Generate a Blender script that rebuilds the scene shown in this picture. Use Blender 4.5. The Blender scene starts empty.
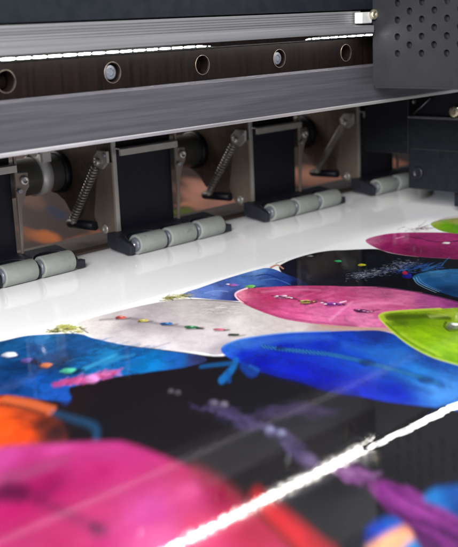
# A wide-format printer laying down a glossy sheet printed with bright leather slippers.
# All modelling numbers are in "u" (camera height above the sheet = 1 u); U turns them into metres.
import bpy, bmesh, math, random
import numpy as np
from mathutils import Vector, Matrix

U = 0.14
LED_E = 150.0
FOCUS, FSTOP, EXPOSURE = 3.95, 9.5, 0.0
RIDGE_X, RIDGE_Y, RIDGE_W, RIDGE_H = 1.812, 1.368, 0.016, 0.0092
WORLD = ((0.80, 0.88, 1.0), 0.14)
LAMPS = [('room_lamp', (-2.4, -0.9, 3.2), (2.4, 2.9, 0.1), 2.4, 30.5, (1.0, 0.985, 0.97)),
         ('rear_room_lamp', (3.2, 7.5, 3.0), (3.4, 3.9, 0.2), 2.2, 4.0, (1.0, 0.93, 0.86)),
         ('crease_glint_light', (6.2, 1.9, 4.1), (2.0, 1.4, 0.0), 0.8, 6.0, (1.0, 0.98, 0.95), 3.6)]  # last one is an added unseen light, giving the sheet crease its glint
CH_Y0, CH_Z0, CH_DY, CH_DZ = 2.5407, 0.8312, -0.0592, 0.0337
BACKDROP_BASE = (70, 50, 41)  # added sheet: painted patches stand in for blurred warm reflections behind the rollers
BACKDROP_PATCHES = [(3.0, -0.04, 0.085, 0.032, (240, 130, 50)), (3.26, -0.085, 0.16, 0.03, (185, 115, 85)), (3.236, 0.035, 0.05, 0.03, (35, 42, 80)),
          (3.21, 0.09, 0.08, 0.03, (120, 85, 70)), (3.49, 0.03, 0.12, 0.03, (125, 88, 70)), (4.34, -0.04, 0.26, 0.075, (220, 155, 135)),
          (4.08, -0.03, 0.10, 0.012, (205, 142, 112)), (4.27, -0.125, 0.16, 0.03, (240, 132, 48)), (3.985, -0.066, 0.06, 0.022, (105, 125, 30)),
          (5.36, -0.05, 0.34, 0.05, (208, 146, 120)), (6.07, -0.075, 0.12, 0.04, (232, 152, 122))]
CAMROT = [[0.694505, 0.199913, -0.691157], [-0.718333, 0.138267, -0.681821], [-0.04074, 0.970009, 0.239632]]
sc = bpy.context.scene
COL = sc.collection
random.seed(7)

# ------------------------------------------------------------------ helpers
def new_bm(): return bmesh.new()

def box(bm, x0, x1, y0, y1, z0, z1):
    vs = [bm.verts.new((x*U, y*U, z*U)) for x in (x0, x1) for y in (y0, y1) for z in (z0, z1)]
    for q in ((0,1,3,2),(4,6,7,5),(0,4,5,1),(2,3,7,6),(0,2,6,4),(1,5,7,3)):
        bm.faces.new([vs[i] for i in q])

def prism(bm, pts, axis, a0, a1):
    """Polygon swept along an axis. axis x: pts are (y,z); y: (x,z); z: (x,y)."""
    def P(p, a):
        if axis == 'x': return (a*U, p[0]*U, p[1]*U)
        if axis == 'y': return (p[0]*U, a*U, p[1]*U)
        return (p[0]*U, p[1]*U, a*U)
    lo = [bm.verts.new(P(p, a0)) for p in pts]
    hi = [bm.verts.new(P(p, a1)) for p in pts]
    n = len(pts)
    bm.faces.new(lo); bm.faces.new(hi[::-1])
    for i in range(n):
        bm.faces.new((lo[i], hi[i], hi[(i+1) % n], lo[(i+1) % n]))

def rings(bm, stations, seg=32, axis='x', cap=True):
    """Lathe about an axis through (c0,c1): stations are (a, r, c0, c1)."""
    R = []
    for a, r, c0, c1 in stations:
        ring = []
        for i in range(seg):
            t = 2*math.pi*i/seg
            p, q = c0 + r*math.cos(t), c1 + r*math.sin(t)
            co = {'x': (a, p, q), 'y': (p, a, q), 'z': (p, q, a)}[axis]
            ring.append(bm.verts.new([k*U for k in co]))
        R.append(ring)
    for A, B in zip(R[:-1], R[1:]):
        for i in range(seg):
            f = bm.faces.new((A[i], A[(i+1) % seg], B[(i+1) % seg], B[i])); f.smooth = True
    if cap:
        bm.faces.new(R[0]); bm.faces.new(R[-1][::-1])

def sweep(bm, path, r, seg=10, closed=False):
    path = [Vector(p) for p in path]
    n = len(path); R = []
    up = Vector((0.31, 0.17, 0.93)).normalized()
    for i, p in enumerate(path):
        t = (path[min(i+1, n-1)] - path[max(i-1, 0)]).normalized()
        s = t.cross(up)
        if s.length < 1e-4: s = t.cross(Vector((1, 0, 0)))
        s.normalize(); w = t.cross(s)
        R.append([bm.verts.new((p + (s*math.cos(2*math.pi*k/seg) + w*math.sin(2*math.pi*k/seg))*r)*U) for k in range(seg)])
    for A, B in zip(R[:-1], R[1:]):
        for k in range(seg):
            f = bm.faces.new((A[k], A[(k+1) % seg], B[(k+1) % seg], B[k])); f.smooth = True
    bm.faces.new(R[0]); bm.faces.new(R[-1][::-1])

def obj(name, bm, mat, parent=None, bevel=0.0, off=None, seg=2):
    bmesh.ops.recalc_face_normals(bm, faces=bm.faces)
    if off: bmesh.ops.translate(bm, verts=bm.verts, vec=Vector(off)*U)
    me = bpy.data.meshes.new(name); bm.to_mesh(me); bm.free()
    me.materials.append(mat)
    o = bpy.data.objects.new(name, me); COL.objects.link(o)
    if parent: o.parent = parent
    if bevel:
        m = o.modifiers.new('bevel', 'BEVEL'); m.width = bevel*U; m.segments = seg
        m.limit_method = 'ANGLE'; m.angle_limit = math.radians(40)
    return o

def thing(name, loc, label, cat, group=None):
    o = bpy.data.objects.new(name, None); COL.objects.link(o)
    o.location = Vector(loc)*U; o.empty_display_size = 0.02
    tag(o, label, cat, group)
    return o

def tag(o, label, cat, group=None):
    o['label'] = label; o['category'] = cat
    if group: o['group'] = group

# ------------------------------------------------------------------ materials
def nodes(name):
    m = bpy.data.materials.new(name); m.use_nodes = True
    nt = m.node_tree; b = nt.nodes['Principled BSDF']
    return m, nt, b

def setp(b, **k):
    for n, v in k.items():
        n = {'coat': 'Coat Weight', 'coat_ior': 'Coat IOR', 'coat_rough': 'Coat Roughness', 'metal': 'Metallic', 'rough': 'Roughness',
             'spec': 'Specular IOR Level', 'color': 'Base Color', 'aniso': 'Anisotropic'}[n]
        b.inputs[n].default_value = (*v, 1) if isinstance(v, tuple) else v

def noise(nt, scale, stretch=(1, 1, 1), detail=4, rough=0.6):
    tc = nt.nodes.new('ShaderNodeTexCoord'); mp = nt.nodes.new('ShaderNodeMapping')
    mp.inputs['Scale'].default_value = stretch
    nz = nt.nodes.new('ShaderNodeTexNoise'); nz.inputs['Scale'].default_value = scale/U
    nz.inputs['Detail'].default_value = detail; nz.inputs['Roughness'].default_value = rough
    oi = nt.nodes.new('ShaderNodeObjectInfo'); mu = nt.nodes.new('ShaderNodeMath'); mu.operation = 'MULTIPLY'
    mu.inputs[1].default_value = 3.0; nt.links.new(oi.outputs['Random'], mu.inputs[0]); nt.links.new(mu.outputs[0], mp.inputs['Location'])
    nt.links.new(tc.outputs['Object'], mp.inputs['Vector']); nt.links.new(mp.outputs['Vector'], nz.inputs['Vector'])
    return nz.outputs['Fac']

def ramp(nt, fac, lo, hi, p0=0.35, p1=0.65):
    r = nt.nodes.new('ShaderNodeValToRGB'); e = r.color_ramp.elements
    e[0].position, e[1].position = p0, p1
    e[0].color = (*lo, 1) if isinstance(lo, tuple) else (lo, lo, lo, 1)
    e[1].color = (*hi, 1) if isinstance(hi, tuple) else (hi, hi, hi, 1)
    nt.links.new(fac, r.inputs['Fac']); return r.outputs['Color']

def bump(nt, b, fac, strength, dist):
    bp = nt.nodes.new('ShaderNodeBump'); bp.inputs['Strength'].default_value = strength
    bp.inputs['Distance'].default_value = dist*U
    nt.links.new(fac, bp.inputs['Height']); nt.links.new(bp.outputs['Normal'], b.inputs['Normal'])
    return bp

def varied(name, lo, hi, rough, scale=12, stretch=(1, 1, 1), metal=0.0, rvar=0.1, bmp=0.0, bscale=120, speck=0.0, **k):
    m, nt, b = nodes(name)
    f = noise(nt, scale, stretch)
    c = ramp(nt, f, lo, hi)
    if speck:                                  # small ink stains
        mx = nt.nodes.new('ShaderNodeMix'); mx.data_type = 'RGBA'
        sp = ramp(nt, noise(nt, 26, (1, 1, 1), 2, 0.5), 0.0, speck, 0.66, 0.72)
        nt.links.new(sp, mx.inputs['Factor']); nt.links.new(c, mx.inputs['A']); mx.inputs['B'].default_value = (lo[0]*0.35, lo[1]*0.32, lo[2]*0.38, 1)
        c = mx.outputs['Result']
    nt.links.new(c, b.inputs['Base Color'])
    nt.links.new(ramp(nt, noise(nt, scale*2.3, stretch), max(rough-rvar, 0.02), min(rough+rvar, 1), 0.3, 0.7), b.inputs['Roughness'])
    setp(b, metal=metal, **k)
    if bmp: bump(nt, b, noise(nt, bscale, stretch, 3), bmp, 0.004)
    return m

def emit(name, col, strength):
    m, nt, b = nodes(name)
    b.inputs['Base Color'].default_value = (0.8, 0.8, 0.78, 1)
    b.inputs['Emission Color'].default_value = (*col, 1); b.inputs['Emission Strength'].default_value = strength
    return m

BRUSH = (0.04, 1, 1)                      # long scratches along the printer
M = dict(
    fascia = varied('brushed aluminium', (0.108, 0.105, 0.124), (0.150, 0.146, 0.168), 0.36, 75, (0.025, 1, 1), 0.75, 0.08, 0.22, 210),
    extrusion = varied('satin aluminium', (0.20, 0.20, 0.215), (0.29, 0.29, 0.305), 0.40, 110, (0.008, 1, 1), 0.6, 0.06, 0.15, 260),
    edge = varied('machined edge', (0.20, 0.20, 0.22), (0.27, 0.27, 0.29), 0.5, 40, BRUSH, 0.6, 0.05),
    rail = varied('dark ground steel', (0.0022, 0.0015, 0.0015), (0.0058, 0.0034, 0.0031), 0.5, 80, (1, 1, 0.05), 0.0, 0.05, 0.08, 120, spec=0.06),
    hood = varied('navy painted sheet metal', (0.0062, 0.0082, 0.0118), (0.0074, 0.0096, 0.0136), 0.5, 8, spec=0.25),
    steel = varied('zinc plated steel', (0.36, 0.345, 0.32), (0.41, 0.395, 0.37), 0.36, 14, metal=0.6, rvar=0.03),
    plate = varied('warm pressed steel', (0.088, 0.066, 0.052), (0.135, 0.103, 0.082), 0.32, 12, (1, 1, 0.4), 0.5, 0.07, 0.06, 160),
    lever = varied('lighter pressed steel', (0.165, 0.132, 0.108), (0.215, 0.178, 0.148), 0.34, 10, (1, 1, 0.4), 0.45, 0.06, 0.05, 160),
    black = varied('black moulded plastic', (0.0042, 0.0045, 0.0085), (0.0060, 0.0064, 0.0115), 0.45, 25, bmp=0.06, bscale=260, spec=0.25),
    block = varied('charcoal moulded plastic', (0.0075, 0.0085, 0.0135), (0.012, 0.013, 0.019), 0.46, 25, bmp=0.1, bscale=260, spec=0.35),
    hub = varied('blue grey nylon', (0.06, 0.066, 0.085), (0.085, 0.092, 0.112), 0.4, 30),
    rubber = varied('grey rubber', (0.170, 0.182, 0.170), (0.200, 0.212, 0.200), 0.62, 18, bmp=0.15, bscale=190, speck=0.3, spec=0.3),
    tube = varied('dark gunmetal tube', (0.080, 0.080, 0.070), (0.098, 0.097, 0.086), 0.42, 14, (0.05, 1, 1), 0.2, 0.05),
    grey = varied('dark grey powder coat', (0.0120, 0.0128, 0.0155), (0.0142, 0.0150, 0.0182), 0.58, 18, bmp=0.15, bscale=240, spec=0.16),
    dark = varied('near black plastic', (0.0040, 0.0050, 0.0078), (0.0055, 0.0066, 0.0098), 0.5, 25, bmp=0.06, bscale=240, spec=0.18),
    void = varied('matte black lining', (0.002, 0.002, 0.0025), (0.003, 0.003, 0.0035), 0.8, 20),
    brass = varied('pale worn brass', (0.58, 0.52, 0.36), (0.74, 0.68, 0.52), 0.28, 60, metal=0.9),
    zinc = varied('pale galvanised band', (0.66, 0.65, 0.64), (0.76, 0.75, 0.74), 0.35, 30, metal=0.2),
    bright = varied('bright chamfer', (0.27, 0.27, 0.28), (0.42, 0.42, 0.43), 0.45, 30, BRUSH, 0.35, 0.08),
    wire = varied('dull spring wire', (0.20, 0.19, 0.175), (0.28, 0.265, 0.245), 0.36, 20, metal=0.6, rvar=0.03),
    white = varied('white nylon', (0.36, 0.36, 0.36), (0.44, 0.44, 0.43), 0.45, 30),
    platen = varied('anodised platen', (0.06, 0.055, 0.055), (0.10, 0.09, 0.09), 0.45, 20, BRUSH, 0.6),
    guide = varied('brown guide metal', (0.055, 0.038, 0.032), (0.085, 0.06, 0.05), 0.4, 20, BRUSH, 0.5),
    led = emit('lit light emitting diode', (1.0, 0.97, 0.90), LED_E),
    pcb = varied('dark circuit tape', (0.02, 0.02, 0.02), (0.03, 0.03, 0.03), 0.5, 40),
)
# ------------------------------------------------------------------ the printed sheet
def srgb(c):
    c = np.asarray(c, float)/255.0
    return np.where(c <= 0.04045, c/12.92, ((c+0.055)/1.055)**2.4)

# the picture's own drawing frame: an affine frame on the sheet
DX = np.array([[206.11, -221.79], [-72.02, -53.19]])

def spline(p, n=6, closed=True):
    p = np.asarray(p, float); N = len(p); out = []
    rng = range(N) if closed else range(N-1)
    for i in rng:
        if closed: a, b, c, d = p[(i-1) % N], p[i], p[(i+1) % N], p[(i+2) % N]
        else: a, b, c, d = p[max(i-1, 0)], p[i], p[i+1], p[min(i+2, N-1)]
        for t in np.arange(n)/n:
            out.append(0.5*(2*b + (c-a)*t + (2*a-5*b+4*c-d)*t*t + (3*b-a-3*c+d)*t**3))
    if not closed: out.append(p[-1])
    return np.array(out)

rngs = np.random.RandomState(11)
LAT = rngs.rand(256, 256)
def vnoise(x, y):
    xi, yi = np.floor(x).astype(int), np.floor(y).astype(int)
    fx, fy = x-xi, y-yi
    fx, fy = fx*fx*(3-2*fx), fy*fy*(3-2*fy)
    g = lambda i, j: LAT[(xi+i) % 256, (yi+j) % 256]
    return (g(0,0)*(1-fx)+g(1,0)*fx)*(1-fy) + (g(0,1)*(1-fx)+g(1,1)*fx)*fy
def fbm(x, y, o=4):
    s = 0; a = 0.5
    for k in range(o):
        s = s + a*vnoise(x*2**k+17*k, y*2**k+31*k); a *= 0.5
    return s/(1-0.5**o)

GX = np.concatenate([[-0.6, 0.0, 0.4], np.arange(0.7, 5.0, 0.003), [5.05, 5.4, 6.0, 7.0]])
GY = np.concatenate([[0.30, 0.5, 0.7], np.arange(0.80, 1.335, 0.0044), np.arange(1.336, 1.405, 0.0016), np.arange(1.407, 3.06, 0.0044), [3.1, 3.3, 3.5, 3.7, 3.9]])
NX, NY = len(GX), len(GY)
XX, YY = np.meshgrid(GX, GY)
PX = DX[0,0]*XX + DX[0,1]*YY; PY = DX[1,0]*XX + DX[1,1]*YY
INK = np.empty((NY, NX, 3)); INK[:] = srgb((240, 241, 243))
GRAIN = fbm(PX*0.22, PY*0.5, 4)
WRINK = fbm(PX*0.035+3, PY*0.11+9, 4)
FINE = fbm(PX*0.8+40, PY*1.5+7, 2)
U1 = fbm(PX*0.03+50, PY*0.07+20, 3)*5 + PY*0.02
CREASE = (1-np.abs(2*fbm(PX*0.07+U1, PY*0.20+U1*0.7, 3)-1)*2.2).clip(0, 1)**3     # leather creases

def to_frame(pts):
    p = np.asarray(pts, float); return np.stack([DX[0,0]*p[:,0]+DX[0,1]*p[:,1], DX[1,0]*p[:,0]+DX[1,1]*p[:,1]], 1)

def window(pts, pad):
    """Grid rows/columns a shape can touch (pts in sheet coords)."""
    p = np.asarray(pts); e = pad*0.02 + 0.02
    i0, i1 = np.searchsorted(GX, p[:,0].min()-e), np.searchsorted(GX, p[:,0].max()+e)
    j0, j1 = np.searchsorted(GY, p[:,1].min()-e), np.searchsorted(GY, p[:,1].max()+e)
    return slice(max(j0-1, 0), min(j1+1, NY)), slice(max(i0-1, 0), min(i1+1, NX))

def segdist(qx, qy, poly, closed):
    d = np.full(qx.shape, 1e9); N = len(poly); tbest = np.zeros(qx.shape)
    for i in range(N if closed else N-1):
        a, b = poly[i], poly[(i+1) % N]; v = b-a; L = v@v + 1e-12
        t = np.clip(((qx-a[0])*v[0] + (qy-a[1])*v[1])/L, 0, 1)
        e = (qx-a[0]-t*v[0])**2 + (qy-a[1]-t*v[1])**2
        m = e < d
        d = np.where(m, e, d)
        if not closed: tbest = np.where(m, (i+t)/(N-1), tbest)
    return np.sqrt(d), tbest

def inside(qx, qy, poly):
    r = np.zeros(qx.shape, bool); N = len(poly)
    for i in range(N):
        a, b = poly[i], poly[(i+1) % N]
        if a[1] == b[1]: continue
        c = (a[1] > qy) != (b[1] > qy)
        r ^= c & (qx < (b[0]-a[0])*(qy-a[1])/(b[1]-a[1]) + a[0])
    return r

def blend(w, al, col):
    al = al[..., None]; INK[w] = INK[w]*(1-al) + col*al

def fill(pts, cols, soft=0.8, grain=0.12, alpha=1.0, wr=0.18):
    pts = np.reshape(pts, (-1, 2))*0.001; cols = np.reshape(cols, (-1, 5))*1.0
    sp = spline(pts, 5); w = window(sp, soft*2)
    qx, qy = PX[w], PY[w]; poly = to_frame(sp)
    d, _ = segdist(qx, qy, poly, True); s = np.where(inside(qx, qy, poly), d, -d)
    al = np.clip(0.5 + s/(2*soft), 0, 1); al = al*al*(3-2*al)*alpha
    cp = to_frame(cols[:, :2]*0.001); cc = srgb(cols[:, 2:])
    W = 0; C = 0
    for p, c in zip(cp, cc):
        k = 1/(((qx-p[0])**2 + 3.0*(qy-p[1])**2 + 20)**1.5)
        W = W + k; C = C + k[..., None]*c
    C = C/W[..., None]
    g = 1 + grain*2.2*(GRAIN[w]-0.5) + wr*2.4*(WRINK[w]-0.5) + grain*1.3*(FINE[w]-0.5) - wr*0.6*(CREASE[w]-0.25)
    blend(w, al, C*np.clip(g, 0.2, 2)[..., None])

def stroke(pts, w0, w1, col, alpha=1.0, soft=0.8):
    sp = spline(pts, 5, False) if len(pts) > 2 else np.asarray(pts, float)
    w = window(sp, max(w0, w1)+soft*2); qx, qy = PX[w], PY[w]
    d, t = segdist(qx, qy, to_frame(sp), False)
    r = (w0 + (w1-w0)*t)/2
    al = np.clip(0.5 + (r-d)/(2*soft), 0, 1); al = al*al*(3-2*al)*alpha
    blend(w, al, srgb(col))

def strokes(rows):
    for r in rows:
        stroke(np.reshape(r[7:], (-1, 2))*0.001, r[0], r[1], r[2:5], r[5], r[6])

# the picture: filled shapes and brush strokes, in thousandths of u on the sheet
fill((1489,2711,1635,2610,1833,2572,1996,2473,2062,2285,2116,2132,2247,2137,2496,2015,2712,1777,2953,1451,2561,735,1329,344,743,660,549,1236),(1547,2020,20,18,25,1869,1612,18,17,24,1458,1264,16,14,22,1481,2104,34,22,26),soft=1,grain=0.1,wr=0.1)
fill((3070,2740,3148,2781,3246,2799,3363,2795,3442,2765,3484,2720,3574,2620,3546,2522,3555,2391,3608,2231,3700,2001,3352,1504,2953,1451,2941,1816,2997,2092,2916,2303,2852,2443,2941,2579),(3165,2601,22,22,30,3340,2531,20,22,30,3392,2271,15,15,22,3029,2593,30,32,50),soft=0.9,grain=0.3,wr=0.3)
strokes((
(3,2,205,150,130,1,0.8,3058,2773,3105,2781,3073,2720),
(1.2,0.8,70,60,60,0.6,0.8,3123,2803,3183,2811),
(1.2,0.6,60,40,45,0.49,0.6,4084,2741,4155,2763,4228,2795),
(1.2,0.6,150,110,115,0.35,0.6,4068,2665,4079,2664,4088,2668),
(1.2,0.6,90,55,70,0.36,0.6,4034,2696,4029,2680,4054,2700),
(1.2,0.6,60,40,45,0.59,0.6,4020,2715,4040,2714,4049,2704),
(1.2,0.6,90,55,70,0.48,0.6,4051,2681,4043,2668,4061,2670),
(1.2,0.6,150,110,115,0.59,0.6,4053,2686,4066,2687,4085,2687),
(1.2,0.6,90,55,70,0.51,0.6,4017,2789,4028,2791,4039,2791),
(1.2,0.6,150,110,115,0.53,0.6,4051,2706,4068,2715,4091,2709),
(1.2,0.6,200,180,175,0.41,0.6,4023,2780,4033,2746,4050,2724),
(1.2,0.6,150,110,115,0.6,0.6,3949,2728,3974,2737,3972,2731),
(1.2,0.6,120,60,90,0.5,0.6,3996,2689,4008,2693,4006,2673),
(1.2,0.6,60,40,45,0.49,0.6,4005,2729,4013,2712,4013,2701),
(1.2,0.6,60,40,45,0.59,0.6,4056,2675,4051,2679,4083,2674),
(1.2,0.6,200,180,175,0.59,0.6,4004,2748,3995,2727,3999,2719),
(1.2,0.6,150,110,115,0.51,0.6,4034,2725,4036,2717,4021,2703),
(1.2,0.6,150,110,115,0.59,0.6,4071,2722,4080,2711,4059,2682),
(1.2,0.6,200,180,175,0.49,0.6,3978,2692,3994,2690,4026,2697),
(1.2,0.6,120,60,90,0.59,0.6,4028,2693,4079,2701,4093,2694),
(1.2,0.6,120,60,90,0.35,0.6,4074,2707,4096,2716,4128,2719),
(1.2,0.6,90,55,70,0.36,0.6,4066,2731,4101,2752,4116,2750),
(1.2,0.6,60,40,45,0.32,0.6,4045,2728,4043,2692,4025,2670),
(1.2,0.6,200,180,175,0.36,0.6,3969,2744,3965,2733,3983,2729),
(1.2,0.6,90,55,70,0.46,0.6,4033,2704,4102,2721,4151,2721),
(1.2,0.6,200,180,175,0.49,0.6,3975,2723,3967,2695,3971,2681),
(1.2,0.6,90,55,70,0.41,0.6,3997,2701,4031,2699,4057,2685),
(1.2,0.6,120,60,90,0.39,0.6,4033,2727,4038,2727,4077,2727),
(1.2,0.6,120,60,90,0.31,0.6,4025,2686,4055,2684,4077,2688),
(1.2,0.6,90,55,70,0.53,0.6,4023,2666,4033,2657,4037,2651),
(1.2,0.6,60,40,45,0.52,0.6,4077,2675,4088,2666,4115,2668),
(1.2,0.6,60,40,45,0.39,0.6,3968,2784,4008,2790,4046,2795),
(1.2,0.6,90,55,70,0.3,0.6,4012,2714,4032,2718,4026,2704),
(1.2,0.6,120,60,90,0.56,0.6,4043,2727,4055,2713,4040,2685),
(1.2,0.6,90,55,70,0.51,0.6,4049,2714,4088,2717,4110,2708),
(1.2,0.6,150,110,115,0.46,0.6,3978,2706,3980,2686,3980,2656),
(1.2,0.6,150,110,115,0.52,0.6,4019,2733,4022,2707,4034,2708),
(1.2,0.6,60,40,45,0.6,0.6,4102,2660,4128,2677,4122,2658),
(1.2,0.6,120,60,90,0.52,0.6,4042,2710,4041,2700,4063,2707),
(1.2,0.6,120,60,90,0.45,0.6,4003,2748,4009,2735,4026,2740),
(1.2,0.6,200,180,175,0.46,0.6,4073,2687,4065,2670,4065,2638),
(1.2,0.6,120,60,90,0.52,0.6,3996,2727,3977,2696,3921,2645),))
fill((3698,2769,3823,2776,3916,2728,3996,2616,4051,2506,4119,2280,3787,1873,3640,1968,3601,2226,3551,2388,3549,2525,3607,2661),(3708,2752,200,110,150,3850,2715,205,60,140,3656,2605,165,30,105,3831,2566,180,40,120,3641,2449,140,18,85,3939,2478,195,55,135,3700,2327,150,20,95,3801,2243,160,30,105),soft=0.7,grain=0.25)
strokes((
(1,0.6,225,190,190,0.35,0.8,3690,2761,3601,2651,3542,2518,3548,2386),
(1.6,2.2,80,10,45,0.75,0.8,3854,2668,3861,2597,3837,2517,3853,2455,3904,2415),
(2,1.5,235,150,190,0.8,0.8,3799,2673,3854,2668),
(1.8,0.5,30,20,35,0.45,1.1,3820,2436,3829,2414,3854,2407),))
fill((3849,2424,3838,2417,3827,2421,3824,2432,3821,2442,3832,2449,3842,2452,3854,2452,3858,2442,3861,2430),(3840,2436,240,225,235,3858,2437,255,255,255,3822,2437,168,157,164),soft=0.7)
fill((4160,2727,4267,2742,4367,2703,4553,2578,4068,2203,4036,2497,4054,2605),(4174,2705,180,205,60,4158,2639,130,205,15,4313,2670,200,200,110,4123,2562,120,190,10),soft=0.7)
strokes((
(1.6,1.2,190,120,140,0.7,0.8,4197,2737,4316,2745,4396,2721),
(1.4,0.5,30,20,35,0.45,1.1,3295,2773,3303,2755,3321,2750),))
fill((3317,2762,3309,2760,3300,2760,3299,2769,3295,2778,3302,2783,3309,2786,3318,2787,3322,2778,3320,2769),(3309,2773,130,130,130,3321,2774,174,174,174,3296,2774,91,91,91),soft=0.7)
strokes((
(1.8,0.5,30,20,35,0.45,1.1,3286,2615,3294,2596,3315,2591),))
fill((3310,2606,3302,2597,3292,2602,3285,2610,3290,2620,3294,2630,3304,2633,3313,2630,3318,2623,3319,2613),(3303,2617,50,190,115,3318,2619,74,249,155,3288,2617,35,133,80),soft=0.7)
strokes((
(2,0.5,30,20,35,0.45,1.1,3284,2491,3293,2470,3315,2465),))
fill((3311,2480,3301,2476,3293,2480,3283,2485,3285,2497,3292,2507,3304,2509,3315,2509,3319,2499,3319,2488),(3302,2492,225,210,55,3318,2494,255,255,80,3286,2492,157,147,38),soft=0.7)
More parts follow.
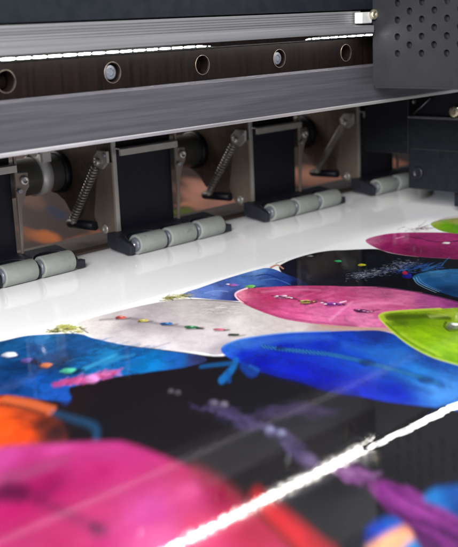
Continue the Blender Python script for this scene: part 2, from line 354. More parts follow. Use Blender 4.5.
strokes((
(0.6,0.3,60,90,140,0.42,0.5,3329,2374,3332,2365,3334,2372),
(0.6,0.3,150,160,185,0.27,0.5,3210,2376,3216,2377,3227,2375),
(0.6,0.3,105,115,140,0.37,0.5,3440,2356,3452,2359,3443,2347),
(0.6,0.3,105,115,140,0.45,0.5,3152,2392,3157,2401,3176,2401),
(0.6,0.3,190,195,205,0.35,0.5,3206,2380,3215,2383,3219,2372),
(0.6,0.3,150,160,185,0.29,0.5,3421,2361,3424,2360,3419,2353),
(0.6,0.3,150,160,185,0.26,0.5,3194,2351,3189,2349,3196,2343),
(0.6,0.3,60,90,140,0.26,0.5,3315,2334,3324,2334,3321,2332),
(0.6,0.3,105,115,140,0.49,0.5,3201,2355,3199,2352,3202,2352),
(0.6,0.3,150,160,185,0.4,0.5,3206,2417,3207,2415,3203,2410),
(0.6,0.3,105,115,140,0.48,0.5,3400,2352,3394,2351,3407,2353),
(0.6,0.3,60,90,140,0.33,0.5,3178,2396,3177,2386,3182,2393),
(0.6,0.3,150,160,185,0.26,0.5,3161,2372,3159,2370,3162,2371),
(0.6,0.3,70,85,125,0.41,0.5,3157,2371,3167,2377,3160,2370),
(0.6,0.3,70,85,125,0.28,0.5,3369,2381,3394,2396,3397,2395),
(0.6,0.3,190,195,205,0.44,0.5,3383,2377,3383,2373,3386,2372),
(0.6,0.3,150,160,185,0.38,0.5,3303,2349,3307,2346,3301,2345),
(0.6,0.3,190,195,205,0.29,0.5,3142,2370,3147,2369,3148,2371),
(0.6,0.3,60,90,140,0.29,0.5,3303,2381,3312,2378,3311,2374),
(0.6,0.3,105,115,140,0.3,0.5,3143,2414,3141,2403,3151,2413),
(0.6,0.3,70,85,125,0.39,0.5,3138,2399,3130,2387,3141,2394),
(0.6,0.3,190,195,205,0.37,0.5,3249,2381,3259,2380,3242,2369),
(0.6,0.3,150,160,185,0.45,0.5,3221,2349,3229,2351,3226,2345),
(0.6,0.3,190,195,205,0.4,0.5,3349,2372,3356,2372,3357,2368),
(0.6,0.3,60,90,140,0.36,0.5,3155,2388,3152,2390,3157,2386),
(0.6,0.3,105,115,140,0.42,0.5,3380,2415,3372,2413,3389,2412),
(0.6,0.3,70,85,125,0.49,0.5,3277,2353,3288,2359,3278,2351),
(0.6,0.3,190,195,205,0.4,0.5,3141,2396,3136,2390,3142,2391),
(0.6,0.3,60,90,140,0.34,0.5,3162,2427,3165,2426,3169,2426),
(0.6,0.3,70,85,125,0.31,0.5,3361,2368,3377,2371,3365,2363),
(0.6,0.3,150,160,185,0.31,0.5,3106,2374,3107,2362,3111,2360),
(0.6,0.3,150,160,185,0.33,0.5,3134,2444,3139,2447,3155,2450),
(0.6,0.3,150,160,185,0.36,0.5,3217,2443,3221,2448,3223,2442),
(0.6,0.3,105,115,140,0.33,0.5,3215,2325,3212,2315,3218,2317),
(0.6,0.3,150,160,185,0.42,0.5,3429,2417,3435,2421,3443,2423),
(0.6,0.3,150,160,185,0.43,0.5,3130,2388,3125,2384,3142,2391),
(0.6,0.3,70,85,125,0.29,0.5,3456,2339,3461,2333,3467,2334),
(0.6,0.3,70,85,125,0.28,0.5,3442,2326,3451,2318,3451,2325),
(0.6,0.3,60,90,140,0.5,0.5,3099,2406,3103,2408,3105,2409),
(0.6,0.3,105,115,140,0.32,0.5,3349,2331,3357,2333,3358,2331),
(0.6,0.3,70,85,125,0.49,0.5,3258,2373,3261,2374,3260,2372),
(0.6,0.3,105,115,140,0.25,0.5,3285,2363,3291,2364,3302,2364),
(0.6,0.3,150,160,185,0.3,0.5,3367,2353,3369,2354,3371,2352),
(0.6,0.3,150,160,185,0.35,0.5,3399,2329,3409,2334,3421,2339),
(0.6,0.3,60,90,140,0.45,0.5,3346,2368,3357,2371,3368,2376),
(0.6,0.3,150,160,185,0.36,0.5,3344,2378,3340,2376,3349,2379),
(0.6,0.3,105,115,140,0.44,0.5,3455,2347,3444,2339,3456,2342),
(0.6,0.3,60,90,140,0.49,0.5,3370,2314,3379,2322,3372,2313),
(0.6,0.3,70,85,125,0.28,0.5,3307,2334,3308,2328,3321,2332),
(0.6,0.3,105,115,140,0.41,0.5,3314,2346,3321,2350,3328,2348),
(0.6,0.3,190,195,205,0.25,0.5,3207,2367,3214,2370,3218,2365),
(0.6,0.3,150,160,185,0.45,0.5,3208,2339,3200,2330,3212,2337),
(0.6,0.3,105,115,140,0.48,0.5,3134,2404,3130,2399,3140,2402),
(0.6,0.3,105,115,140,0.41,0.5,3222,2402,3231,2399,3249,2399),
(0.6,0.3,60,90,140,0.34,0.5,3111,2369,3107,2368,3115,2370),
(0.6,0.3,70,85,125,0.32,0.5,3277,2377,3277,2374,3284,2374),
(0.6,0.3,150,160,185,0.43,0.5,3248,2397,3246,2396,3260,2399),
(0.6,0.3,105,115,140,0.25,0.5,3372,2350,3386,2354,3389,2356),
(0.6,0.3,190,195,205,0.36,0.5,3165,2408,3166,2396,3176,2401),
(0.6,0.3,70,85,125,0.41,0.5,3295,2390,3305,2387,3315,2397),
(0.6,0.3,70,85,125,0.32,0.5,3425,2366,3438,2370,3439,2366),
(0.6,0.3,190,195,205,0.3,0.5,3369,2347,3374,2344,3371,2343),
(0.6,0.3,60,90,140,0.29,0.5,3137,2394,3140,2393,3149,2399),
(0.6,0.3,150,160,185,0.39,0.5,3301,2349,3298,2355,3303,2348),
(0.6,0.3,190,195,205,0.32,0.5,3295,2365,3292,2358,3303,2361),
(0.6,0.3,190,195,205,0.29,0.5,3352,2417,3352,2411,3360,2419),
(0.6,0.3,70,85,125,0.27,0.5,3372,2368,3390,2373,3381,2369),
(0.6,0.3,190,195,205,0.35,0.5,3305,2366,3314,2364,3308,2364),
(0.6,0.3,70,85,125,0.49,0.5,3269,2335,3280,2342,3282,2340),
(0.6,0.3,60,90,140,0.28,0.5,3262,2317,3267,2314,3267,2317),
(0.6,0.3,150,160,185,0.48,0.5,3179,2397,3178,2390,3189,2399),
(0.6,0.3,190,195,205,0.41,0.5,3254,2381,3253,2380,3258,2376),
(0.6,0.3,60,90,140,0.42,0.5,3180,2343,3178,2335,3182,2340),
(0.6,0.3,150,160,185,0.45,0.5,3345,2262,3341,2262,3348,2260),
(0.6,0.3,105,115,140,0.33,0.5,3218,2338,3227,2343,3235,2343),
(0.6,0.3,150,160,185,0.38,0.5,3324,2384,3318,2378,3341,2383),
(0.6,0.3,150,160,185,0.33,0.5,3166,2374,3165,2366,3163,2365),
(0.6,0.3,190,195,205,0.45,0.5,3418,2383,3436,2392,3437,2388),
(0.6,0.3,105,115,140,0.37,0.5,3123,2439,3122,2438,3130,2440),
(0.6,0.3,150,160,185,0.41,0.5,3109,2333,3111,2331,3106,2320),
(0.6,0.3,105,115,140,0.34,0.5,3411,2342,3415,2346,3417,2342),
(0.6,0.3,105,115,140,0.37,0.5,3341,2372,3350,2371,3350,2367),
(0.6,0.3,190,195,205,0.41,0.5,3169,2370,3176,2369,3188,2370),
(0.6,0.3,150,160,185,0.49,0.5,3407,2398,3432,2402,3420,2398),
(0.6,0.3,150,160,185,0.43,0.5,3324,2323,3327,2317,3329,2314),
(0.6,0.3,60,90,140,0.49,0.5,3208,2306,3211,2306,3226,2308),
(0.6,0.3,60,90,140,0.45,0.5,3199,2390,3205,2387,3214,2391),
(0.6,0.3,70,85,125,0.43,0.5,3271,2401,3276,2399,3292,2407),
(0.6,0.3,150,160,185,0.41,0.5,3418,2312,3426,2312,3421,2300),
(0.6,0.3,70,85,125,0.43,0.5,3166,2422,3174,2429,3193,2431),
(0.6,0.3,190,195,205,0.36,0.5,3399,2375,3416,2379,3422,2381),
(0.6,0.3,70,85,125,0.28,0.5,3433,2392,3439,2394,3436,2391),
(0.6,0.3,150,160,185,0.33,0.5,3315,2375,3317,2371,3322,2376),
(0.6,0.3,105,115,140,0.26,0.5,3428,2369,3428,2358,3433,2361),
(0.6,0.3,150,160,185,0.47,0.5,3265,2376,3264,2367,3266,2372),
(0.6,0.3,70,85,125,0.47,0.5,3396,2366,3402,2371,3401,2364),
(0.6,0.3,105,115,140,0.4,0.5,3228,2345,3238,2342,3239,2344),
(0.6,0.3,60,90,140,0.35,0.5,3383,2348,3387,2343,3396,2350),
(0.6,0.3,60,90,140,0.4,0.5,3231,2431,3234,2423,3235,2428),
(0.6,0.3,105,115,140,0.48,0.5,3294,2328,3314,2336,3305,2324),
(0.6,0.3,190,195,205,0.39,0.5,3184,2361,3192,2367,3187,2360),
(0.6,0.3,60,90,140,0.47,0.5,3224,2383,3225,2382,3220,2379),
(0.6,0.3,190,195,205,0.36,0.5,3299,2398,3300,2394,3298,2392),
(0.6,0.3,190,195,205,0.38,0.5,3191,2350,3198,2354,3199,2347),
(0.6,0.3,105,115,140,0.48,0.5,3140,2393,3149,2395,3141,2391),
(0.6,0.3,70,85,125,0.37,0.5,3351,2345,3349,2333,3348,2331),
(0.6,0.3,150,160,185,0.28,0.5,3256,2355,3258,2349,3258,2352),
(0.6,0.3,70,85,125,0.45,0.5,3332,2295,3349,2309,3357,2303),
(0.6,0.3,70,85,125,0.37,0.5,3188,2358,3188,2356,3188,2354),
(0.6,0.3,60,90,140,0.26,0.5,3200,2340,3209,2342,3213,2339),
(0.6,0.3,105,115,140,0.4,0.5,3191,2384,3196,2381,3192,2381),
(0.6,0.3,105,115,140,0.4,0.5,3198,2374,3204,2374,3219,2378),
(0.6,0.3,150,160,185,0.3,0.5,3212,2374,3216,2377,3214,2372),
(0.6,0.3,70,85,125,0.27,0.5,3416,2323,3435,2328,3436,2328),
(0.6,0.3,105,115,140,0.33,0.5,3155,2404,3156,2407,3162,2405),
(0.6,0.3,150,160,185,0.3,0.5,3307,2394,3312,2399,3308,2390),
(0.6,0.3,150,160,185,0.32,0.5,3311,2400,3317,2395,3336,2405),
(0.6,0.3,150,160,185,0.49,0.5,3117,2399,3118,2399,3117,2397),
(0.6,0.3,60,90,140,0.48,0.5,3337,2358,3324,2356,3335,2356),
(0.6,0.3,150,160,185,0.34,0.5,3155,2380,3147,2369,3154,2370),
(0.6,0.3,190,195,205,0.45,0.5,3330,2392,3347,2401,3356,2401),
(0.6,0.3,60,90,140,0.48,0.5,3261,2314,3254,2304,3265,2315),
(0.6,0.3,60,90,140,0.38,0.5,3253,2440,3259,2436,3271,2449),
(0.6,0.3,105,115,140,0.46,0.5,3396,2355,3410,2355,3410,2360),
(0.6,0.3,70,85,125,0.43,0.5,3252,2351,3258,2349,3258,2352),
(0.6,0.3,60,90,140,0.5,0.5,3427,2383,3436,2382,3438,2383),
(0.6,0.3,60,90,140,0.47,0.5,3179,2401,3177,2395,3178,2389),
(0.6,0.3,150,160,185,0.49,0.5,3251,2356,3251,2350,3258,2354),
(0.6,0.3,150,160,185,0.42,0.5,3211,2354,3214,2356,3219,2353),
(0.6,0.3,60,90,140,0.47,0.5,3403,2334,3402,2332,3410,2334),
(0.6,0.3,70,85,125,0.39,0.5,3264,2349,3279,2354,3292,2358),
(0.6,0.3,190,195,205,0.25,0.5,3192,2419,3190,2413,3203,2417),
(0.6,0.3,190,195,205,0.31,0.5,3346,2420,3350,2418,3351,2419),
(0.6,0.3,105,115,140,0.26,0.5,3464,2395,3469,2397,3482,2401),
(0.6,0.3,150,160,185,0.46,0.5,3260,2372,3269,2375,3270,2377),
(0.6,0.3,60,90,140,0.48,0.5,3275,2350,3284,2353,3290,2352),
(0.6,0.3,190,195,205,0.36,0.5,3342,2324,3347,2323,3357,2326),
(0.6,0.3,70,85,125,0.37,0.5,3243,2348,3248,2352,3257,2355),
(0.6,0.3,105,115,140,0.38,0.5,3335,2327,3349,2326,3348,2327),
(0.6,0.3,60,90,140,0.38,0.5,3312,2351,3333,2360,3327,2354),
(0.6,0.3,105,115,140,0.27,0.5,3211,2351,3222,2355,3230,2359),
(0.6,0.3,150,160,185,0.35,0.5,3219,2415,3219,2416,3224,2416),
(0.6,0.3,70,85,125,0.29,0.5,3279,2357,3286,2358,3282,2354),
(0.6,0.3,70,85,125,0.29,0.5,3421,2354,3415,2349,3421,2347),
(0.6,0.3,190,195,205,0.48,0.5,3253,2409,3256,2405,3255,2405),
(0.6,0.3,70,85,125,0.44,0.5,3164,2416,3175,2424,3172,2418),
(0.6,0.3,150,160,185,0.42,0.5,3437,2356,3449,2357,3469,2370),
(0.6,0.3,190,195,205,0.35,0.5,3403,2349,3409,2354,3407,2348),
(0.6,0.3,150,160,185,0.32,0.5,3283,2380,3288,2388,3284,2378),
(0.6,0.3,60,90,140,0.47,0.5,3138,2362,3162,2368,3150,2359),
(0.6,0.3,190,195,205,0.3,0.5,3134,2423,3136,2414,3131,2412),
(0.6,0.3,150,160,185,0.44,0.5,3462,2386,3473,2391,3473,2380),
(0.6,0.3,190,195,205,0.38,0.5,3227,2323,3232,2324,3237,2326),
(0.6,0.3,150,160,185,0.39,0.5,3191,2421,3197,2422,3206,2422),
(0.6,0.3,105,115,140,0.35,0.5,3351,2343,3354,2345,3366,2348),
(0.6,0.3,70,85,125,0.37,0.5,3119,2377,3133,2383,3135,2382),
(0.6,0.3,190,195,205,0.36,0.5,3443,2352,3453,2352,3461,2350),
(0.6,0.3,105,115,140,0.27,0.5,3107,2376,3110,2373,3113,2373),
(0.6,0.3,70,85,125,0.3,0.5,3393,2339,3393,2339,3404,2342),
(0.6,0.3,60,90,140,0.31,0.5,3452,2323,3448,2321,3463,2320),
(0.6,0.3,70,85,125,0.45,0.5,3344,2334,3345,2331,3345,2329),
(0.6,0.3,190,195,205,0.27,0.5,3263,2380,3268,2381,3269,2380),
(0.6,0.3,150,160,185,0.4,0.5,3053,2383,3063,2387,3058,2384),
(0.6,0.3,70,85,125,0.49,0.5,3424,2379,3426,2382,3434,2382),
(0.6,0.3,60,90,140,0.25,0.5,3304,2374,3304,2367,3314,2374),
(0.6,0.3,60,90,140,0.48,0.5,3438,2345,3442,2344,3442,2343),
(0.6,0.3,70,85,125,0.3,0.5,3188,2375,3210,2382,3196,2373),
(0.6,0.3,70,85,125,0.45,0.5,3246,2345,3246,2344,3247,2338),
(0.6,0.3,60,90,140,0.49,0.5,3513,2342,3512,2339,3515,2338),
(0.6,0.3,70,85,125,0.41,0.5,3376,2313,3383,2316,3390,2313),
(0.6,0.3,60,90,140,0.43,0.5,3212,2444,3207,2433,3214,2443),
(0.6,0.3,60,90,140,0.48,0.5,3274,2347,3288,2349,3281,2339),
(0.6,0.3,105,115,140,0.48,0.5,3301,2379,3310,2371,3306,2381),
(0.6,0.3,105,115,140,0.3,0.5,3212,2377,3213,2370,3204,2356),
(0.6,0.3,70,85,125,0.41,0.5,3175,2401,3197,2415,3198,2412),
(0.6,0.3,190,195,205,0.34,0.5,3083,2355,3082,2349,3077,2343),
(0.6,0.3,70,85,125,0.27,0.5,3386,2372,3382,2369,3385,2368),
(0.6,0.3,105,115,140,0.39,0.5,3249,2415,3266,2421,3266,2422),
(0.6,0.3,70,85,125,0.29,0.5,3280,2326,3290,2327,3282,2320),
(0.6,0.3,190,195,205,0.29,0.5,3424,2361,3416,2355,3426,2356),
(0.6,0.3,60,90,140,0.43,0.5,3376,2334,3375,2329,3386,2334),
(0.6,0.3,70,85,125,0.5,0.5,3417,2371,3417,2364,3417,2357),
(0.6,0.3,60,90,140,0.31,0.5,3204,2405,3217,2413,3225,2416),
(0.6,0.3,150,160,185,0.45,0.5,3440,2347,3443,2352,3445,2344),
(0.6,0.3,105,115,140,0.48,0.5,3324,2368,3319,2354,3336,2367),
(0.6,0.3,60,90,140,0.36,0.5,3160,2350,3175,2357,3166,2349),
(0.6,0.3,70,85,125,0.34,0.5,3249,2365,3253,2368,3251,2366),
(0.6,0.3,60,90,140,0.31,0.5,3424,2353,3426,2359,3427,2349),
(0.6,0.3,105,115,140,0.5,0.5,3366,2357,3380,2359,3380,2359),
(0.6,0.3,190,195,205,0.39,0.5,3213,2399,3221,2406,3220,2403),
(0.6,0.3,70,85,125,0.28,0.5,3182,2372,3190,2375,3196,2379),
(0.6,0.3,60,90,140,0.5,0.5,3425,2337,3426,2334,3438,2338),
(0.6,0.3,105,115,140,0.42,0.5,3309,2396,3312,2400,3330,2402),
(0.6,0.3,70,85,125,0.46,0.5,3228,2390,3240,2396,3231,2387),
(0.6,0.3,190,195,205,0.28,0.5,3234,2366,3238,2365,3243,2366),
(0.6,0.3,105,115,140,0.45,0.5,3084,2395,3084,2395,3096,2399),
(0.6,0.3,190,195,205,0.46,0.5,3222,2374,3229,2373,3234,2376),
(0.6,0.3,60,90,140,0.46,0.5,3167,2341,3174,2342,3171,2335),
(0.6,0.3,150,160,185,0.48,0.5,3163,2379,3173,2384,3164,2372),
(0.6,0.3,190,195,205,0.45,0.5,3337,2360,3329,2349,3347,2358),
(0.6,0.3,60,90,140,0.38,0.5,3205,2429,3212,2426,3206,2421),
(0.6,0.3,60,90,140,0.33,0.5,3161,2484,3170,2492,3168,2485),
(0.6,0.3,150,160,185,0.49,0.5,3330,2348,3343,2348,3333,2345),
(0.6,0.3,70,85,125,0.42,0.5,3243,2396,3253,2403,3250,2394),
(0.6,0.3,150,160,185,0.35,0.5,3227,2372,3238,2370,3242,2372),
(0.6,0.3,60,90,140,0.3,0.5,3147,2335,3161,2339,3159,2339),
(0.6,0.3,70,85,125,0.39,0.5,3287,2378,3290,2376,3290,2378),
(0.6,0.3,190,195,205,0.49,0.5,3318,2302,3332,2306,3339,2305),
(0.6,0.3,105,115,140,0.26,0.5,3465,2355,3475,2355,3466,2352),
(0.6,0.3,190,195,205,0.41,0.5,3454,2309,3455,2307,3458,2303),
(0.6,0.3,190,195,205,0.31,0.5,3082,2403,3092,2407,3096,2402),
(0.6,0.3,60,90,140,0.4,0.5,3365,2352,3371,2355,3381,2354),
(0.6,0.3,150,160,185,0.45,0.5,3231,2351,3243,2357,3232,2347),
(0.6,0.3,190,195,205,0.49,0.5,3188,2406,3201,2415,3203,2411),
(0.6,0.3,60,90,140,0.41,0.5,3404,2383,3420,2386,3413,2385),
(0.6,0.3,70,85,125,0.3,0.5,3241,2348,3244,2340,3252,2345),
(0.6,0.3,150,160,185,0.34,0.5,3151,2343,3156,2343,3154,2342),
(0.6,0.3,60,90,140,0.47,0.5,3364,2362,3377,2372,3371,2364),
(0.6,0.3,70,85,125,0.42,0.5,3230,2343,3245,2353,3236,2345),
(0.6,0.3,60,90,140,0.41,0.5,3254,2398,3259,2401,3264,2399),
(0.6,0.3,150,160,185,0.26,0.5,3173,2378,3181,2380,3182,2379),
(0.6,0.3,150,160,185,0.31,0.5,3270,2334,3273,2341,3268,2327),
(0.6,0.3,105,115,140,0.46,0.5,3439,2420,3426,2406,3446,2420),
(0.6,0.3,70,85,125,0.38,0.5,3232,2402,3241,2405,3239,2399),
(0.6,0.3,190,195,205,0.5,0.5,3253,2398,3263,2400,3273,2406),
(0.6,0.3,105,115,140,0.43,0.5,3218,2357,3233,2364,3224,2358),
(0.6,0.3,60,90,140,0.28,0.5,3144,2470,3144,2462,3164,2469),
(0.6,0.3,105,115,140,0.48,0.5,3182,2385,3185,2380,3177,2376),
(0.6,0.3,105,115,140,0.37,0.5,3157,2375,3171,2378,3178,2380),
(0.6,0.3,105,115,140,0.34,0.5,3193,2409,3196,2403,3204,2411),
(0.6,0.3,190,195,205,0.49,0.5,3265,2383,3262,2379,3266,2380),
(0.6,0.3,150,160,185,0.49,0.5,3251,2342,3265,2342,3257,2340),
(0.6,0.3,105,115,140,0.43,0.5,3204,2411,3214,2415,3214,2411),
(0.6,0.3,150,160,185,0.32,0.5,3301,2391,3314,2386,3314,2387),
(0.6,0.3,190,195,205,0.35,0.5,3371,2337,3369,2334,3372,2330),
(0.6,0.3,190,195,205,0.32,0.5,3251,2406,3264,2406,3260,2403),
(0.6,0.3,60,90,140,0.49,0.5,3110,2384,3106,2378,3111,2377),
(0.6,0.3,190,195,205,0.41,0.5,3412,2331,3423,2330,3426,2331),
(0.6,0.3,190,195,205,0.32,0.5,3350,2339,3338,2323,3357,2339),
(0.6,0.3,60,90,140,0.42,0.5,3404,2400,3409,2398,3408,2400),
(0.6,0.3,190,195,205,0.34,0.5,3263,2349,3280,2359,3270,2353),
(0.6,0.3,105,115,140,0.35,0.5,3265,2344,3274,2346,3272,2341),
(0.6,0.3,150,160,185,0.29,0.5,3434,2307,3448,2317,3453,2310),
(0.6,0.3,105,115,140,0.44,0.5,3389,2326,3403,2329,3413,2331),
(0.6,0.3,150,160,185,0.43,0.5,3223,2300,3223,2299,3227,2299),
(0.6,0.3,70,85,125,0.31,0.5,3213,2368,3200,2353,3200,2352),
(0.6,0.3,150,160,185,0.29,0.5,3143,2422,3136,2418,3145,2421),
(0.6,0.3,190,195,205,0.43,0.5,3376,2333,3383,2339,3382,2326),
(0.6,0.3,70,85,125,0.25,0.5,3221,2371,3211,2360,3223,2369),
(0.6,0.3,105,115,140,0.37,0.5,3319,2360,3341,2373,3336,2368),
(0.6,0.3,105,115,140,0.36,0.5,3338,2354,3338,2348,3337,2350),
(0.6,0.3,60,90,140,0.5,0.5,3397,2384,3413,2392,3411,2390),
(0.6,0.3,150,160,185,0.41,0.5,3282,2353,3275,2347,3288,2355),
(0.6,0.3,190,195,205,0.34,0.5,3165,2427,3182,2426,3187,2425),
(0.6,0.3,105,115,140,0.35,0.5,3389,2333,3407,2346,3408,2335),
(0.6,0.3,150,160,185,0.37,0.5,3355,2319,3358,2312,3368,2316),
(0.6,0.3,190,195,205,0.35,0.5,3130,2396,3143,2404,3146,2401),
(0.6,0.3,60,90,140,0.47,0.5,3177,2445,3188,2449,3187,2450),
(0.6,0.3,150,160,185,0.41,0.5,3166,2396,3171,2407,3176,2397),
(0.6,0.3,150,160,185,0.28,0.5,3370,2360,3380,2355,3379,2360),
(0.6,0.3,190,195,205,0.4,0.5,3381,2401,3390,2400,3392,2403),
(0.6,0.3,105,115,140,0.48,0.5,3259,2374,3275,2375,3270,2370),
(0.6,0.3,150,160,185,0.48,0.5,3406,2333,3418,2342,3414,2335),
(0.6,0.3,60,90,140,0.49,0.5,3368,2337,3380,2353,3379,2341),
(0.6,0.3,190,195,205,0.4,0.5,3376,2365,3376,2358,3390,2359),
(0.6,0.3,70,85,125,0.26,0.5,3152,2384,3162,2391,3153,2383),
(0.6,0.3,190,195,205,0.43,0.5,3185,2418,3184,2421,3193,2419),
(0.6,0.3,105,115,140,0.32,0.5,3208,2384,3207,2378,3204,2374),
(0.6,0.3,150,160,185,0.45,0.5,3300,2331,3297,2328,3299,2328),
(0.6,0.3,105,115,140,0.36,0.5,3204,2407,3203,2404,3209,2404),
(0.6,0.3,190,195,205,0.42,0.5,3177,2395,3194,2397,3195,2402),
(0.6,0.3,150,160,185,0.48,0.5,3448,2354,3448,2351,3450,2351),
(0.6,0.3,190,195,205,0.4,0.5,3289,2363,3294,2361,3296,2361),
(0.6,0.3,190,195,205,0.36,0.5,3254,2381,3258,2377,3265,2379),
(0.6,0.3,70,85,125,0.28,0.5,3334,2387,3331,2377,3334,2371),
(0.6,0.3,105,115,140,0.38,0.5,3333,2378,3325,2367,3332,2366),
(0.6,0.3,70,85,125,0.42,0.5,3197,2418,3206,2425,3201,2417),
(0.6,0.3,70,85,125,0.3,0.5,3273,2370,3265,2363,3276,2369),
(0.6,0.3,70,85,125,0.49,0.5,3151,2386,3145,2382,3150,2378),
(0.6,0.3,190,195,205,0.39,0.5,3184,2377,3193,2378,3184,2374),
(0.6,0.3,105,115,140,0.28,0.5,3317,2324,3324,2322,3323,2314),
(0.6,0.3,150,160,185,0.44,0.5,3245,2423,3244,2420,3240,2409),
(0.6,0.3,190,195,205,0.49,0.5,3254,2336,3253,2333,3258,2329),
(0.6,0.3,70,85,125,0.31,0.5,3262,2397,3289,2404,3296,2406),
(0.6,0.3,150,160,185,0.3,0.5,3245,2368,3257,2368,3250,2358),
(0.6,0.3,190,195,205,0.5,0.5,3177,2390,3183,2392,3192,2392),
(0.6,0.3,190,195,205,0.41,0.5,3385,2387,3381,2381,3397,2390),
(0.6,0.3,150,160,185,0.34,0.5,3468,2432,3476,2439,3480,2434),
(0.6,0.3,190,195,205,0.41,0.5,3154,2410,3164,2412,3172,2410),
(0.6,0.3,105,115,140,0.31,0.5,3199,2375,3207,2374,3211,2375),
(0.6,0.3,70,85,125,0.43,0.5,3217,2416,3212,2400,3239,2424),
(0.6,0.3,105,115,140,0.34,0.5,3470,2335,3481,2325,3484,2327),
(0.6,0.3,60,90,140,0.47,0.5,3117,2393,3125,2399,3125,2391),
(0.6,0.3,150,160,185,0.48,0.5,3360,2392,3365,2392,3359,2387),
(0.6,0.3,105,115,140,0.5,0.5,3291,2378,3296,2379,3304,2379),
(0.6,0.3,150,160,185,0.44,0.5,3152,2371,3163,2377,3160,2373),
(0.6,0.3,190,195,205,0.37,0.5,3324,2336,3324,2330,3329,2334),
(0.6,0.3,70,85,125,0.32,0.5,3303,2367,3305,2365,3309,2366),
(0.6,0.3,150,160,185,0.3,0.5,3304,2371,3291,2357,3301,2362),
(0.6,0.3,150,160,185,0.4,0.5,3135,2421,3152,2422,3145,2411),
(0.6,0.3,190,195,205,0.43,0.5,3416,2387,3433,2397,3441,2394),
(0.6,0.3,150,160,185,0.37,0.5,3170,2373,3164,2366,3184,2379),
(0.6,0.3,150,160,185,0.32,0.5,3135,2353,3138,2353,3141,2356),
(0.6,0.3,105,115,140,0.32,0.5,3463,2340,3463,2335,3467,2334),
(0.6,0.3,70,85,125,0.35,0.5,3279,2423,3280,2422,3285,2425),
(0.6,0.3,150,160,185,0.38,0.5,3410,2406,3403,2391,3417,2402),
(0.6,0.3,70,85,125,0.43,0.5,3169,2434,3180,2446,3181,2441),
(0.6,0.3,150,160,185,0.34,0.5,3313,2328,3324,2329,3317,2327),
(0.6,0.3,60,90,140,0.36,0.5,3201,2362,3201,2366,3201,2357),
(0.6,0.3,105,115,140,0.32,0.5,3187,2383,3183,2377,3198,2384),
(0.6,0.3,60,90,140,0.45,0.5,3181,2371,3175,2367,3190,2371),
(0.6,0.3,70,85,125,0.34,0.5,3146,2368,3155,2367,3152,2366),
(0.6,0.3,190,195,205,0.41,0.5,3200,2385,3210,2387,3218,2391),
(0.6,0.3,190,195,205,0.39,0.5,3471,2386,3474,2383,3480,2381),
(0.6,0.3,190,195,205,0.33,0.5,3281,2412,3280,2418,3286,2413),
(0.6,0.3,150,160,185,0.5,0.5,3236,2335,3232,2330,3250,2338),
(0.6,0.3,70,85,125,0.42,0.5,3477,2343,3495,2353,3487,2343),
(0.6,0.3,190,195,205,0.26,0.5,3311,2348,3311,2344,3339,2355),
(0.6,0.3,60,90,140,0.45,0.5,3399,2381,3399,2381,3405,2380),
(0.6,0.3,70,85,125,0.41,0.5,3223,2420,3228,2421,3228,2421),
(0.6,0.3,190,195,205,0.48,0.5,3178,2408,3152,2382,3172,2396),
(0.6,0.3,150,160,185,0.44,0.5,3314,2375,3313,2374,3314,2372),
(0.6,0.3,105,115,140,0.48,0.5,3178,2376,3201,2381,3184,2364),
(0.6,0.3,60,90,140,0.47,0.5,3192,2405,3193,2409,3194,2400),
(0.6,0.3,105,115,140,0.32,0.5,3352,2324,3359,2323,3358,2317),
(0.6,0.3,150,160,185,0.31,0.5,3254,2352,3277,2361,3271,2358),
(0.6,0.3,60,90,140,0.37,0.5,3387,2363,3405,2367,3392,2363),
(0.6,0.3,105,115,140,0.32,0.5,3160,2404,3168,2405,3163,2404),
(0.6,0.3,190,195,205,0.39,0.5,3160,2405,3162,2409,3166,2406),
(0.6,0.3,70,85,125,0.48,0.5,3422,2362,3439,2372,3441,2366),
(0.6,0.3,70,85,125,0.46,0.5,3110,2423,3111,2428,3116,2425),
(0.6,0.3,150,160,185,0.42,0.5,3305,2346,3305,2344,3309,2339),
(0.6,0.3,150,160,185,0.39,0.5,3302,2316,3301,2315,3310,2317),
(0.6,0.3,105,115,140,0.27,0.5,3230,2361,3234,2356,3247,2368),
(0.6,0.3,60,90,140,0.42,0.5,3422,2375,3434,2372,3423,2371),
(0.6,0.3,60,90,140,0.33,0.5,3314,2337,3325,2341,3319,2337),
(0.6,0.3,70,85,125,0.39,0.5,3418,2314,3435,2317,3428,2313),
(0.6,0.3,190,195,205,0.33,0.5,3383,2376,3380,2377,3390,2376),
(0.6,0.3,60,90,140,0.47,0.5,3164,2389,3157,2377,3168,2386),
(0.6,0.3,60,90,140,0.29,0.5,3264,2356,3275,2366,3270,2354),
(0.6,0.3,150,160,185,0.29,0.5,3374,2322,3394,2327,3393,2323),
(0.6,0.3,70,85,125,0.42,0.5,3203,2364,3208,2358,3206,2362),
(0.6,0.3,150,160,185,0.48,0.5,3242,2384,3263,2394,3264,2389),
(0.6,0.3,60,90,140,0.29,0.5,3409,2341,3404,2329,3407,2335),
(0.6,0.3,70,85,125,0.31,0.5,3430,2373,3441,2385,3443,2377),
(0.6,0.3,70,85,125,0.38,0.5,3174,2418,3196,2434,3193,2427),
(0.6,0.3,70,85,125,0.33,0.5,3111,2411,3120,2414,3123,2416),
(0.6,0.3,105,115,140,0.43,0.5,3172,2381,3173,2383,3187,2388),
(0.6,0.3,190,195,205,0.35,0.5,3251,2344,3259,2350,3262,2345),
(0.6,0.3,60,90,140,0.32,0.5,3382,2368,3383,2367,3384,2360),
(0.6,0.3,60,90,140,0.4,0.5,3378,2332,3386,2332,3389,2329),
(0.6,0.3,105,115,140,0.27,0.5,3115,2448,3111,2440,3117,2445),
(0.6,0.3,60,90,140,0.38,0.5,3269,2349,3290,2353,3283,2341),
(0.6,0.3,70,85,125,0.43,0.5,3287,2371,3281,2356,3298,2365),
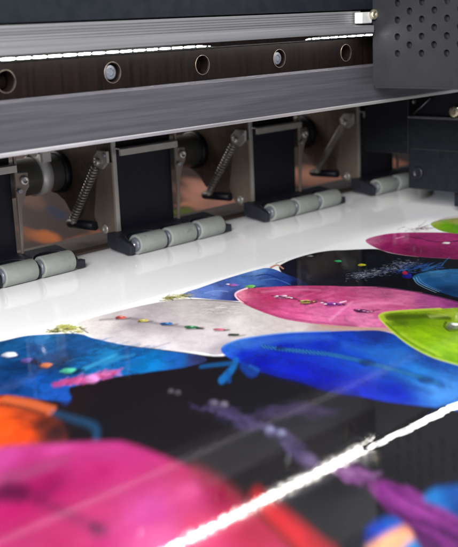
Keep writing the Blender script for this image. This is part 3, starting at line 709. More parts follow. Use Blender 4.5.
(0.6,0.3,190,195,205,0.48,0.5,3192,2386,3204,2393,3210,2389),
(0.6,0.3,150,160,185,0.29,0.5,3163,2404,3171,2403,3170,2400),
(0.6,0.3,150,160,185,0.37,0.5,3275,2315,3278,2311,3278,2306),
(0.6,0.3,60,90,140,0.36,0.5,3453,2346,3463,2349,3453,2334),
(0.6,0.3,60,90,140,0.41,0.5,3351,2346,3356,2340,3349,2331),
(0.6,0.3,190,195,205,0.39,0.5,3153,2375,3144,2364,3162,2378),
(0.6,0.3,105,115,140,0.4,0.5,3442,2341,3460,2339,3451,2339),
(0.6,0.3,105,115,140,0.3,0.5,3201,2393,3201,2387,3209,2395),
(0.6,0.3,60,90,140,0.27,0.5,3294,2366,3295,2368,3309,2367),
(0.6,0.3,190,195,205,0.31,0.5,3238,2378,3248,2379,3250,2378),
(0.6,0.3,190,195,205,0.43,0.5,3162,2396,3175,2393,3185,2398),
(0.6,0.3,70,85,125,0.37,0.5,3428,2358,3454,2372,3435,2358),
(0.6,0.3,105,115,140,0.34,0.5,3201,2386,3204,2383,3202,2386),
(0.6,0.3,105,115,140,0.28,0.5,3153,2422,3140,2410,3156,2415),
(0.6,0.3,190,195,205,0.39,0.5,3361,2341,3354,2336,3363,2340),
(0.6,0.3,150,160,185,0.33,0.5,3327,2359,3326,2361,3330,2357),
(0.6,0.3,60,90,140,0.43,0.5,3388,2293,3394,2301,3411,2305),
(0.6,0.3,150,160,185,0.45,0.5,3425,2369,3424,2361,3422,2355),
(0.6,0.3,105,115,140,0.36,0.5,3166,2437,3179,2438,3193,2449),
(0.6,0.3,105,115,140,0.39,0.5,3194,2351,3196,2346,3200,2349),
(0.6,0.3,190,195,205,0.46,0.5,3501,2354,3508,2358,3509,2356),
(0.6,0.3,190,195,205,0.32,0.5,3140,2384,3151,2382,3144,2379),
(0.6,0.3,105,115,140,0.41,0.5,3419,2367,3406,2355,3425,2366),
(0.6,0.3,150,160,185,0.27,0.5,3451,2330,3463,2328,3463,2327),
(0.6,0.3,150,160,185,0.34,0.5,3398,2408,3397,2405,3405,2405),
(0.6,0.3,105,115,140,0.45,0.5,3435,2379,3428,2369,3432,2364),
(0.6,0.3,105,115,140,0.33,0.5,3307,2331,3309,2329,3313,2327),
(0.6,0.3,190,195,205,0.43,0.5,3280,2335,3277,2333,3287,2333),
(0.6,0.3,105,115,140,0.46,0.5,3425,2363,3438,2365,3450,2370),
(0.6,0.3,150,160,185,0.37,0.5,3129,2431,3121,2425,3136,2431),
(0.6,0.3,60,90,140,0.4,0.5,3292,2318,3299,2318,3301,2319),
(0.6,0.3,190,195,205,0.37,0.5,3156,2447,3155,2447,3162,2446),
(0.6,0.3,150,160,185,0.35,0.5,3381,2369,3380,2365,3387,2368),
(0.6,0.3,70,85,125,0.48,0.5,3130,2355,3121,2343,3137,2343),
(0.6,0.3,60,90,140,0.44,0.5,3275,2326,3288,2333,3291,2333),
(0.6,0.3,60,90,140,0.5,0.5,3388,2366,3399,2370,3423,2381),
(0.6,0.3,105,115,140,0.47,0.5,3339,2329,3346,2338,3349,2326),
(0.6,0.3,105,115,140,0.35,0.5,3202,2382,3208,2378,3210,2384),
(0.6,0.3,150,160,185,0.43,0.5,3310,2368,3304,2362,3317,2366),
(0.6,0.3,70,85,125,0.38,0.5,3203,2363,3206,2359,3216,2364),
(0.6,0.3,105,115,140,0.39,0.5,3170,2391,3177,2402,3182,2390),
(0.6,0.3,190,195,205,0.25,0.5,3165,2363,3168,2361,3183,2363),
(0.6,0.3,70,85,125,0.31,0.5,3294,2367,3309,2375,3304,2368),
(0.6,0.3,60,90,140,0.38,0.5,3159,2381,3160,2384,3173,2382),
(0.6,0.3,60,90,140,0.35,0.5,3298,2335,3300,2324,3310,2332),
(0.6,0.3,70,85,125,0.25,0.5,3449,2419,3449,2418,3453,2416),
(0.6,0.3,190,195,205,0.32,0.5,3218,2414,3218,2412,3230,2419),
(0.6,0.3,105,115,140,0.25,0.5,3322,2366,3311,2351,3339,2365),
(0.6,0.3,150,160,185,0.4,0.5,3230,2367,3239,2366,3268,2381),
(0.6,0.3,70,85,125,0.3,0.5,3151,2381,3146,2374,3158,2381),
(0.6,0.3,105,115,140,0.45,0.5,3152,2381,3156,2377,3168,2381),
(0.6,0.3,105,115,140,0.27,0.5,3386,2351,3386,2343,3406,2357),
(0.6,0.3,60,90,140,0.42,0.5,3183,2413,3201,2423,3206,2421),
(0.6,0.3,105,115,140,0.32,0.5,3300,2367,3301,2366,3312,2374),
(0.6,0.3,190,195,205,0.32,0.5,3123,2378,3119,2371,3132,2378),
(0.6,0.3,70,85,125,0.37,0.5,3383,2348,3397,2348,3396,2345),
(0.6,0.3,70,85,125,0.41,0.5,3397,2351,3403,2354,3403,2351),
(0.6,0.3,105,115,140,0.4,0.5,3353,2377,3347,2370,3356,2378),
(0.6,0.3,70,85,125,0.26,0.5,3313,2323,3314,2323,3327,2328),
(0.6,0.3,105,115,140,0.45,0.5,3383,2356,3396,2356,3399,2361),
(0.6,0.3,70,85,125,0.3,0.5,3445,2403,3450,2403,3452,2401),
(0.6,0.3,105,115,140,0.41,0.5,3297,2401,3292,2395,3312,2402),
(0.6,0.3,150,160,185,0.47,0.5,3259,2344,3250,2334,3258,2337),
(0.6,0.3,105,115,140,0.26,0.5,3443,2378,3436,2361,3469,2383),
(0.6,0.3,70,85,125,0.35,0.5,3237,2411,3256,2420,3250,2411),
(0.6,0.3,70,85,125,0.36,0.5,3264,2319,3253,2305,3276,2321),
(0.6,0.3,105,115,140,0.5,0.5,3401,2364,3408,2367,3405,2360),
(0.6,0.3,70,85,125,0.41,0.5,3270,2349,3276,2344,3276,2345),
(0.6,0.3,150,160,185,0.3,0.5,3360,2359,3355,2341,3381,2361),
(0.6,0.3,190,195,205,0.44,0.5,3164,2341,3164,2339,3173,2339),
(0.6,0.3,150,160,185,0.35,0.5,3348,2367,3353,2370,3351,2360),
(0.6,0.3,105,115,140,0.32,0.5,3374,2322,3378,2315,3380,2316),
(0.6,0.3,60,90,140,0.33,0.5,3312,2345,3314,2343,3320,2336),
(0.6,0.3,70,85,125,0.26,0.5,3153,2401,3150,2396,3157,2401),
(0.6,0.3,105,115,140,0.25,0.5,3245,2368,3244,2367,3245,2363),
(0.6,0.3,150,160,185,0.43,0.5,3150,2410,3149,2400,3159,2408),
(0.6,0.3,60,90,140,0.47,0.5,3114,2366,3118,2360,3114,2359),
(0.6,0.3,190,195,205,0.43,0.5,3365,2353,3375,2347,3381,2352),
(0.6,0.3,190,195,205,0.39,0.5,3237,2395,3237,2394,3233,2388),
(0.6,0.3,105,115,140,0.4,0.5,3225,2351,3233,2352,3232,2348),
(0.6,0.3,105,115,140,0.36,0.5,3312,2384,3313,2381,3311,2379),
(0.6,0.3,105,115,140,0.34,0.5,3279,2370,3288,2365,3285,2367),
(0.6,0.3,190,195,205,0.28,0.5,3203,2370,3200,2372,3208,2368),
(0.6,0.3,60,90,140,0.27,0.5,3094,2394,3105,2400,3101,2393),
(0.6,0.3,190,195,205,0.34,0.5,3443,2356,3443,2354,3448,2355),
(0.6,0.3,60,90,140,0.33,0.5,3116,2382,3121,2378,3130,2379),
(0.6,0.3,105,115,140,0.4,0.5,3402,2331,3402,2322,3414,2333),
(0.6,0.3,105,115,140,0.39,0.5,3130,2388,3144,2392,3152,2390),
(0.6,0.3,60,90,140,0.37,0.5,3257,2376,3253,2376,3263,2376),
(0.6,0.3,70,85,125,0.27,0.5,3266,2325,3282,2328,3289,2327),
(0.6,0.3,70,85,125,0.4,0.5,3184,2416,3190,2419,3199,2423),
(0.6,0.3,60,90,140,0.34,0.5,3229,2301,3236,2303,3235,2304),
(0.6,0.3,190,195,205,0.44,0.5,3432,2384,3424,2374,3434,2377),
(0.6,0.3,70,85,125,0.4,0.5,3422,2384,3425,2381,3429,2381),
(0.6,0.3,150,160,185,0.33,0.5,3195,2347,3201,2349,3196,2343),
(0.6,0.3,190,195,205,0.31,0.5,3201,2406,3210,2406,3219,2411),
(0.6,0.3,190,195,205,0.46,0.5,3428,2377,3423,2367,3439,2379),
(0.6,0.3,190,195,205,0.26,0.5,3238,2334,3261,2343,3263,2335),
(0.6,0.3,150,160,185,0.48,0.5,3363,2342,3372,2344,3376,2345),
(0.6,0.3,105,115,140,0.4,0.5,3333,2326,3333,2323,3341,2328),
(0.6,0.3,105,115,140,0.37,0.5,3269,2379,3265,2377,3277,2380),
(0.6,0.3,190,195,205,0.35,0.5,3381,2354,3388,2355,3402,2358),
(0.6,0.3,105,115,140,0.3,0.5,3316,2364,3326,2360,3323,2362),
(0.6,0.3,190,195,205,0.46,0.5,3325,2310,3336,2316,3320,2300),
(0.6,0.3,105,115,140,0.46,0.5,3124,2360,3132,2369,3137,2362),
(0.6,0.3,105,115,140,0.31,0.5,3382,2360,3385,2359,3396,2366),
(0.6,0.3,190,195,205,0.39,0.5,3231,2423,3235,2428,3236,2420),
(0.6,0.3,105,115,140,0.27,0.5,3354,2350,3348,2337,3356,2346),
(0.6,0.3,70,85,125,0.26,0.5,3142,2382,3138,2375,3146,2380),
(0.6,0.3,60,90,140,0.33,0.5,3171,2382,3176,2381,3195,2391),
(0.6,0.3,60,90,140,0.28,0.5,3334,2333,3329,2324,3338,2325),
(0.6,0.3,190,195,205,0.27,0.5,3419,2337,3409,2329,3434,2334),
(0.6,0.3,105,115,140,0.48,0.5,3201,2344,3222,2356,3218,2350),
(0.6,0.3,150,160,185,0.37,0.5,3440,2373,3442,2370,3450,2369),
(0.6,0.3,60,90,140,0.44,0.5,3217,2417,3222,2414,3218,2408),
(0.6,0.3,190,195,205,0.45,0.5,3248,2397,3245,2391,3259,2395),
(0.6,0.3,150,160,185,0.33,0.5,3176,2433,3180,2433,3196,2437),
(0.6,0.3,70,85,125,0.37,0.5,3378,2364,3399,2370,3406,2368),
(0.6,0.3,150,160,185,0.46,0.5,3445,2339,3453,2338,3456,2332),
(0.6,0.3,70,85,125,0.36,0.5,3235,2345,3250,2352,3248,2349),
(0.6,0.3,190,195,205,0.33,0.5,3437,2343,3438,2341,3450,2343),
(0.6,0.3,70,85,125,0.25,0.5,3199,2377,3205,2376,3205,2371),
(0.6,0.3,105,115,140,0.37,0.5,3356,2384,3373,2398,3360,2385),
(0.6,0.3,70,85,125,0.3,0.5,3084,2387,3082,2388,3093,2389),
(0.6,0.3,60,90,140,0.35,0.5,3479,2384,3491,2399,3490,2391),
(0.6,0.3,60,90,140,0.3,0.5,3366,2319,3371,2320,3367,2314),
(0.6,0.3,190,195,205,0.36,0.5,3126,2364,3129,2364,3144,2365),
(0.6,0.3,60,90,140,0.48,0.5,3331,2322,3348,2322,3356,2327),
(0.6,0.3,105,115,140,0.27,0.5,3368,2385,3367,2372,3376,2379),
(0.6,0.3,150,160,185,0.29,0.5,3419,2329,3425,2327,3432,2330),
(0.6,0.3,190,195,205,0.33,0.5,3406,2404,3395,2400,3408,2402),
(0.6,0.3,105,115,140,0.42,0.5,3162,2365,3166,2367,3174,2367),
(0.6,0.3,150,160,185,0.26,0.5,3233,2358,3237,2359,3248,2363),
(0.6,0.3,70,85,125,0.29,0.5,3425,2350,3427,2347,3443,2350),
(0.6,0.3,150,160,185,0.36,0.5,3276,2347,3275,2346,3277,2346),
(0.6,0.3,70,85,125,0.4,0.5,3443,2335,3455,2344,3458,2336),
(0.6,0.3,105,115,140,0.37,0.5,3418,2371,3420,2366,3426,2369),
(0.6,0.3,60,90,140,0.45,0.5,3275,2318,3282,2321,3283,2317),
(0.6,0.3,60,90,140,0.34,0.5,3290,2362,3295,2363,3306,2366),
(0.6,0.3,60,90,140,0.45,0.5,3303,2317,3311,2317,3325,2320),
(0.6,0.3,190,195,205,0.41,0.5,3322,2349,3340,2351,3320,2337),
(0.6,0.3,150,160,185,0.39,0.5,3471,2429,3477,2431,3467,2415),
(0.6,0.3,70,85,125,0.47,0.5,3294,2349,3298,2355,3299,2349),
(0.6,0.3,105,115,140,0.28,0.5,3393,2325,3395,2325,3407,2326),
(0.6,0.3,70,85,125,0.28,0.5,3413,2380,3421,2388,3417,2380),
(0.6,0.3,105,115,140,0.33,0.5,3214,2398,3210,2397,3221,2397),
(0.6,0.3,190,195,205,0.37,0.5,3398,2404,3408,2406,3400,2395),
(0.6,0.3,105,115,140,0.46,0.5,3174,2439,3176,2435,3179,2436),
(0.6,0.3,190,195,205,0.34,0.5,3178,2387,3191,2392,3181,2385),
(0.6,0.3,150,160,185,0.38,0.5,3215,2365,3223,2363,3223,2363),
(0.6,0.3,60,90,140,0.46,0.5,3404,2352,3403,2351,3411,2351),
(0.6,0.3,105,115,140,0.43,0.5,3391,2362,3408,2376,3397,2363),
(0.6,0.3,60,90,140,0.46,0.5,3285,2326,3294,2326,3297,2325),
(0.6,0.3,150,160,185,0.36,0.5,3141,2424,3134,2413,3134,2409),
(0.6,0.3,70,85,125,0.32,0.5,3474,2347,3486,2348,3489,2345),
(0.6,0.3,70,85,125,0.48,0.5,3231,2358,3228,2349,3244,2359),
(0.6,0.3,190,195,205,0.41,0.5,3158,2365,3154,2376,3161,2365),
(0.6,0.3,150,160,185,0.46,0.5,3188,2359,3190,2359,3203,2360),
(0.6,0.3,150,160,185,0.26,0.5,3190,2337,3198,2339,3193,2332),
(0.6,0.3,190,195,205,0.43,0.5,3201,2383,3207,2382,3207,2374),
(0.6,0.3,60,90,140,0.44,0.5,3382,2361,3379,2356,3392,2362),
(0.6,0.3,70,85,125,0.36,0.5,3175,2383,3183,2385,3181,2379),
(0.6,0.3,190,195,205,0.45,0.5,3198,2355,3196,2350,3206,2348),
(0.6,0.3,60,90,140,0.25,0.5,3282,2317,3293,2318,3281,2311),
(0.6,0.3,70,85,125,0.26,0.5,3341,2384,3331,2382,3345,2383),
(0.6,0.3,60,90,140,0.29,0.5,3206,2427,3208,2431,3204,2425),
(0.6,0.3,105,115,140,0.46,0.5,3430,2327,3443,2327,3441,2327),
(0.6,0.3,105,115,140,0.48,0.5,3137,2361,3139,2361,3141,2360),
(0.6,0.3,150,160,185,0.48,0.5,3257,2372,3268,2375,3272,2376),
(0.6,0.3,190,195,205,0.33,0.5,3125,2389,3122,2384,3133,2389),
(0.6,0.3,190,195,205,0.43,0.5,3419,2359,3421,2357,3430,2358),
(0.6,0.3,150,160,185,0.5,0.5,3115,2390,3116,2382,3128,2387),
(0.6,0.3,190,195,205,0.31,0.5,3196,2324,3203,2319,3202,2316),
(0.6,0.3,60,90,140,0.45,0.5,3419,2392,3424,2392,3429,2388),
(0.6,0.3,60,90,140,0.33,0.5,3325,2367,3329,2373,3330,2367),
(0.6,0.3,150,160,185,0.3,0.5,3146,2426,3148,2428,3145,2420),
(0.6,0.3,60,90,140,0.33,0.5,3401,2388,3405,2388,3392,2376),
(0.6,0.3,105,115,140,0.32,0.5,3168,2436,3176,2438,3171,2434),
(0.6,0.3,60,90,140,0.33,0.5,3369,2319,3375,2326,3380,2321),
(0.6,0.3,70,85,125,0.5,0.5,3350,2353,3362,2358,3351,2348),
(0.6,0.3,70,85,125,0.43,0.5,3211,2373,3216,2370,3216,2367),
(0.6,0.3,105,115,140,0.42,0.5,3435,2340,3437,2339,3452,2348),
(0.6,0.3,70,85,125,0.25,0.5,3172,2404,3174,2406,3182,2399),
(0.6,0.3,150,160,185,0.39,0.5,3361,2342,3368,2342,3370,2340),
(0.6,0.3,150,160,185,0.41,0.5,3328,2339,3322,2334,3326,2334),
(0.6,0.3,70,85,125,0.28,0.5,3321,2372,3334,2379,3330,2367),
(0.6,0.3,190,195,205,0.26,0.5,3450,2358,3460,2364,3451,2356),
(0.6,0.3,60,90,140,0.3,0.5,3382,2386,3378,2383,3380,2378),
(0.6,0.3,150,160,185,0.37,0.5,3315,2346,3317,2345,3320,2341),
(0.6,0.3,190,195,205,0.48,0.5,3359,2323,3369,2327,3386,2330),
(0.6,0.3,70,85,125,0.38,0.5,3409,2409,3405,2403,3414,2409),
(0.6,0.3,105,115,140,0.5,0.5,3162,2361,3168,2361,3170,2363),
(0.6,0.3,150,160,185,0.42,0.5,3146,2349,3156,2350,3153,2348),
(0.6,0.3,150,160,185,0.41,0.5,3150,2389,3158,2387,3167,2394),
(0.6,0.3,70,85,125,0.31,0.5,3168,2432,3177,2429,3177,2434),
(0.6,0.3,60,90,140,0.26,0.5,3119,2396,3118,2404,3131,2400),
(0.6,0.3,70,85,125,0.42,0.5,3401,2349,3410,2351,3411,2351),
(0.6,0.3,150,160,185,0.47,0.5,3417,2422,3411,2415,3435,2429),
(0.6,0.3,190,195,205,0.3,0.5,3215,2360,3217,2366,3240,2370),
(0.6,0.3,190,195,205,0.31,0.5,3307,2375,3331,2385,3311,2375),
(0.6,0.3,70,85,125,0.46,0.5,3344,2337,3334,2325,3349,2338),
(0.6,0.3,70,85,125,0.27,0.5,3368,2308,3368,2304,3364,2304),
(0.6,0.3,70,85,125,0.31,0.5,3488,2389,3497,2387,3496,2386),
(0.6,0.3,70,85,125,0.26,0.5,3384,2393,3404,2400,3391,2392),
(0.6,0.3,190,195,205,0.34,0.5,3310,2353,3314,2352,3322,2357),
(0.6,0.3,70,85,125,0.31,0.5,3330,2322,3344,2321,3339,2316),
(0.9,0.5,30,50,140,0.37,0.6,3411,2302,3431,2302,3444,2306),
(0.9,0.5,40,90,170,0.39,0.6,3260,2293,3274,2290,3295,2273),
(0.9,0.5,70,120,190,0.64,0.6,3312,2272,3314,2250,3328,2248),
(0.9,0.5,40,90,170,0.59,0.6,3338,2296,3324,2262,3305,2213),
(0.9,0.5,30,50,140,0.41,0.6,3316,2309,3323,2296,3367,2307),
(0.9,0.5,30,50,140,0.41,0.6,3384,2288,3425,2292,3455,2286),
(0.9,0.5,40,90,170,0.4,0.6,3407,2304,3399,2292,3421,2295),
(0.9,0.5,70,120,190,0.5,0.6,3352,2313,3381,2328,3388,2323),
(0.9,0.5,30,50,140,0.62,0.6,3357,2319,3369,2316,3377,2316),
(0.9,0.5,30,50,140,0.58,0.6,3357,2283,3385,2287,3430,2306),
(0.9,0.5,40,90,170,0.48,0.6,3415,2291,3444,2275,3497,2272),
(0.9,0.5,30,50,140,0.36,0.6,3408,2289,3429,2283,3448,2278),
(0.9,0.5,70,120,190,0.51,0.6,3431,2282,3439,2276,3457,2282),
(0.9,0.5,40,90,170,0.38,0.6,3431,2253,3456,2246,3492,2250),
(0.9,0.5,70,120,190,0.54,0.6,3385,2306,3396,2310,3406,2311),
(0.9,0.5,70,120,190,0.44,0.6,3407,2290,3420,2281,3453,2277),
(0.9,0.5,40,90,170,0.51,0.6,3399,2272,3427,2274,3456,2278),
(0.9,0.5,30,50,140,0.44,0.6,3399,2278,3413,2266,3426,2259),
(0.9,0.5,40,90,170,0.68,0.6,3426,2278,3420,2272,3421,2261),
(0.9,0.5,30,50,140,0.52,0.6,3395,2276,3413,2274,3417,2273),
(0.9,0.5,30,50,140,0.51,0.6,3287,2362,3288,2348,3293,2327),
(0.9,0.5,40,90,170,0.49,0.6,3334,2297,3356,2292,3360,2294),
(0.9,0.5,70,120,190,0.63,0.6,3318,2299,3345,2308,3402,2340),
(0.9,0.5,40,90,170,0.55,0.6,3368,2283,3387,2285,3384,2278),
(0.9,0.5,30,50,140,0.42,0.6,3387,2308,3420,2315,3463,2327),
(0.9,0.5,40,90,170,0.51,0.6,3322,2301,3338,2298,3348,2292),
(0.9,0.5,30,50,140,0.6,0.6,3267,2297,3309,2306,3335,2310),
(0.9,0.5,40,90,170,0.63,0.6,3424,2287,3460,2291,3490,2290),
(0.9,0.5,70,120,190,0.49,0.6,3316,2312,3307,2292,3304,2277),
(0.9,0.5,40,90,170,0.41,0.6,3389,2253,3429,2251,3455,2242),
(0.9,0.5,40,90,170,0.63,0.6,3311,2317,3331,2322,3329,2315),
(0.9,0.5,40,90,170,0.54,0.6,3429,2281,3452,2284,3477,2291),
(0.9,0.5,30,50,140,0.52,0.6,3398,2321,3414,2328,3417,2325),
(0.9,0.5,70,120,190,0.48,0.6,3306,2311,3322,2312,3346,2303),
(0.9,0.5,30,50,140,0.67,0.6,3397,2271,3390,2253,3391,2240),
(0.9,0.5,70,120,190,0.54,0.6,3322,2299,3349,2301,3390,2314),
(0.9,0.5,70,120,190,0.65,0.6,3370,2285,3392,2283,3409,2281),
(0.9,0.5,40,90,170,0.47,0.6,3298,2304,3315,2308,3315,2307),
(0.9,0.5,70,120,190,0.6,0.6,3401,2285,3406,2262,3412,2245),
(0.9,0.5,70,120,190,0.48,0.6,3398,2281,3440,2299,3466,2317),
(0.9,0.5,40,90,170,0.62,0.6,3373,2273,3397,2288,3405,2284),
(0.9,0.5,30,50,140,0.41,0.6,3296,2303,3295,2292,3313,2298),
(0.9,0.5,30,50,140,0.64,0.6,3370,2332,3404,2342,3442,2349),
(0.9,0.5,70,120,190,0.52,0.6,3385,2314,3408,2316,3434,2324),
(0.9,0.5,30,50,140,0.69,0.6,3301,2321,3308,2316,3341,2329),
(0.9,0.5,30,50,140,0.58,0.6,3344,2329,3393,2335,3424,2337),
(0.9,0.5,70,120,190,0.43,0.6,3305,2317,3317,2312,3354,2308),
(0.9,0.5,70,120,190,0.67,0.6,3320,2296,3346,2309,3344,2304),
(0.9,0.5,70,120,190,0.53,0.6,3413,2293,3432,2290,3459,2281),
(0.9,0.5,70,120,190,0.42,0.6,3294,2309,3320,2305,3353,2309),
(0.9,0.5,40,90,170,0.66,0.6,3388,2299,3406,2292,3423,2292),
(0.9,0.5,70,120,190,0.37,0.6,3361,2341,3411,2357,3466,2369),
(0.9,0.5,70,120,190,0.41,0.6,3325,2284,3352,2281,3383,2282),
(0.9,0.5,40,90,170,0.55,0.6,3357,2277,3385,2274,3399,2269),
(0.9,0.5,40,90,170,0.35,0.6,3411,2300,3434,2300,3484,2312),
(0.9,0.5,70,120,190,0.35,0.6,3411,2287,3417,2285,3409,2275),
(0.9,0.5,30,50,140,0.69,0.6,3397,2299,3396,2288,3390,2269),
(0.9,0.5,30,50,140,0.62,0.6,3299,2287,3304,2269,3317,2249),
(0.9,0.5,40,90,170,0.57,0.6,3351,2293,3359,2280,3384,2276),
(0.9,0.5,30,50,140,0.47,0.6,3350,2297,3366,2300,3376,2302),
(4.8,0.5,30,20,35,0.45,1.1,3226,2233,3232,2207,3273,2210),))
fill((3271,2230,3248,2213,3227,2212,3224,2225,3230,2242,3251,2259,3273,2270,3296,2276,3295,2261,3289,2245),(3261,2244,35,35,165,3292,2254,55,55,218,3230,2236,24,24,115),soft=0.7)
strokes((
(3.3,0.5,30,20,35,0.45,1.1,3266,2264,3268,2249,3295,2254),))
fill((3295,2266,3281,2258,3270,2255,3268,2261,3272,2270,3284,2282,3301,2291,3310,2291,3314,2286,3307,2276),(3290,2273,205,45,70,3311,2281,255,68,99,3269,2266,143,31,49),soft=0.7)
fill((3260,2215,3350,2215,3420,2180,3462,2140,3560,1967,3274,1613,3044,1716,3099,1914,3116,1985,3146,2058,3189,2144),(3266,2196,40,120,180,3356,2178,65,135,190,3244,2118,25,90,150,3322,2088,40,105,165,3167,1998,15,60,110,3274,1972,30,80,140),soft=0.7,grain=0.25)
strokes((
(0.9,0.6,150,195,220,0.7,0.5,3243,2201,3186,2149,3147,2089,3112,2015),
(0.9,0.6,150,195,220,0.7,0.5,3259,2200,3201,2148,3162,2088,3127,2013),
(0.9,0.6,150,195,220,0.35,0.5,3273,2199,3216,2146,3175,2086,3140,2011),
(0.8,0.4,40,100,180,0.64,0.6,3383,2260,3396,2243,3428,2229),
(0.8,0.4,60,130,200,0.8,0.6,3465,2220,3549,2254,3617,2277),
(0.8,0.4,60,130,200,0.63,0.6,3363,2240,3384,2235,3413,2237),
(0.8,0.4,60,130,200,0.61,0.6,3402,2229,3399,2212,3411,2218),
(0.8,0.4,60,130,200,0.67,0.6,3417,2244,3426,2234,3420,2222),
(0.8,0.4,40,100,180,0.51,0.6,3337,2241,3341,2234,3376,2241),
(0.8,0.4,60,130,200,0.64,0.6,3426,2218,3445,2210,3452,2199),
(0.8,0.4,40,100,180,0.49,0.6,3443,2220,3486,2242,3521,2245),
(0.8,0.4,40,100,180,0.51,0.6,3354,2233,3440,2268,3514,2281),
(0.8,0.4,60,130,200,0.57,0.6,3366,2237,3381,2239,3395,2238),
(0.8,0.4,40,100,180,0.78,0.6,3372,2248,3368,2230,3370,2211),
(0.8,0.4,60,130,200,0.56,0.6,3426,2252,3456,2234,3489,2225),
(0.8,0.4,60,130,200,0.59,0.6,3416,2235,3445,2245,3450,2230),
(0.8,0.4,60,130,200,0.42,0.6,3394,2252,3414,2242,3422,2224),
(0.8,0.4,40,100,180,0.54,0.6,3450,2219,3452,2211,3434,2187),
(0.8,0.4,60,130,200,0.74,0.6,3363,2248,3377,2230,3394,2223),
(0.8,0.4,60,130,200,0.6,0.6,3379,2232,3425,2234,3460,2237),
(0.8,0.4,40,100,180,0.75,0.6,3401,2240,3405,2234,3407,2220),
(0.8,0.4,40,100,180,0.7,0.6,3437,2219,3434,2202,3435,2195),
(0.8,0.4,40,100,180,0.4,0.6,3373,2254,3425,2242,3459,2220),
(0.8,0.4,60,130,200,0.78,0.6,3413,2210,3396,2179,3378,2151),
(0.8,0.4,40,100,180,0.44,0.6,3415,2215,3426,2205,3453,2195),
(0.8,0.4,60,130,200,0.74,0.6,3404,2247,3450,2268,3489,2276),
(0.8,0.4,60,130,200,0.65,0.6,3434,2242,3472,2248,3519,2253),
(0.8,0.4,60,130,200,0.42,0.6,3351,2234,3370,2219,3392,2210),))
fill((2545,2764,2606,2778,2656,2780,2780,2794,2887,2798,2998,2796,3040,2784,3045,2745,3002,2632,2957,2516,2865,2425,2660,2471,2596,2536,2572,2589,2548,2670,2531,2722),(2578,2755,125,150,215,2643,2739,95,130,210,2613,2656,110,140,215,2771,2741,75,110,195,2617,2602,60,80,160,2643,2566,30,38,95,2860,2723,80,125,205,2970,2765,110,155,220,2961,2691,60,100,190,2918,2585,40,70,160,2912,2514,20,25,60),soft=0.7,grain=0.2,wr=0.3)
strokes((
(1.6,1,150,170,225,0.6,0.8,2612,2708,2662,2699,2678,2651),
(2,1,25,40,110,0.7,0.8,2916,2727,2962,2703,2920,2582),
(2,1,95,140,215,0.6,0.8,2883,2663,2926,2629,2893,2527),
(2.5,0.5,30,20,35,0.45,1.1,2740,2700,2751,2676,2776,2671),))
fill((2772,2686,2760,2686,2749,2686,2742,2694,2741,2708,2750,2718,2760,2727,2769,2719,2778,2713,2775,2700),(2760,2704,165,95,180,2777,2707,218,130,237,2742,2702,115,66,125),soft=0.7)
strokes((
(1.4,0.5,30,20,35,0.45,1.1,2748,2725,2751,2716,2762,2717),))
fill((2761,2723,2755,2718,2752,2720,2750,2723,2749,2728,2753,2734,2760,2738,2764,2737,2766,2734,2766,2729),(2758,2728,240,200,240,2765,2731,255,255,255,2749,2726,168,140,168),soft=0.7)
strokes((
(2.8,0.5,30,20,35,0.45,1.1,2762,2632,2773,2606,2801,2601),))
fill((2795,2620,2783,2614,2770,2613,2763,2626,2761,2640,2773,2651,2784,2655,2795,2654,2804,2646,2805,2631),(2783,2636,110,185,95,2802,2639,149,243,130,2764,2634,77,129,66),soft=0.7)
strokes((
(2,1,35,45,90,0.7,0.8,2781,2608,2818,2594),))
fill((2069,2786,2130,2795,2218,2791,2324,2778,2424,2753,2498,2709,2561,2620,2597,2512,2602,2370,2592,2092,2674,1867,2603,1817,2487,2008,2308,2142,2126,2142,2098,2210,2064,2287,2034,2371,2015,2421,2000,2527,1995,2598,2021,2684),(2078,2773,211,207,206,2101,2703,202,196,197,2259,2757,188,180,183,2338,2713,174,166,170,2470,2642,181,176,176,2488,2506,170,165,165,2514,2362,188,184,182,2197,2631,156,146,153,2203,2485,178,169,175,2067,2557,197,191,195,2103,2400,201,195,200,2191,2282,199,192,196,2355,2497,185,178,180,2387,2313,197,192,192,2478,2170,194,184,183,2530,2042,182,159,153,2154,2178,169,161,169),soft=1,grain=0.07,wr=0.1)
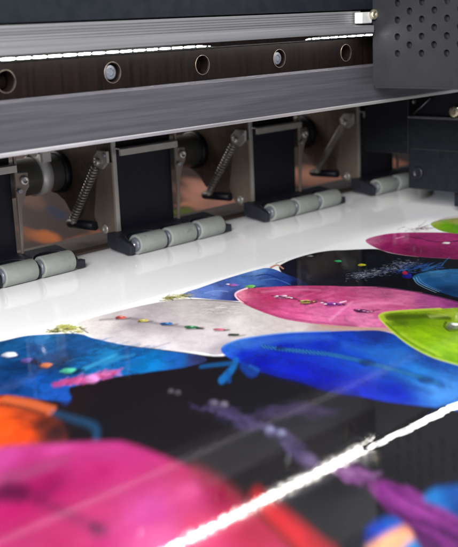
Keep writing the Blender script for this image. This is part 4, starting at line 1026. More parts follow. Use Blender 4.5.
strokes((
(1.5,1.2,70,60,60,0.55,0.7,2435,2766,2509,2698,2555,2613,2592,2507),
(2.2,2.2,120,108,112,0.55,1.4,2140,2751,2215,2679,2233,2543,2266,2429,2286,2383),
(3,2,168,158,163,0.5,2,2065,2596,2176,2581,2211,2494),
(0.7,0.5,225,222,220,0.3,0.6,2534,2496,2538,2486,2555,2480),
(0.7,0.5,150,145,146,0.3,0.6,2505,2449,2513,2442,2523,2437),
(0.7,0.5,150,145,146,0.3,0.6,2484,2514,2496,2511,2504,2499),
(0.7,0.5,225,222,220,0.3,0.6,2496,2570,2510,2568,2521,2550),
(0.7,0.5,225,222,220,0.3,0.6,2476,2448,2490,2447,2498,2432),
(0.7,0.5,150,145,146,0.3,0.6,2554,2498,2560,2489,2573,2485),
(0.7,0.5,225,222,220,0.3,0.6,2506,2480,2519,2478,2529,2462),
(0.7,0.5,150,145,146,0.3,0.6,2488,2576,2495,2567,2513,2555),
(0.7,0.5,225,222,220,0.3,0.6,2499,2523,2503,2512,2521,2505),
(0.7,0.5,225,222,220,0.3,0.6,2458,2521,2468,2515,2480,2504),
(0.7,0.5,225,222,220,0.3,0.6,2473,2478,2483,2473,2496,2458),
(0.7,0.5,225,222,220,0.3,0.6,2488,2526,2497,2519,2511,2507),
(0.7,0.5,150,145,146,0.3,0.6,2454,2528,2458,2517,2478,2508),
(0.7,0.5,150,145,146,0.3,0.6,2541,2477,2558,2478,2564,2459),
(0.7,0.5,150,145,146,0.3,0.6,2502,2525,2519,2526,2527,2504),
(0.7,0.5,225,222,220,0.3,0.6,2494,2523,2503,2516,2517,2505),
(0.7,0.5,150,145,146,0.3,0.6,2551,2512,2562,2507,2571,2498),
(0.7,0.5,225,222,220,0.3,0.6,2486,2461,2492,2452,2508,2443),
(0.7,0.5,225,222,220,0.3,0.6,2482,2429,2491,2423,2502,2414),
(0.7,0.5,225,222,220,0.3,0.6,2464,2471,2478,2469,2485,2455),
(0.7,0.5,225,222,220,0.3,0.6,2472,2535,2485,2533,2493,2520),
(0.7,0.5,225,222,220,0.3,0.6,2420,2508,2437,2510,2438,2496),
(0.7,0.5,150,145,146,0.3,0.6,2479,2555,2486,2546,2499,2540),
(0.7,0.5,225,222,220,0.3,0.6,2501,2538,2511,2532,2521,2524),
(0.7,0.5,225,222,220,0.3,0.6,2443,2477,2451,2470,2467,2457),
(0.7,0.5,150,145,146,0.3,0.6,2470,2547,2481,2543,2489,2533),
(0.7,0.5,225,222,220,0.3,0.6,2542,2494,2546,2483,2562,2479),
(0.7,0.5,150,145,146,0.3,0.6,2468,2554,2482,2553,2490,2537),
(0.7,0.5,150,145,146,0.3,0.6,2522,2526,2533,2522,2543,2510),
(0.7,0.5,150,145,146,0.3,0.6,2456,2485,2472,2485,2478,2467),
(0.7,0.5,150,145,146,0.3,0.6,2544,2487,2559,2486,2566,2470),
(0.7,0.5,225,222,220,0.3,0.6,2511,2447,2518,2438,2536,2426),
(0.7,0.5,150,145,146,0.3,0.6,2475,2454,2488,2452,2497,2436),
(0.7,0.5,150,145,146,0.3,0.6,2468,2486,2484,2487,2487,2473),
(0.7,0.5,150,145,146,0.3,0.6,2453,2484,2465,2481,2472,2470),
(0.7,0.5,150,145,146,0.3,0.6,2464,2574,2469,2564,2487,2556),
(0.7,0.5,225,222,220,0.3,0.6,2441,2531,2459,2533,2464,2513),
(0.7,0.5,225,222,220,0.3,0.6,2488,2429,2500,2426,2506,2417),
(0.7,0.5,150,145,146,0.3,0.6,2455,2478,2470,2478,2476,2462),
(0.7,0.5,225,222,220,0.3,0.6,2511,2533,2525,2531,2530,2519),
(0.7,0.5,150,145,146,0.3,0.6,2484,2488,2495,2483,2504,2473),
(0.7,0.5,225,222,220,0.3,0.6,2498,2512,2514,2513,2517,2500),
(0.7,0.5,150,145,146,0.3,0.6,2497,2562,2512,2562,2516,2550),
(0.7,0.5,225,222,220,0.3,0.6,2445,2554,2455,2549,2469,2535),
(0.7,0.5,225,222,220,0.3,0.6,2489,2530,2498,2523,2511,2513),
(0.7,0.5,225,222,220,0.3,0.6,2487,2602,2500,2600,2507,2589),
(2.8,0.5,30,20,35,0.45,1.1,2187,2715,2200,2689,2224,2684),))
fill((2218,2700,2207,2694,2196,2697,2186,2707,2187,2722,2194,2733,2203,2736,2214,2738,2221,2727,2221,2713),(2205,2718,205,85,80,2220,2721,255,118,112,2188,2717,143,59,56),soft=0.7)
strokes((
(2.4,0.5,30,20,35,0.45,1.1,2208,2623,2221,2598,2243,2590),))
fill((2237,2605,2227,2604,2218,2608,2209,2616,2207,2630,2214,2636,2221,2640,2230,2638,2240,2631,2241,2617),(2224,2623,190,178,85,2238,2624,249,234,118,2209,2624,133,124,59),soft=0.7)
strokes((
(2.8,0.5,30,20,35,0.45,1.1,2231,2527,2245,2501,2269,2493),))
fill((2262,2511,2252,2505,2241,2510,2231,2519,2230,2535,2235,2547,2247,2548,2256,2543,2264,2535,2268,2522),(2249,2528,45,110,175,2265,2530,68,149,230,2232,2528,31,77,122),soft=0.7)
strokes((
(2.7,0.5,30,20,35,0.45,1.1,2251,2429,2266,2402,2291,2393),))
fill((2283,2410,2274,2404,2263,2414,2252,2421,2253,2435,2256,2446,2265,2454,2278,2448,2282,2433,2290,2420),(2269,2428,45,125,80,2285,2429,68,168,112,2253,2430,31,87,56),soft=0.7)
strokes((
(2.1,0.5,30,20,35,0.45,1.1,2292,2336,2306,2311,2327,2301),))
fill((2320,2316,2312,2311,2302,2319,2295,2330,2294,2340,2295,2349,2302,2354,2313,2350,2321,2337,2324,2324),(2307,2333,190,105,125,2320,2332,249,143,168,2293,2337,133,73,87),soft=0.7)
strokes((
(2.2,0.5,30,20,35,0.45,1.1,2279,2258,2294,2232,2316,2221),))
fill((2306,2240,2300,2235,2289,2240,2282,2252,2278,2264,2284,2269,2291,2273,2300,2268,2306,2258,2311,2247),(2295,2255,50,62,56,2308,2253,74,89,82,2280,2259,35,43,39),soft=0.7)
strokes((
(2.4,1,30,60,45,0.9,0.8,2276,2406,2281,2383),
(1.4,0.8,100,60,65,0.8,0.8,2312,2315,2325,2305),
(0.8,0.5,30,20,35,0.45,1.1,2207,2720,2210,2713,2217,2712),))
fill((2215,2716,2212,2715,2210,2715,2208,2719,2208,2722,2208,2725,2211,2727,2214,2727,2216,2723,2216,2719),(2212,2721,235,170,160,2216,2721,255,224,212,2207,2720,164,118,112),soft=0.5)
strokes((
(0.9,0.5,30,20,35,0.45,1.1,2189,2720,2192,2713,2198,2713),))
fill((2198,2717,2194,2716,2191,2715,2189,2718,2190,2722,2192,2725,2194,2727,2197,2726,2198,2724,2199,2721),(2194,2721,82,59,56,2199,2723,114,85,82,2190,2720,57,41,39),soft=0.5)
strokes((
(0.8,0.5,30,20,35,0.45,1.1,2226,2625,2230,2618,2236,2617),))
fill((2234,2622,2231,2621,2229,2620,2228,2624,2226,2627,2229,2629,2231,2630,2233,2630,2235,2628,2236,2625),(2231,2626,225,215,150,2235,2626,255,255,199,2227,2625,157,150,105),soft=0.5)
strokes((
(0.9,0.5,30,20,35,0.45,1.1,2209,2625,2211,2619,2218,2619),))
fill((2216,2624,2214,2621,2211,2621,2209,2624,2209,2627,2211,2630,2214,2633,2217,2633,2219,2630,2218,2627),(2214,2627,78,75,52,2218,2628,109,105,77,2209,2626,54,52,36),soft=0.5)
strokes((
(0.8,0.5,30,20,35,0.45,1.1,2252,2530,2255,2524,2261,2522),))
fill((2260,2526,2257,2525,2254,2526,2252,2528,2252,2532,2253,2535,2256,2536,2258,2535,2260,2532,2260,2529),(2256,2531,150,190,225,2260,2531,199,249,255,2252,2530,105,133,157),soft=0.5)
strokes((
(0.9,0.5,30,20,35,0.45,1.1,2234,2531,2237,2525,2243,2524),))
fill((2242,2528,2239,2526,2236,2527,2235,2529,2235,2532,2236,2536,2239,2538,2242,2538,2245,2536,2243,2532),(2239,2532,52,66,78,2243,2533,77,94,109,2235,2531,36,46,54),soft=0.5)
strokes((
(0.8,0.5,30,20,35,0.45,1.1,2272,2430,2275,2424,2281,2422),))
fill((2279,2427,2277,2426,2274,2427,2272,2428,2273,2432,2274,2434,2276,2437,2279,2436,2280,2432,2280,2430),(2276,2431,140,205,165,2280,2431,187,255,218,2272,2431,98,143,115),soft=0.5)
strokes((
(0.9,0.5,30,20,35,0.45,1.1,2254,2431,2257,2425,2263,2425),))
fill((2262,2429,2259,2427,2256,2427,2255,2430,2255,2433,2257,2436,2259,2438,2263,2438,2264,2435,2263,2432),(2259,2432,49,71,57,2263,2434,73,100,83,2255,2432,34,49,39),soft=0.5)
strokes((
(0.8,0.5,30,20,35,0.45,1.1,1724,2687,1727,2681,1733,2680),))
fill((1731,2684,1729,2682,1726,2683,1725,2686,1725,2689,1725,2691,1727,2692,1729,2692,1731,2690,1732,2687),(1728,2688,235,235,245,1731,2689,255,255,255,1724,2688,164,164,171),soft=0.5)
strokes((
(0.9,0.5,30,20,35,0.45,1.1,1710,2687,1712,2682,1718,2682),))
fill((1716,2685,1714,2684,1712,2684,1710,2686,1709,2689,1711,2692,1713,2694,1716,2695,1716,2691,1718,2689),(1714,2689,82,82,85,1717,2690,114,114,118,1710,2688,57,57,59),soft=0.5)
strokes((
(0.8,0.5,30,20,35,0.45,1.1,1731,2511,1734,2505,1739,2504),))
fill((1738,2507,1735,2508,1733,2508,1732,2510,1731,2512,1732,2515,1734,2517,1736,2515,1738,2513,1738,2511),(1735,2511,240,180,130,1738,2512,255,237,174,1731,2511,168,125,91),soft=0.5)
strokes((
(0.9,0.5,30,20,35,0.45,1.1,1717,2512,1719,2506,1724,2506),))
fill((1723,2510,1721,2509,1718,2508,1717,2510,1716,2513,1718,2517,1720,2518,1723,2518,1724,2516,1724,2513),(1721,2513,84,62,45,1724,2514,117,89,68,1717,2512,58,43,31),soft=0.5)
strokes((
(0.8,0.5,30,20,35,0.45,1.1,1743,2412,1746,2407,1751,2405),))
fill((1749,2409,1747,2409,1745,2409,1744,2411,1743,2414,1743,2417,1746,2417,1748,2417,1749,2414,1750,2411),(1746,2413,175,235,215,1750,2413,230,255,255,1743,2412,122,164,150),soft=0.5)
strokes((
(0.9,0.5,30,20,35,0.45,1.1,1729,2413,1732,2408,1737,2407),))
fill((1735,2411,1733,2409,1731,2410,1729,2411,1729,2415,1730,2417,1732,2419,1735,2419,1736,2417,1736,2414),(1733,2414,61,82,75,1736,2415,88,114,105,1729,2413,42,57,52),soft=0.5)
strokes((
(0.9,0.5,185,180,70,0.5,0.6,2532,2760,2545,2769,2559,2771),
(0.9,0.5,185,180,70,0.55,0.6,2525,2766,2536,2782,2528,2766),
(0.9,0.5,70,65,30,0.69,0.6,2464,2777,2473,2775,2477,2771),
(0.9,0.5,70,65,30,0.56,0.6,2533,2752,2535,2746,2543,2737),
(0.9,0.5,70,65,30,0.68,0.6,2466,2787,2472,2787,2479,2777),
(0.9,0.5,70,65,30,0.71,0.6,2535,2759,2543,2750,2540,2747),
(0.9,0.5,185,180,70,0.44,0.6,2536,2735,2547,2748,2558,2749),
(0.9,0.5,70,65,30,0.73,0.6,2531,2754,2538,2722,2518,2683),
(0.9,0.5,150,150,45,0.57,0.6,2518,2781,2523,2787,2527,2789),
(0.9,0.5,215,210,140,0.51,0.6,2493,2768,2505,2756,2518,2733),
(0.9,0.5,70,65,30,0.64,0.6,2520,2764,2514,2751,2514,2747),
(0.9,0.5,70,65,30,0.49,0.6,2466,2763,2473,2751,2474,2737),
(0.9,0.5,105,105,35,0.61,0.6,2513,2727,2513,2719,2521,2708),
(0.9,0.5,70,65,30,0.56,0.6,2519,2761,2531,2764,2520,2750),
(0.9,0.5,70,65,30,0.38,0.6,2551,2746,2560,2746,2556,2742),
(0.9,0.5,215,210,140,0.53,0.6,2510,2767,2534,2769,2581,2788),
(0.9,0.5,150,150,45,0.58,0.6,2486,2767,2491,2770,2505,2774),
(0.9,0.5,185,180,70,0.42,0.6,2482,2734,2483,2727,2492,2733),
(0.9,0.5,215,210,140,0.69,0.6,2472,2782,2482,2779,2483,2769),
(0.9,0.5,185,180,70,0.59,0.6,2520,2752,2514,2740,2527,2736),
(0.9,0.5,150,150,45,0.68,0.6,2490,2772,2505,2762,2500,2740),
(0.9,0.5,185,180,70,0.65,0.6,2542,2768,2550,2770,2548,2750),
(0.9,0.5,70,65,30,0.55,0.6,2477,2746,2473,2738,2470,2732),
(0.9,0.5,150,150,45,0.75,0.6,2479,2775,2481,2771,2478,2765),
(0.9,0.5,150,150,45,0.43,0.6,2488,2753,2494,2756,2506,2756),
(0.9,0.5,215,210,140,0.42,0.6,2462,2760,2465,2761,2469,2753),
(0.9,0.5,215,210,140,0.67,0.6,2541,2748,2543,2746,2564,2764),
(0.9,0.5,105,105,35,0.5,0.6,2494,2792,2507,2783,2509,2764),
(0.9,0.5,215,210,140,0.6,0.6,2507,2744,2493,2721,2497,2712),
(0.9,0.5,185,180,70,0.51,0.6,2569,2755,2568,2746,2571,2741),
(0.9,0.5,70,65,30,0.65,0.6,2490,2775,2499,2767,2503,2755),
(0.9,0.5,185,180,70,0.46,0.6,2488,2779,2489,2767,2502,2778),
(0.9,0.5,215,210,140,0.39,0.6,2491,2782,2502,2795,2500,2785),
(0.9,0.5,150,150,45,0.45,0.6,2507,2751,2509,2732,2511,2713),
(0.9,0.5,105,105,35,0.43,0.6,2493,2777,2508,2774,2501,2754),
(0.9,0.5,105,105,35,0.68,0.6,2488,2758,2497,2753,2496,2743),
(0.9,0.5,150,150,45,0.51,0.6,2492,2737,2504,2736,2513,2735),
(0.9,0.5,185,180,70,0.55,0.6,2503,2726,2516,2724,2524,2720),
(0.9,0.5,105,105,35,0.45,0.6,2460,2778,2480,2780,2499,2779),
(0.9,0.5,185,180,70,0.44,0.6,2524,2735,2529,2724,2535,2720),
(0.9,0.5,215,210,140,0.75,0.6,2448,2764,2452,2746,2464,2742),
(0.9,0.5,185,180,70,0.46,0.6,2513,2763,2509,2749,2521,2752),
(0.9,0.5,70,65,30,0.56,0.6,2483,2787,2488,2775,2477,2752),
(0.9,0.5,70,65,30,0.67,0.6,2474,2779,2496,2794,2518,2802),
(0.9,0.5,185,180,70,0.51,0.6,2471,2762,2470,2760,2483,2764),
(0.9,0.5,185,180,70,0.75,0.6,2466,2767,2474,2759,2497,2760),
(0.9,0.5,185,180,70,0.68,0.6,2536,2727,2553,2727,2556,2704),
(0.9,0.5,185,180,70,0.49,0.6,2542,2738,2566,2747,2570,2722),
(0.9,0.5,185,180,70,0.73,0.6,2516,2755,2518,2748,2525,2751),
(0.9,0.5,215,210,140,0.73,0.6,2524,2747,2531,2740,2531,2725),
(0.9,0.5,105,105,35,0.6,0.6,2542,2753,2566,2764,2596,2780),
(0.9,0.5,70,65,30,0.64,0.6,2547,2754,2560,2753,2571,2756),
(0.9,0.5,185,180,70,0.67,0.6,2517,2789,2530,2789,2524,2776),
(0.9,0.5,105,105,35,0.59,0.6,2477,2757,2470,2739,2472,2733),
(0.9,0.5,215,210,140,0.74,0.6,2470,2784,2469,2775,2466,2771),
(0.9,0.5,185,180,70,0.41,0.6,2539,2725,2561,2732,2567,2730),
(0.9,0.5,105,105,35,0.52,0.6,2541,2748,2540,2733,2546,2741),
(0.9,0.5,185,180,70,0.47,0.6,2545,2752,2545,2734,2556,2728),
(0.9,0.5,105,105,35,0.52,0.6,2516,2751,2523,2747,2530,2745),
(0.9,0.5,185,180,70,0.55,0.6,2480,2751,2486,2744,2505,2753),
(0.9,0.5,105,105,35,0.67,0.6,2481,2760,2495,2748,2495,2729),
(0.9,0.5,185,180,70,0.55,0.6,2466,2780,2473,2777,2483,2772),
(0.9,0.5,70,65,30,0.74,0.6,2528,2732,2532,2722,2541,2708),
(0.9,0.5,215,210,140,0.5,0.6,2477,2762,2478,2761,2497,2766),
(0.9,0.5,105,105,35,0.66,0.6,2459,2764,2471,2755,2478,2737),
(0.9,0.5,105,105,35,0.61,0.6,2488,2768,2489,2763,2504,2771),
(0.9,0.5,185,180,70,0.5,0.6,2536,2757,2548,2756,2557,2740),
(0.9,0.5,150,150,45,0.45,0.6,2531,2756,2541,2753,2531,2739),
(0.9,0.5,70,65,30,0.53,0.6,2493,2765,2492,2758,2494,2756),
(0.9,0.5,185,180,70,0.75,0.6,2508,2768,2524,2763,2543,2766),
(0.9,0.5,215,210,140,0.53,0.6,2477,2791,2495,2794,2523,2795),
(0.9,0.5,185,180,70,0.46,0.6,2538,2749,2534,2729,2537,2725),
(0.9,0.5,150,150,45,0.42,0.6,2484,2770,2488,2770,2499,2775),
(0.9,0.5,105,105,35,0.62,0.6,2510,2738,2513,2738,2513,2734),
(0.9,0.5,215,210,140,0.62,0.6,2511,2758,2515,2761,2520,2750),
(0.9,0.5,150,150,45,0.49,0.6,2453,2762,2446,2746,2448,2745),
(0.9,0.5,150,150,45,0.46,0.6,2534,2764,2543,2766,2546,2753),
(0.9,0.5,215,210,140,0.45,0.6,2491,2764,2511,2768,2529,2767),
(0.9,0.5,105,105,35,0.51,0.6,2487,2782,2498,2787,2512,2794),
(0.9,0.5,185,180,70,0.42,0.6,2476,2775,2503,2797,2538,2820),
(0.9,0.5,185,180,70,0.59,0.6,2497,2781,2493,2772,2500,2763),
(0.9,0.5,185,180,70,0.47,0.6,2486,2765,2491,2758,2489,2762),
(0.9,0.5,70,65,30,0.48,0.6,2538,2749,2540,2754,2541,2745),
(0.9,0.5,185,180,70,0.52,0.6,2480,2758,2485,2752,2490,2744),
(0.9,0.5,105,105,35,0.54,0.6,2526,2755,2527,2736,2533,2723),
(0.9,0.5,70,65,30,0.53,0.6,2496,2758,2509,2753,2504,2745),
(0.9,0.5,105,105,35,0.73,0.6,2480,2770,2484,2755,2489,2751),
(0.9,0.5,150,150,45,0.59,0.6,2472,2768,2460,2744,2467,2743),
(0.9,0.5,105,105,35,0.73,0.6,2469,2773,2480,2767,2499,2765),
(0.9,0.5,185,180,70,0.58,0.6,2521,2775,2532,2779,2538,2769),
(1.3,0.7,150,150,60,0.66,0.6,1962,2772,1973,2774,1990,2780),
(1.3,0.7,235,230,190,0.59,0.6,2000,2758,2008,2751,2022,2751),
(1.3,0.7,40,42,30,0.74,0.6,1959,2780,1961,2761,1978,2766),
(1.3,0.7,150,150,60,0.54,0.6,1955,2792,1952,2782,1949,2760),
(1.3,0.7,40,42,30,0.47,0.6,1967,2795,1977,2793,1979,2779),
(1.3,0.7,40,42,30,0.54,0.6,2016,2754,2023,2744,2023,2739),
(1.3,0.7,70,70,35,0.51,0.6,1992,2783,1998,2789,2007,2784),
(1.3,0.7,190,188,85,0.68,0.6,1972,2771,1973,2767,1982,2769),
(1.3,0.7,40,42,30,0.69,0.6,1957,2809,1959,2809,1959,2800),
(1.3,0.7,235,230,190,0.4,0.6,1955,2790,1968,2794,1973,2787),
(1.3,0.7,70,70,35,0.42,0.6,2008,2717,2016,2706,2017,2689),
(1.3,0.7,150,150,60,0.65,0.6,1938,2791,1940,2789,1940,2784),
(1.3,0.7,235,230,190,0.65,0.6,1940,2774,1938,2762,1940,2738),
(1.3,0.7,150,150,60,0.69,0.6,2000,2759,2004,2755,2017,2767),
(1.3,0.7,150,150,60,0.47,0.6,1991,2770,1986,2759,1993,2757),
(1.3,0.7,40,42,30,0.41,0.6,1999,2755,2012,2755,2016,2737),
(1.3,0.7,70,70,35,0.59,0.6,2000,2744,2004,2743,2011,2741),
(1.3,0.7,70,70,35,0.5,0.6,2001,2707,2003,2705,2014,2708),
(1.3,0.7,70,70,35,0.5,0.6,1996,2728,2023,2723,2050,2712),
(1.3,0.7,150,150,60,0.4,0.6,2017,2745,2013,2734,2021,2727),
(1.3,0.7,190,188,85,0.5,0.6,1989,2761,1973,2723,1960,2682),
(1.3,0.7,150,150,60,0.41,0.6,1959,2787,1976,2783,1987,2765),
(1.3,0.7,40,42,30,0.42,0.6,2019,2734,2034,2741,2044,2737),
(1.3,0.7,190,188,85,0.68,0.6,2008,2724,2019,2727,2018,2729),
(1.3,0.7,235,230,190,0.56,0.6,1996,2720,2016,2718,2032,2721),
(1.3,0.7,70,70,35,0.38,0.6,1930,2782,1929,2774,1940,2774),
(1.3,0.7,40,42,30,0.65,0.6,1958,2785,1984,2785,2011,2784),
(1.3,0.7,70,70,35,0.47,0.6,1962,2761,1955,2748,1960,2747),
(1.3,0.7,190,188,85,0.54,0.6,1954,2760,1961,2758,1977,2759),
(1.3,0.7,235,230,190,0.75,0.6,2019,2765,2009,2742,2011,2713),
(1.3,0.7,40,42,30,0.49,0.6,1990,2784,2006,2779,2023,2779),
(1.3,0.7,190,188,85,0.71,0.6,1973,2742,1971,2724,1968,2702),
(1.3,0.7,40,42,30,0.66,0.6,1995,2765,2023,2768,2040,2761),
(1.3,0.7,40,42,30,0.5,0.6,2022,2705,2033,2713,2039,2709),
(1.3,0.7,40,42,30,0.46,0.6,2015,2727,2018,2729,2021,2723),
(1.3,0.7,70,70,35,0.48,0.6,1988,2762,1983,2746,1985,2730),
(1.3,0.7,150,150,60,0.58,0.6,1986,2798,1996,2798,2008,2804),
(1.3,0.7,40,42,30,0.63,0.6,1996,2695,2007,2690,2015,2685),
(1.3,0.7,40,42,30,0.64,0.6,1980,2789,1993,2782,2005,2777),
(1.3,0.7,150,150,60,0.63,0.6,1996,2730,2001,2740,2007,2735),
(1.3,0.7,190,188,85,0.51,0.6,1981,2754,1969,2724,1949,2680),
(1.3,0.7,40,42,30,0.38,0.6,2000,2711,2007,2711,2018,2714),
(1.3,0.7,190,188,85,0.5,0.6,2001,2754,2010,2743,2019,2728),
(1.3,0.7,70,70,35,0.44,0.6,1999,2725,1997,2722,2005,2719),
(1.3,0.7,190,188,85,0.41,0.6,1991,2764,1994,2764,2004,2770),
(1.3,0.7,70,70,35,0.61,0.6,1998,2763,2001,2757,2015,2760),
(1.3,0.7,150,150,60,0.74,0.6,1992,2743,2016,2744,2046,2765),
(1.3,0.7,150,150,60,0.56,0.6,1981,2755,1988,2761,1976,2744),
(1.3,0.7,40,42,30,0.62,0.6,2000,2789,2000,2778,2020,2785),
(1.3,0.7,190,188,85,0.6,0.6,2035,2735,2039,2712,2040,2700),
(1.3,0.7,235,230,190,0.57,0.6,1925,2776,1937,2767,1936,2746),
(1.3,0.7,40,42,30,0.45,0.6,2007,2774,2033,2788,2032,2782),
(1.3,0.7,70,70,35,0.44,0.6,1955,2778,1961,2782,1962,2766),
(1.3,0.7,235,230,190,0.44,0.6,2023,2719,2029,2714,2031,2698),
(1.3,0.7,235,230,190,0.67,0.6,2013,2718,2023,2714,2036,2714),
(1.3,0.7,70,70,35,0.68,0.6,2008,2763,2016,2765,2035,2775),
(1.3,0.7,40,42,30,0.63,0.6,1961,2756,1970,2753,1974,2749),
(1.3,0.7,235,230,190,0.46,0.6,1934,2803,1938,2805,1943,2803),
(1.3,0.7,70,70,35,0.66,0.6,1992,2731,1988,2716,1979,2692),
(1.3,0.7,70,70,35,0.55,0.6,2013,2736,2005,2724,2015,2729),
(1.3,0.7,70,70,35,0.42,0.6,2022,2770,2027,2766,2034,2756),
(1.3,0.7,150,150,60,0.5,0.6,1975,2790,1993,2803,1999,2804),
(1.3,0.7,40,42,30,0.56,0.6,1965,2784,1963,2776,1969,2774),
(1.3,0.7,235,230,190,0.53,0.6,1996,2758,2007,2750,2013,2745),
(1.3,0.7,190,188,85,0.67,0.6,1969,2773,1962,2756,1971,2758),
(1.3,0.7,235,230,190,0.7,0.6,1963,2780,1969,2773,1962,2766),
(1.3,0.7,40,42,30,0.65,0.6,2004,2720,2022,2736,2031,2744),
(1.3,0.7,235,230,190,0.68,0.6,1995,2694,1995,2693,1993,2681),
(1.3,0.7,150,150,60,0.68,0.6,1946,2794,1963,2793,1966,2788),
(1.3,0.7,235,230,190,0.43,0.6,2000,2751,2006,2749,2001,2735),
(1.3,0.7,150,150,60,0.6,0.6,1962,2786,1960,2779,1969,2783),
(1.3,0.7,190,188,85,0.59,0.6,2011,2714,2014,2697,2009,2670),
(1.3,0.7,40,42,30,0.64,0.6,1990,2778,1997,2755,2011,2741),
(1.3,0.7,190,188,85,0.68,0.6,1965,2759,1971,2754,1963,2744),
(1.3,0.7,70,70,35,0.6,0.6,2000,2738,2011,2731,2017,2724),
(1.3,0.7,40,42,30,0.56,0.6,1954,2784,1960,2785,1966,2779),
(1.3,0.7,190,188,85,0.72,0.6,1950,2781,1976,2793,2005,2798),
(1.3,0.7,150,150,60,0.64,0.6,2000,2754,2010,2749,2023,2756),
(1.3,0.7,150,150,60,0.43,0.6,1982,2763,1987,2776,1992,2770),
(1.3,0.7,150,150,60,0.66,0.6,1981,2794,1989,2792,2005,2804),
(1.3,0.7,150,150,60,0.47,0.6,1944,2748,1958,2759,1982,2772),
(1.3,0.7,70,70,35,0.7,0.6,1987,2705,1995,2706,2000,2710),
(1.3,0.7,235,230,190,0.44,0.6,2006,2728,2013,2733,2017,2729),
(1.3,0.7,235,230,190,0.54,0.6,2008,2722,2033,2730,2051,2729),
(1.3,0.7,40,42,30,0.53,0.6,2012,2711,2019,2705,2027,2710),
(1.3,0.7,150,150,60,0.62,0.6,1972,2787,1971,2770,1973,2755),
(1.3,0.7,190,188,85,0.38,0.6,1991,2752,1995,2744,1994,2736),
(1.3,0.7,235,230,190,0.44,0.6,1953,2769,1956,2767,1956,2759),
(1.3,0.7,40,42,30,0.4,0.6,1997,2769,2008,2759,2016,2744),
(1.3,0.7,70,70,35,0.54,0.6,1966,2770,1965,2757,1980,2749),
(1.3,0.7,70,70,35,0.41,0.6,1971,2795,1974,2796,1976,2782),
(1.3,0.7,190,188,85,0.67,0.6,2005,2708,2003,2682,2000,2658),
(1.3,0.7,40,42,30,0.44,0.6,1969,2786,1993,2806,2004,2809),
(1.3,0.7,190,188,85,0.44,0.6,1997,2779,2005,2784,2011,2785),
(1.3,0.7,150,150,60,0.71,0.6,1988,2741,1999,2735,2022,2744),
(1.3,0.7,70,70,35,0.51,0.6,1995,2767,2016,2768,2041,2779),
(1.3,0.7,70,70,35,0.7,0.6,1942,2776,1955,2769,1962,2756),
(1.3,0.7,150,150,60,0.72,0.6,2003,2705,2004,2698,2016,2701),
(1.3,0.7,40,42,30,0.75,0.6,1951,2770,1960,2760,1968,2764),
(1.3,0.7,235,230,190,0.57,0.6,1987,2782,1993,2774,2007,2776),
(1.3,0.7,235,230,190,0.61,0.6,1989,2779,1989,2761,1990,2746),
(1.3,0.7,190,188,85,0.69,0.6,2008,2712,2018,2709,2021,2696),
(1.3,0.7,235,230,190,0.72,0.6,1991,2739,2006,2724,2022,2699),
(1.3,0.7,150,150,60,0.54,0.6,1993,2762,2006,2744,2018,2742),
(1.3,0.7,40,42,30,0.38,0.6,1937,2780,1946,2784,1956,2785),
(1.3,0.7,235,230,190,0.75,0.6,1967,2791,1968,2789,1975,2791),
(1.3,0.7,150,150,60,0.62,0.6,1995,2770,1993,2762,1994,2738),
(1.3,0.7,190,188,85,0.6,0.6,1968,2775,1978,2773,1989,2778),
(1.3,0.7,190,188,85,0.48,0.6,2008,2747,2008,2737,2015,2738),
(1.3,0.7,40,42,30,0.62,0.6,1972,2770,1986,2784,2006,2792),
(1.4,0.7,205,205,95,0.78,0.6,1993,2788,1996,2779,1994,2771),
(1.4,0.7,205,205,95,0.72,0.6,2014,2792,2025,2791,2028,2795),
(1.4,0.7,205,205,95,0.4,0.6,2024,2785,2030,2780,2039,2779),
(1.4,0.7,205,205,95,0.61,0.6,2032,2774,2034,2768,2034,2753),
(1.4,0.7,205,205,95,0.72,0.6,2001,2810,2017,2821,2028,2814),
(1.4,0.7,205,205,95,0.46,0.6,2011,2809,2025,2815,2022,2809),
(1.4,0.7,170,175,70,0.66,0.6,2011,2805,2018,2805,2032,2808),
(1.4,0.7,205,205,95,0.74,0.6,2020,2774,2021,2770,2029,2768),
(1.4,0.7,205,205,95,0.6,0.6,1997,2819,2009,2816,2016,2806),
(1.4,0.7,170,175,70,0.51,0.6,2020,2784,2030,2788,2040,2794),
(1.4,0.7,170,175,70,0.5,0.6,2027,2768,2029,2760,2023,2752),
(1.4,0.7,170,175,70,0.68,0.6,2026,2786,2034,2788,2043,2797),
(1.4,0.7,170,175,70,0.63,0.6,2014,2801,2011,2782,2004,2769),
(1.4,0.7,205,205,95,0.77,0.6,2036,2764,2037,2749,2052,2737),
(1.4,0.7,205,205,95,0.52,0.6,2035,2783,2049,2791,2063,2795),
(1.4,0.7,205,205,95,0.64,0.6,2015,2806,2013,2799,2016,2800),
(1.4,0.7,205,205,95,0.59,0.6,2017,2752,2017,2746,2024,2744),
(1.4,0.7,170,175,70,0.42,0.6,2000,2813,2011,2806,2016,2798),
(1.4,0.7,205,205,95,0.42,0.6,2035,2781,2041,2782,2036,2769),
(1.4,0.7,205,205,95,0.52,0.6,2027,2751,2037,2744,2049,2747),
(1.4,0.7,205,205,95,0.55,0.6,2009,2792,2008,2776,2014,2772),
(1.4,0.7,205,205,95,0.59,0.6,2016,2766,2023,2750,2031,2736),
(1.4,0.7,205,205,95,0.7,0.6,2019,2768,2025,2759,2032,2768),
(1.4,0.7,170,175,70,0.41,0.6,2011,2799,2009,2787,2014,2792),
(1.4,0.7,170,175,70,0.46,0.6,2016,2781,2019,2760,2020,2746),
(1.4,0.7,170,175,70,0.51,0.6,2013,2796,2022,2796,2028,2797),
(1.4,0.7,205,205,95,0.73,0.6,2015,2804,2025,2800,2028,2781),
(1.4,0.7,170,175,70,0.76,0.6,2020,2795,2035,2800,2039,2796),
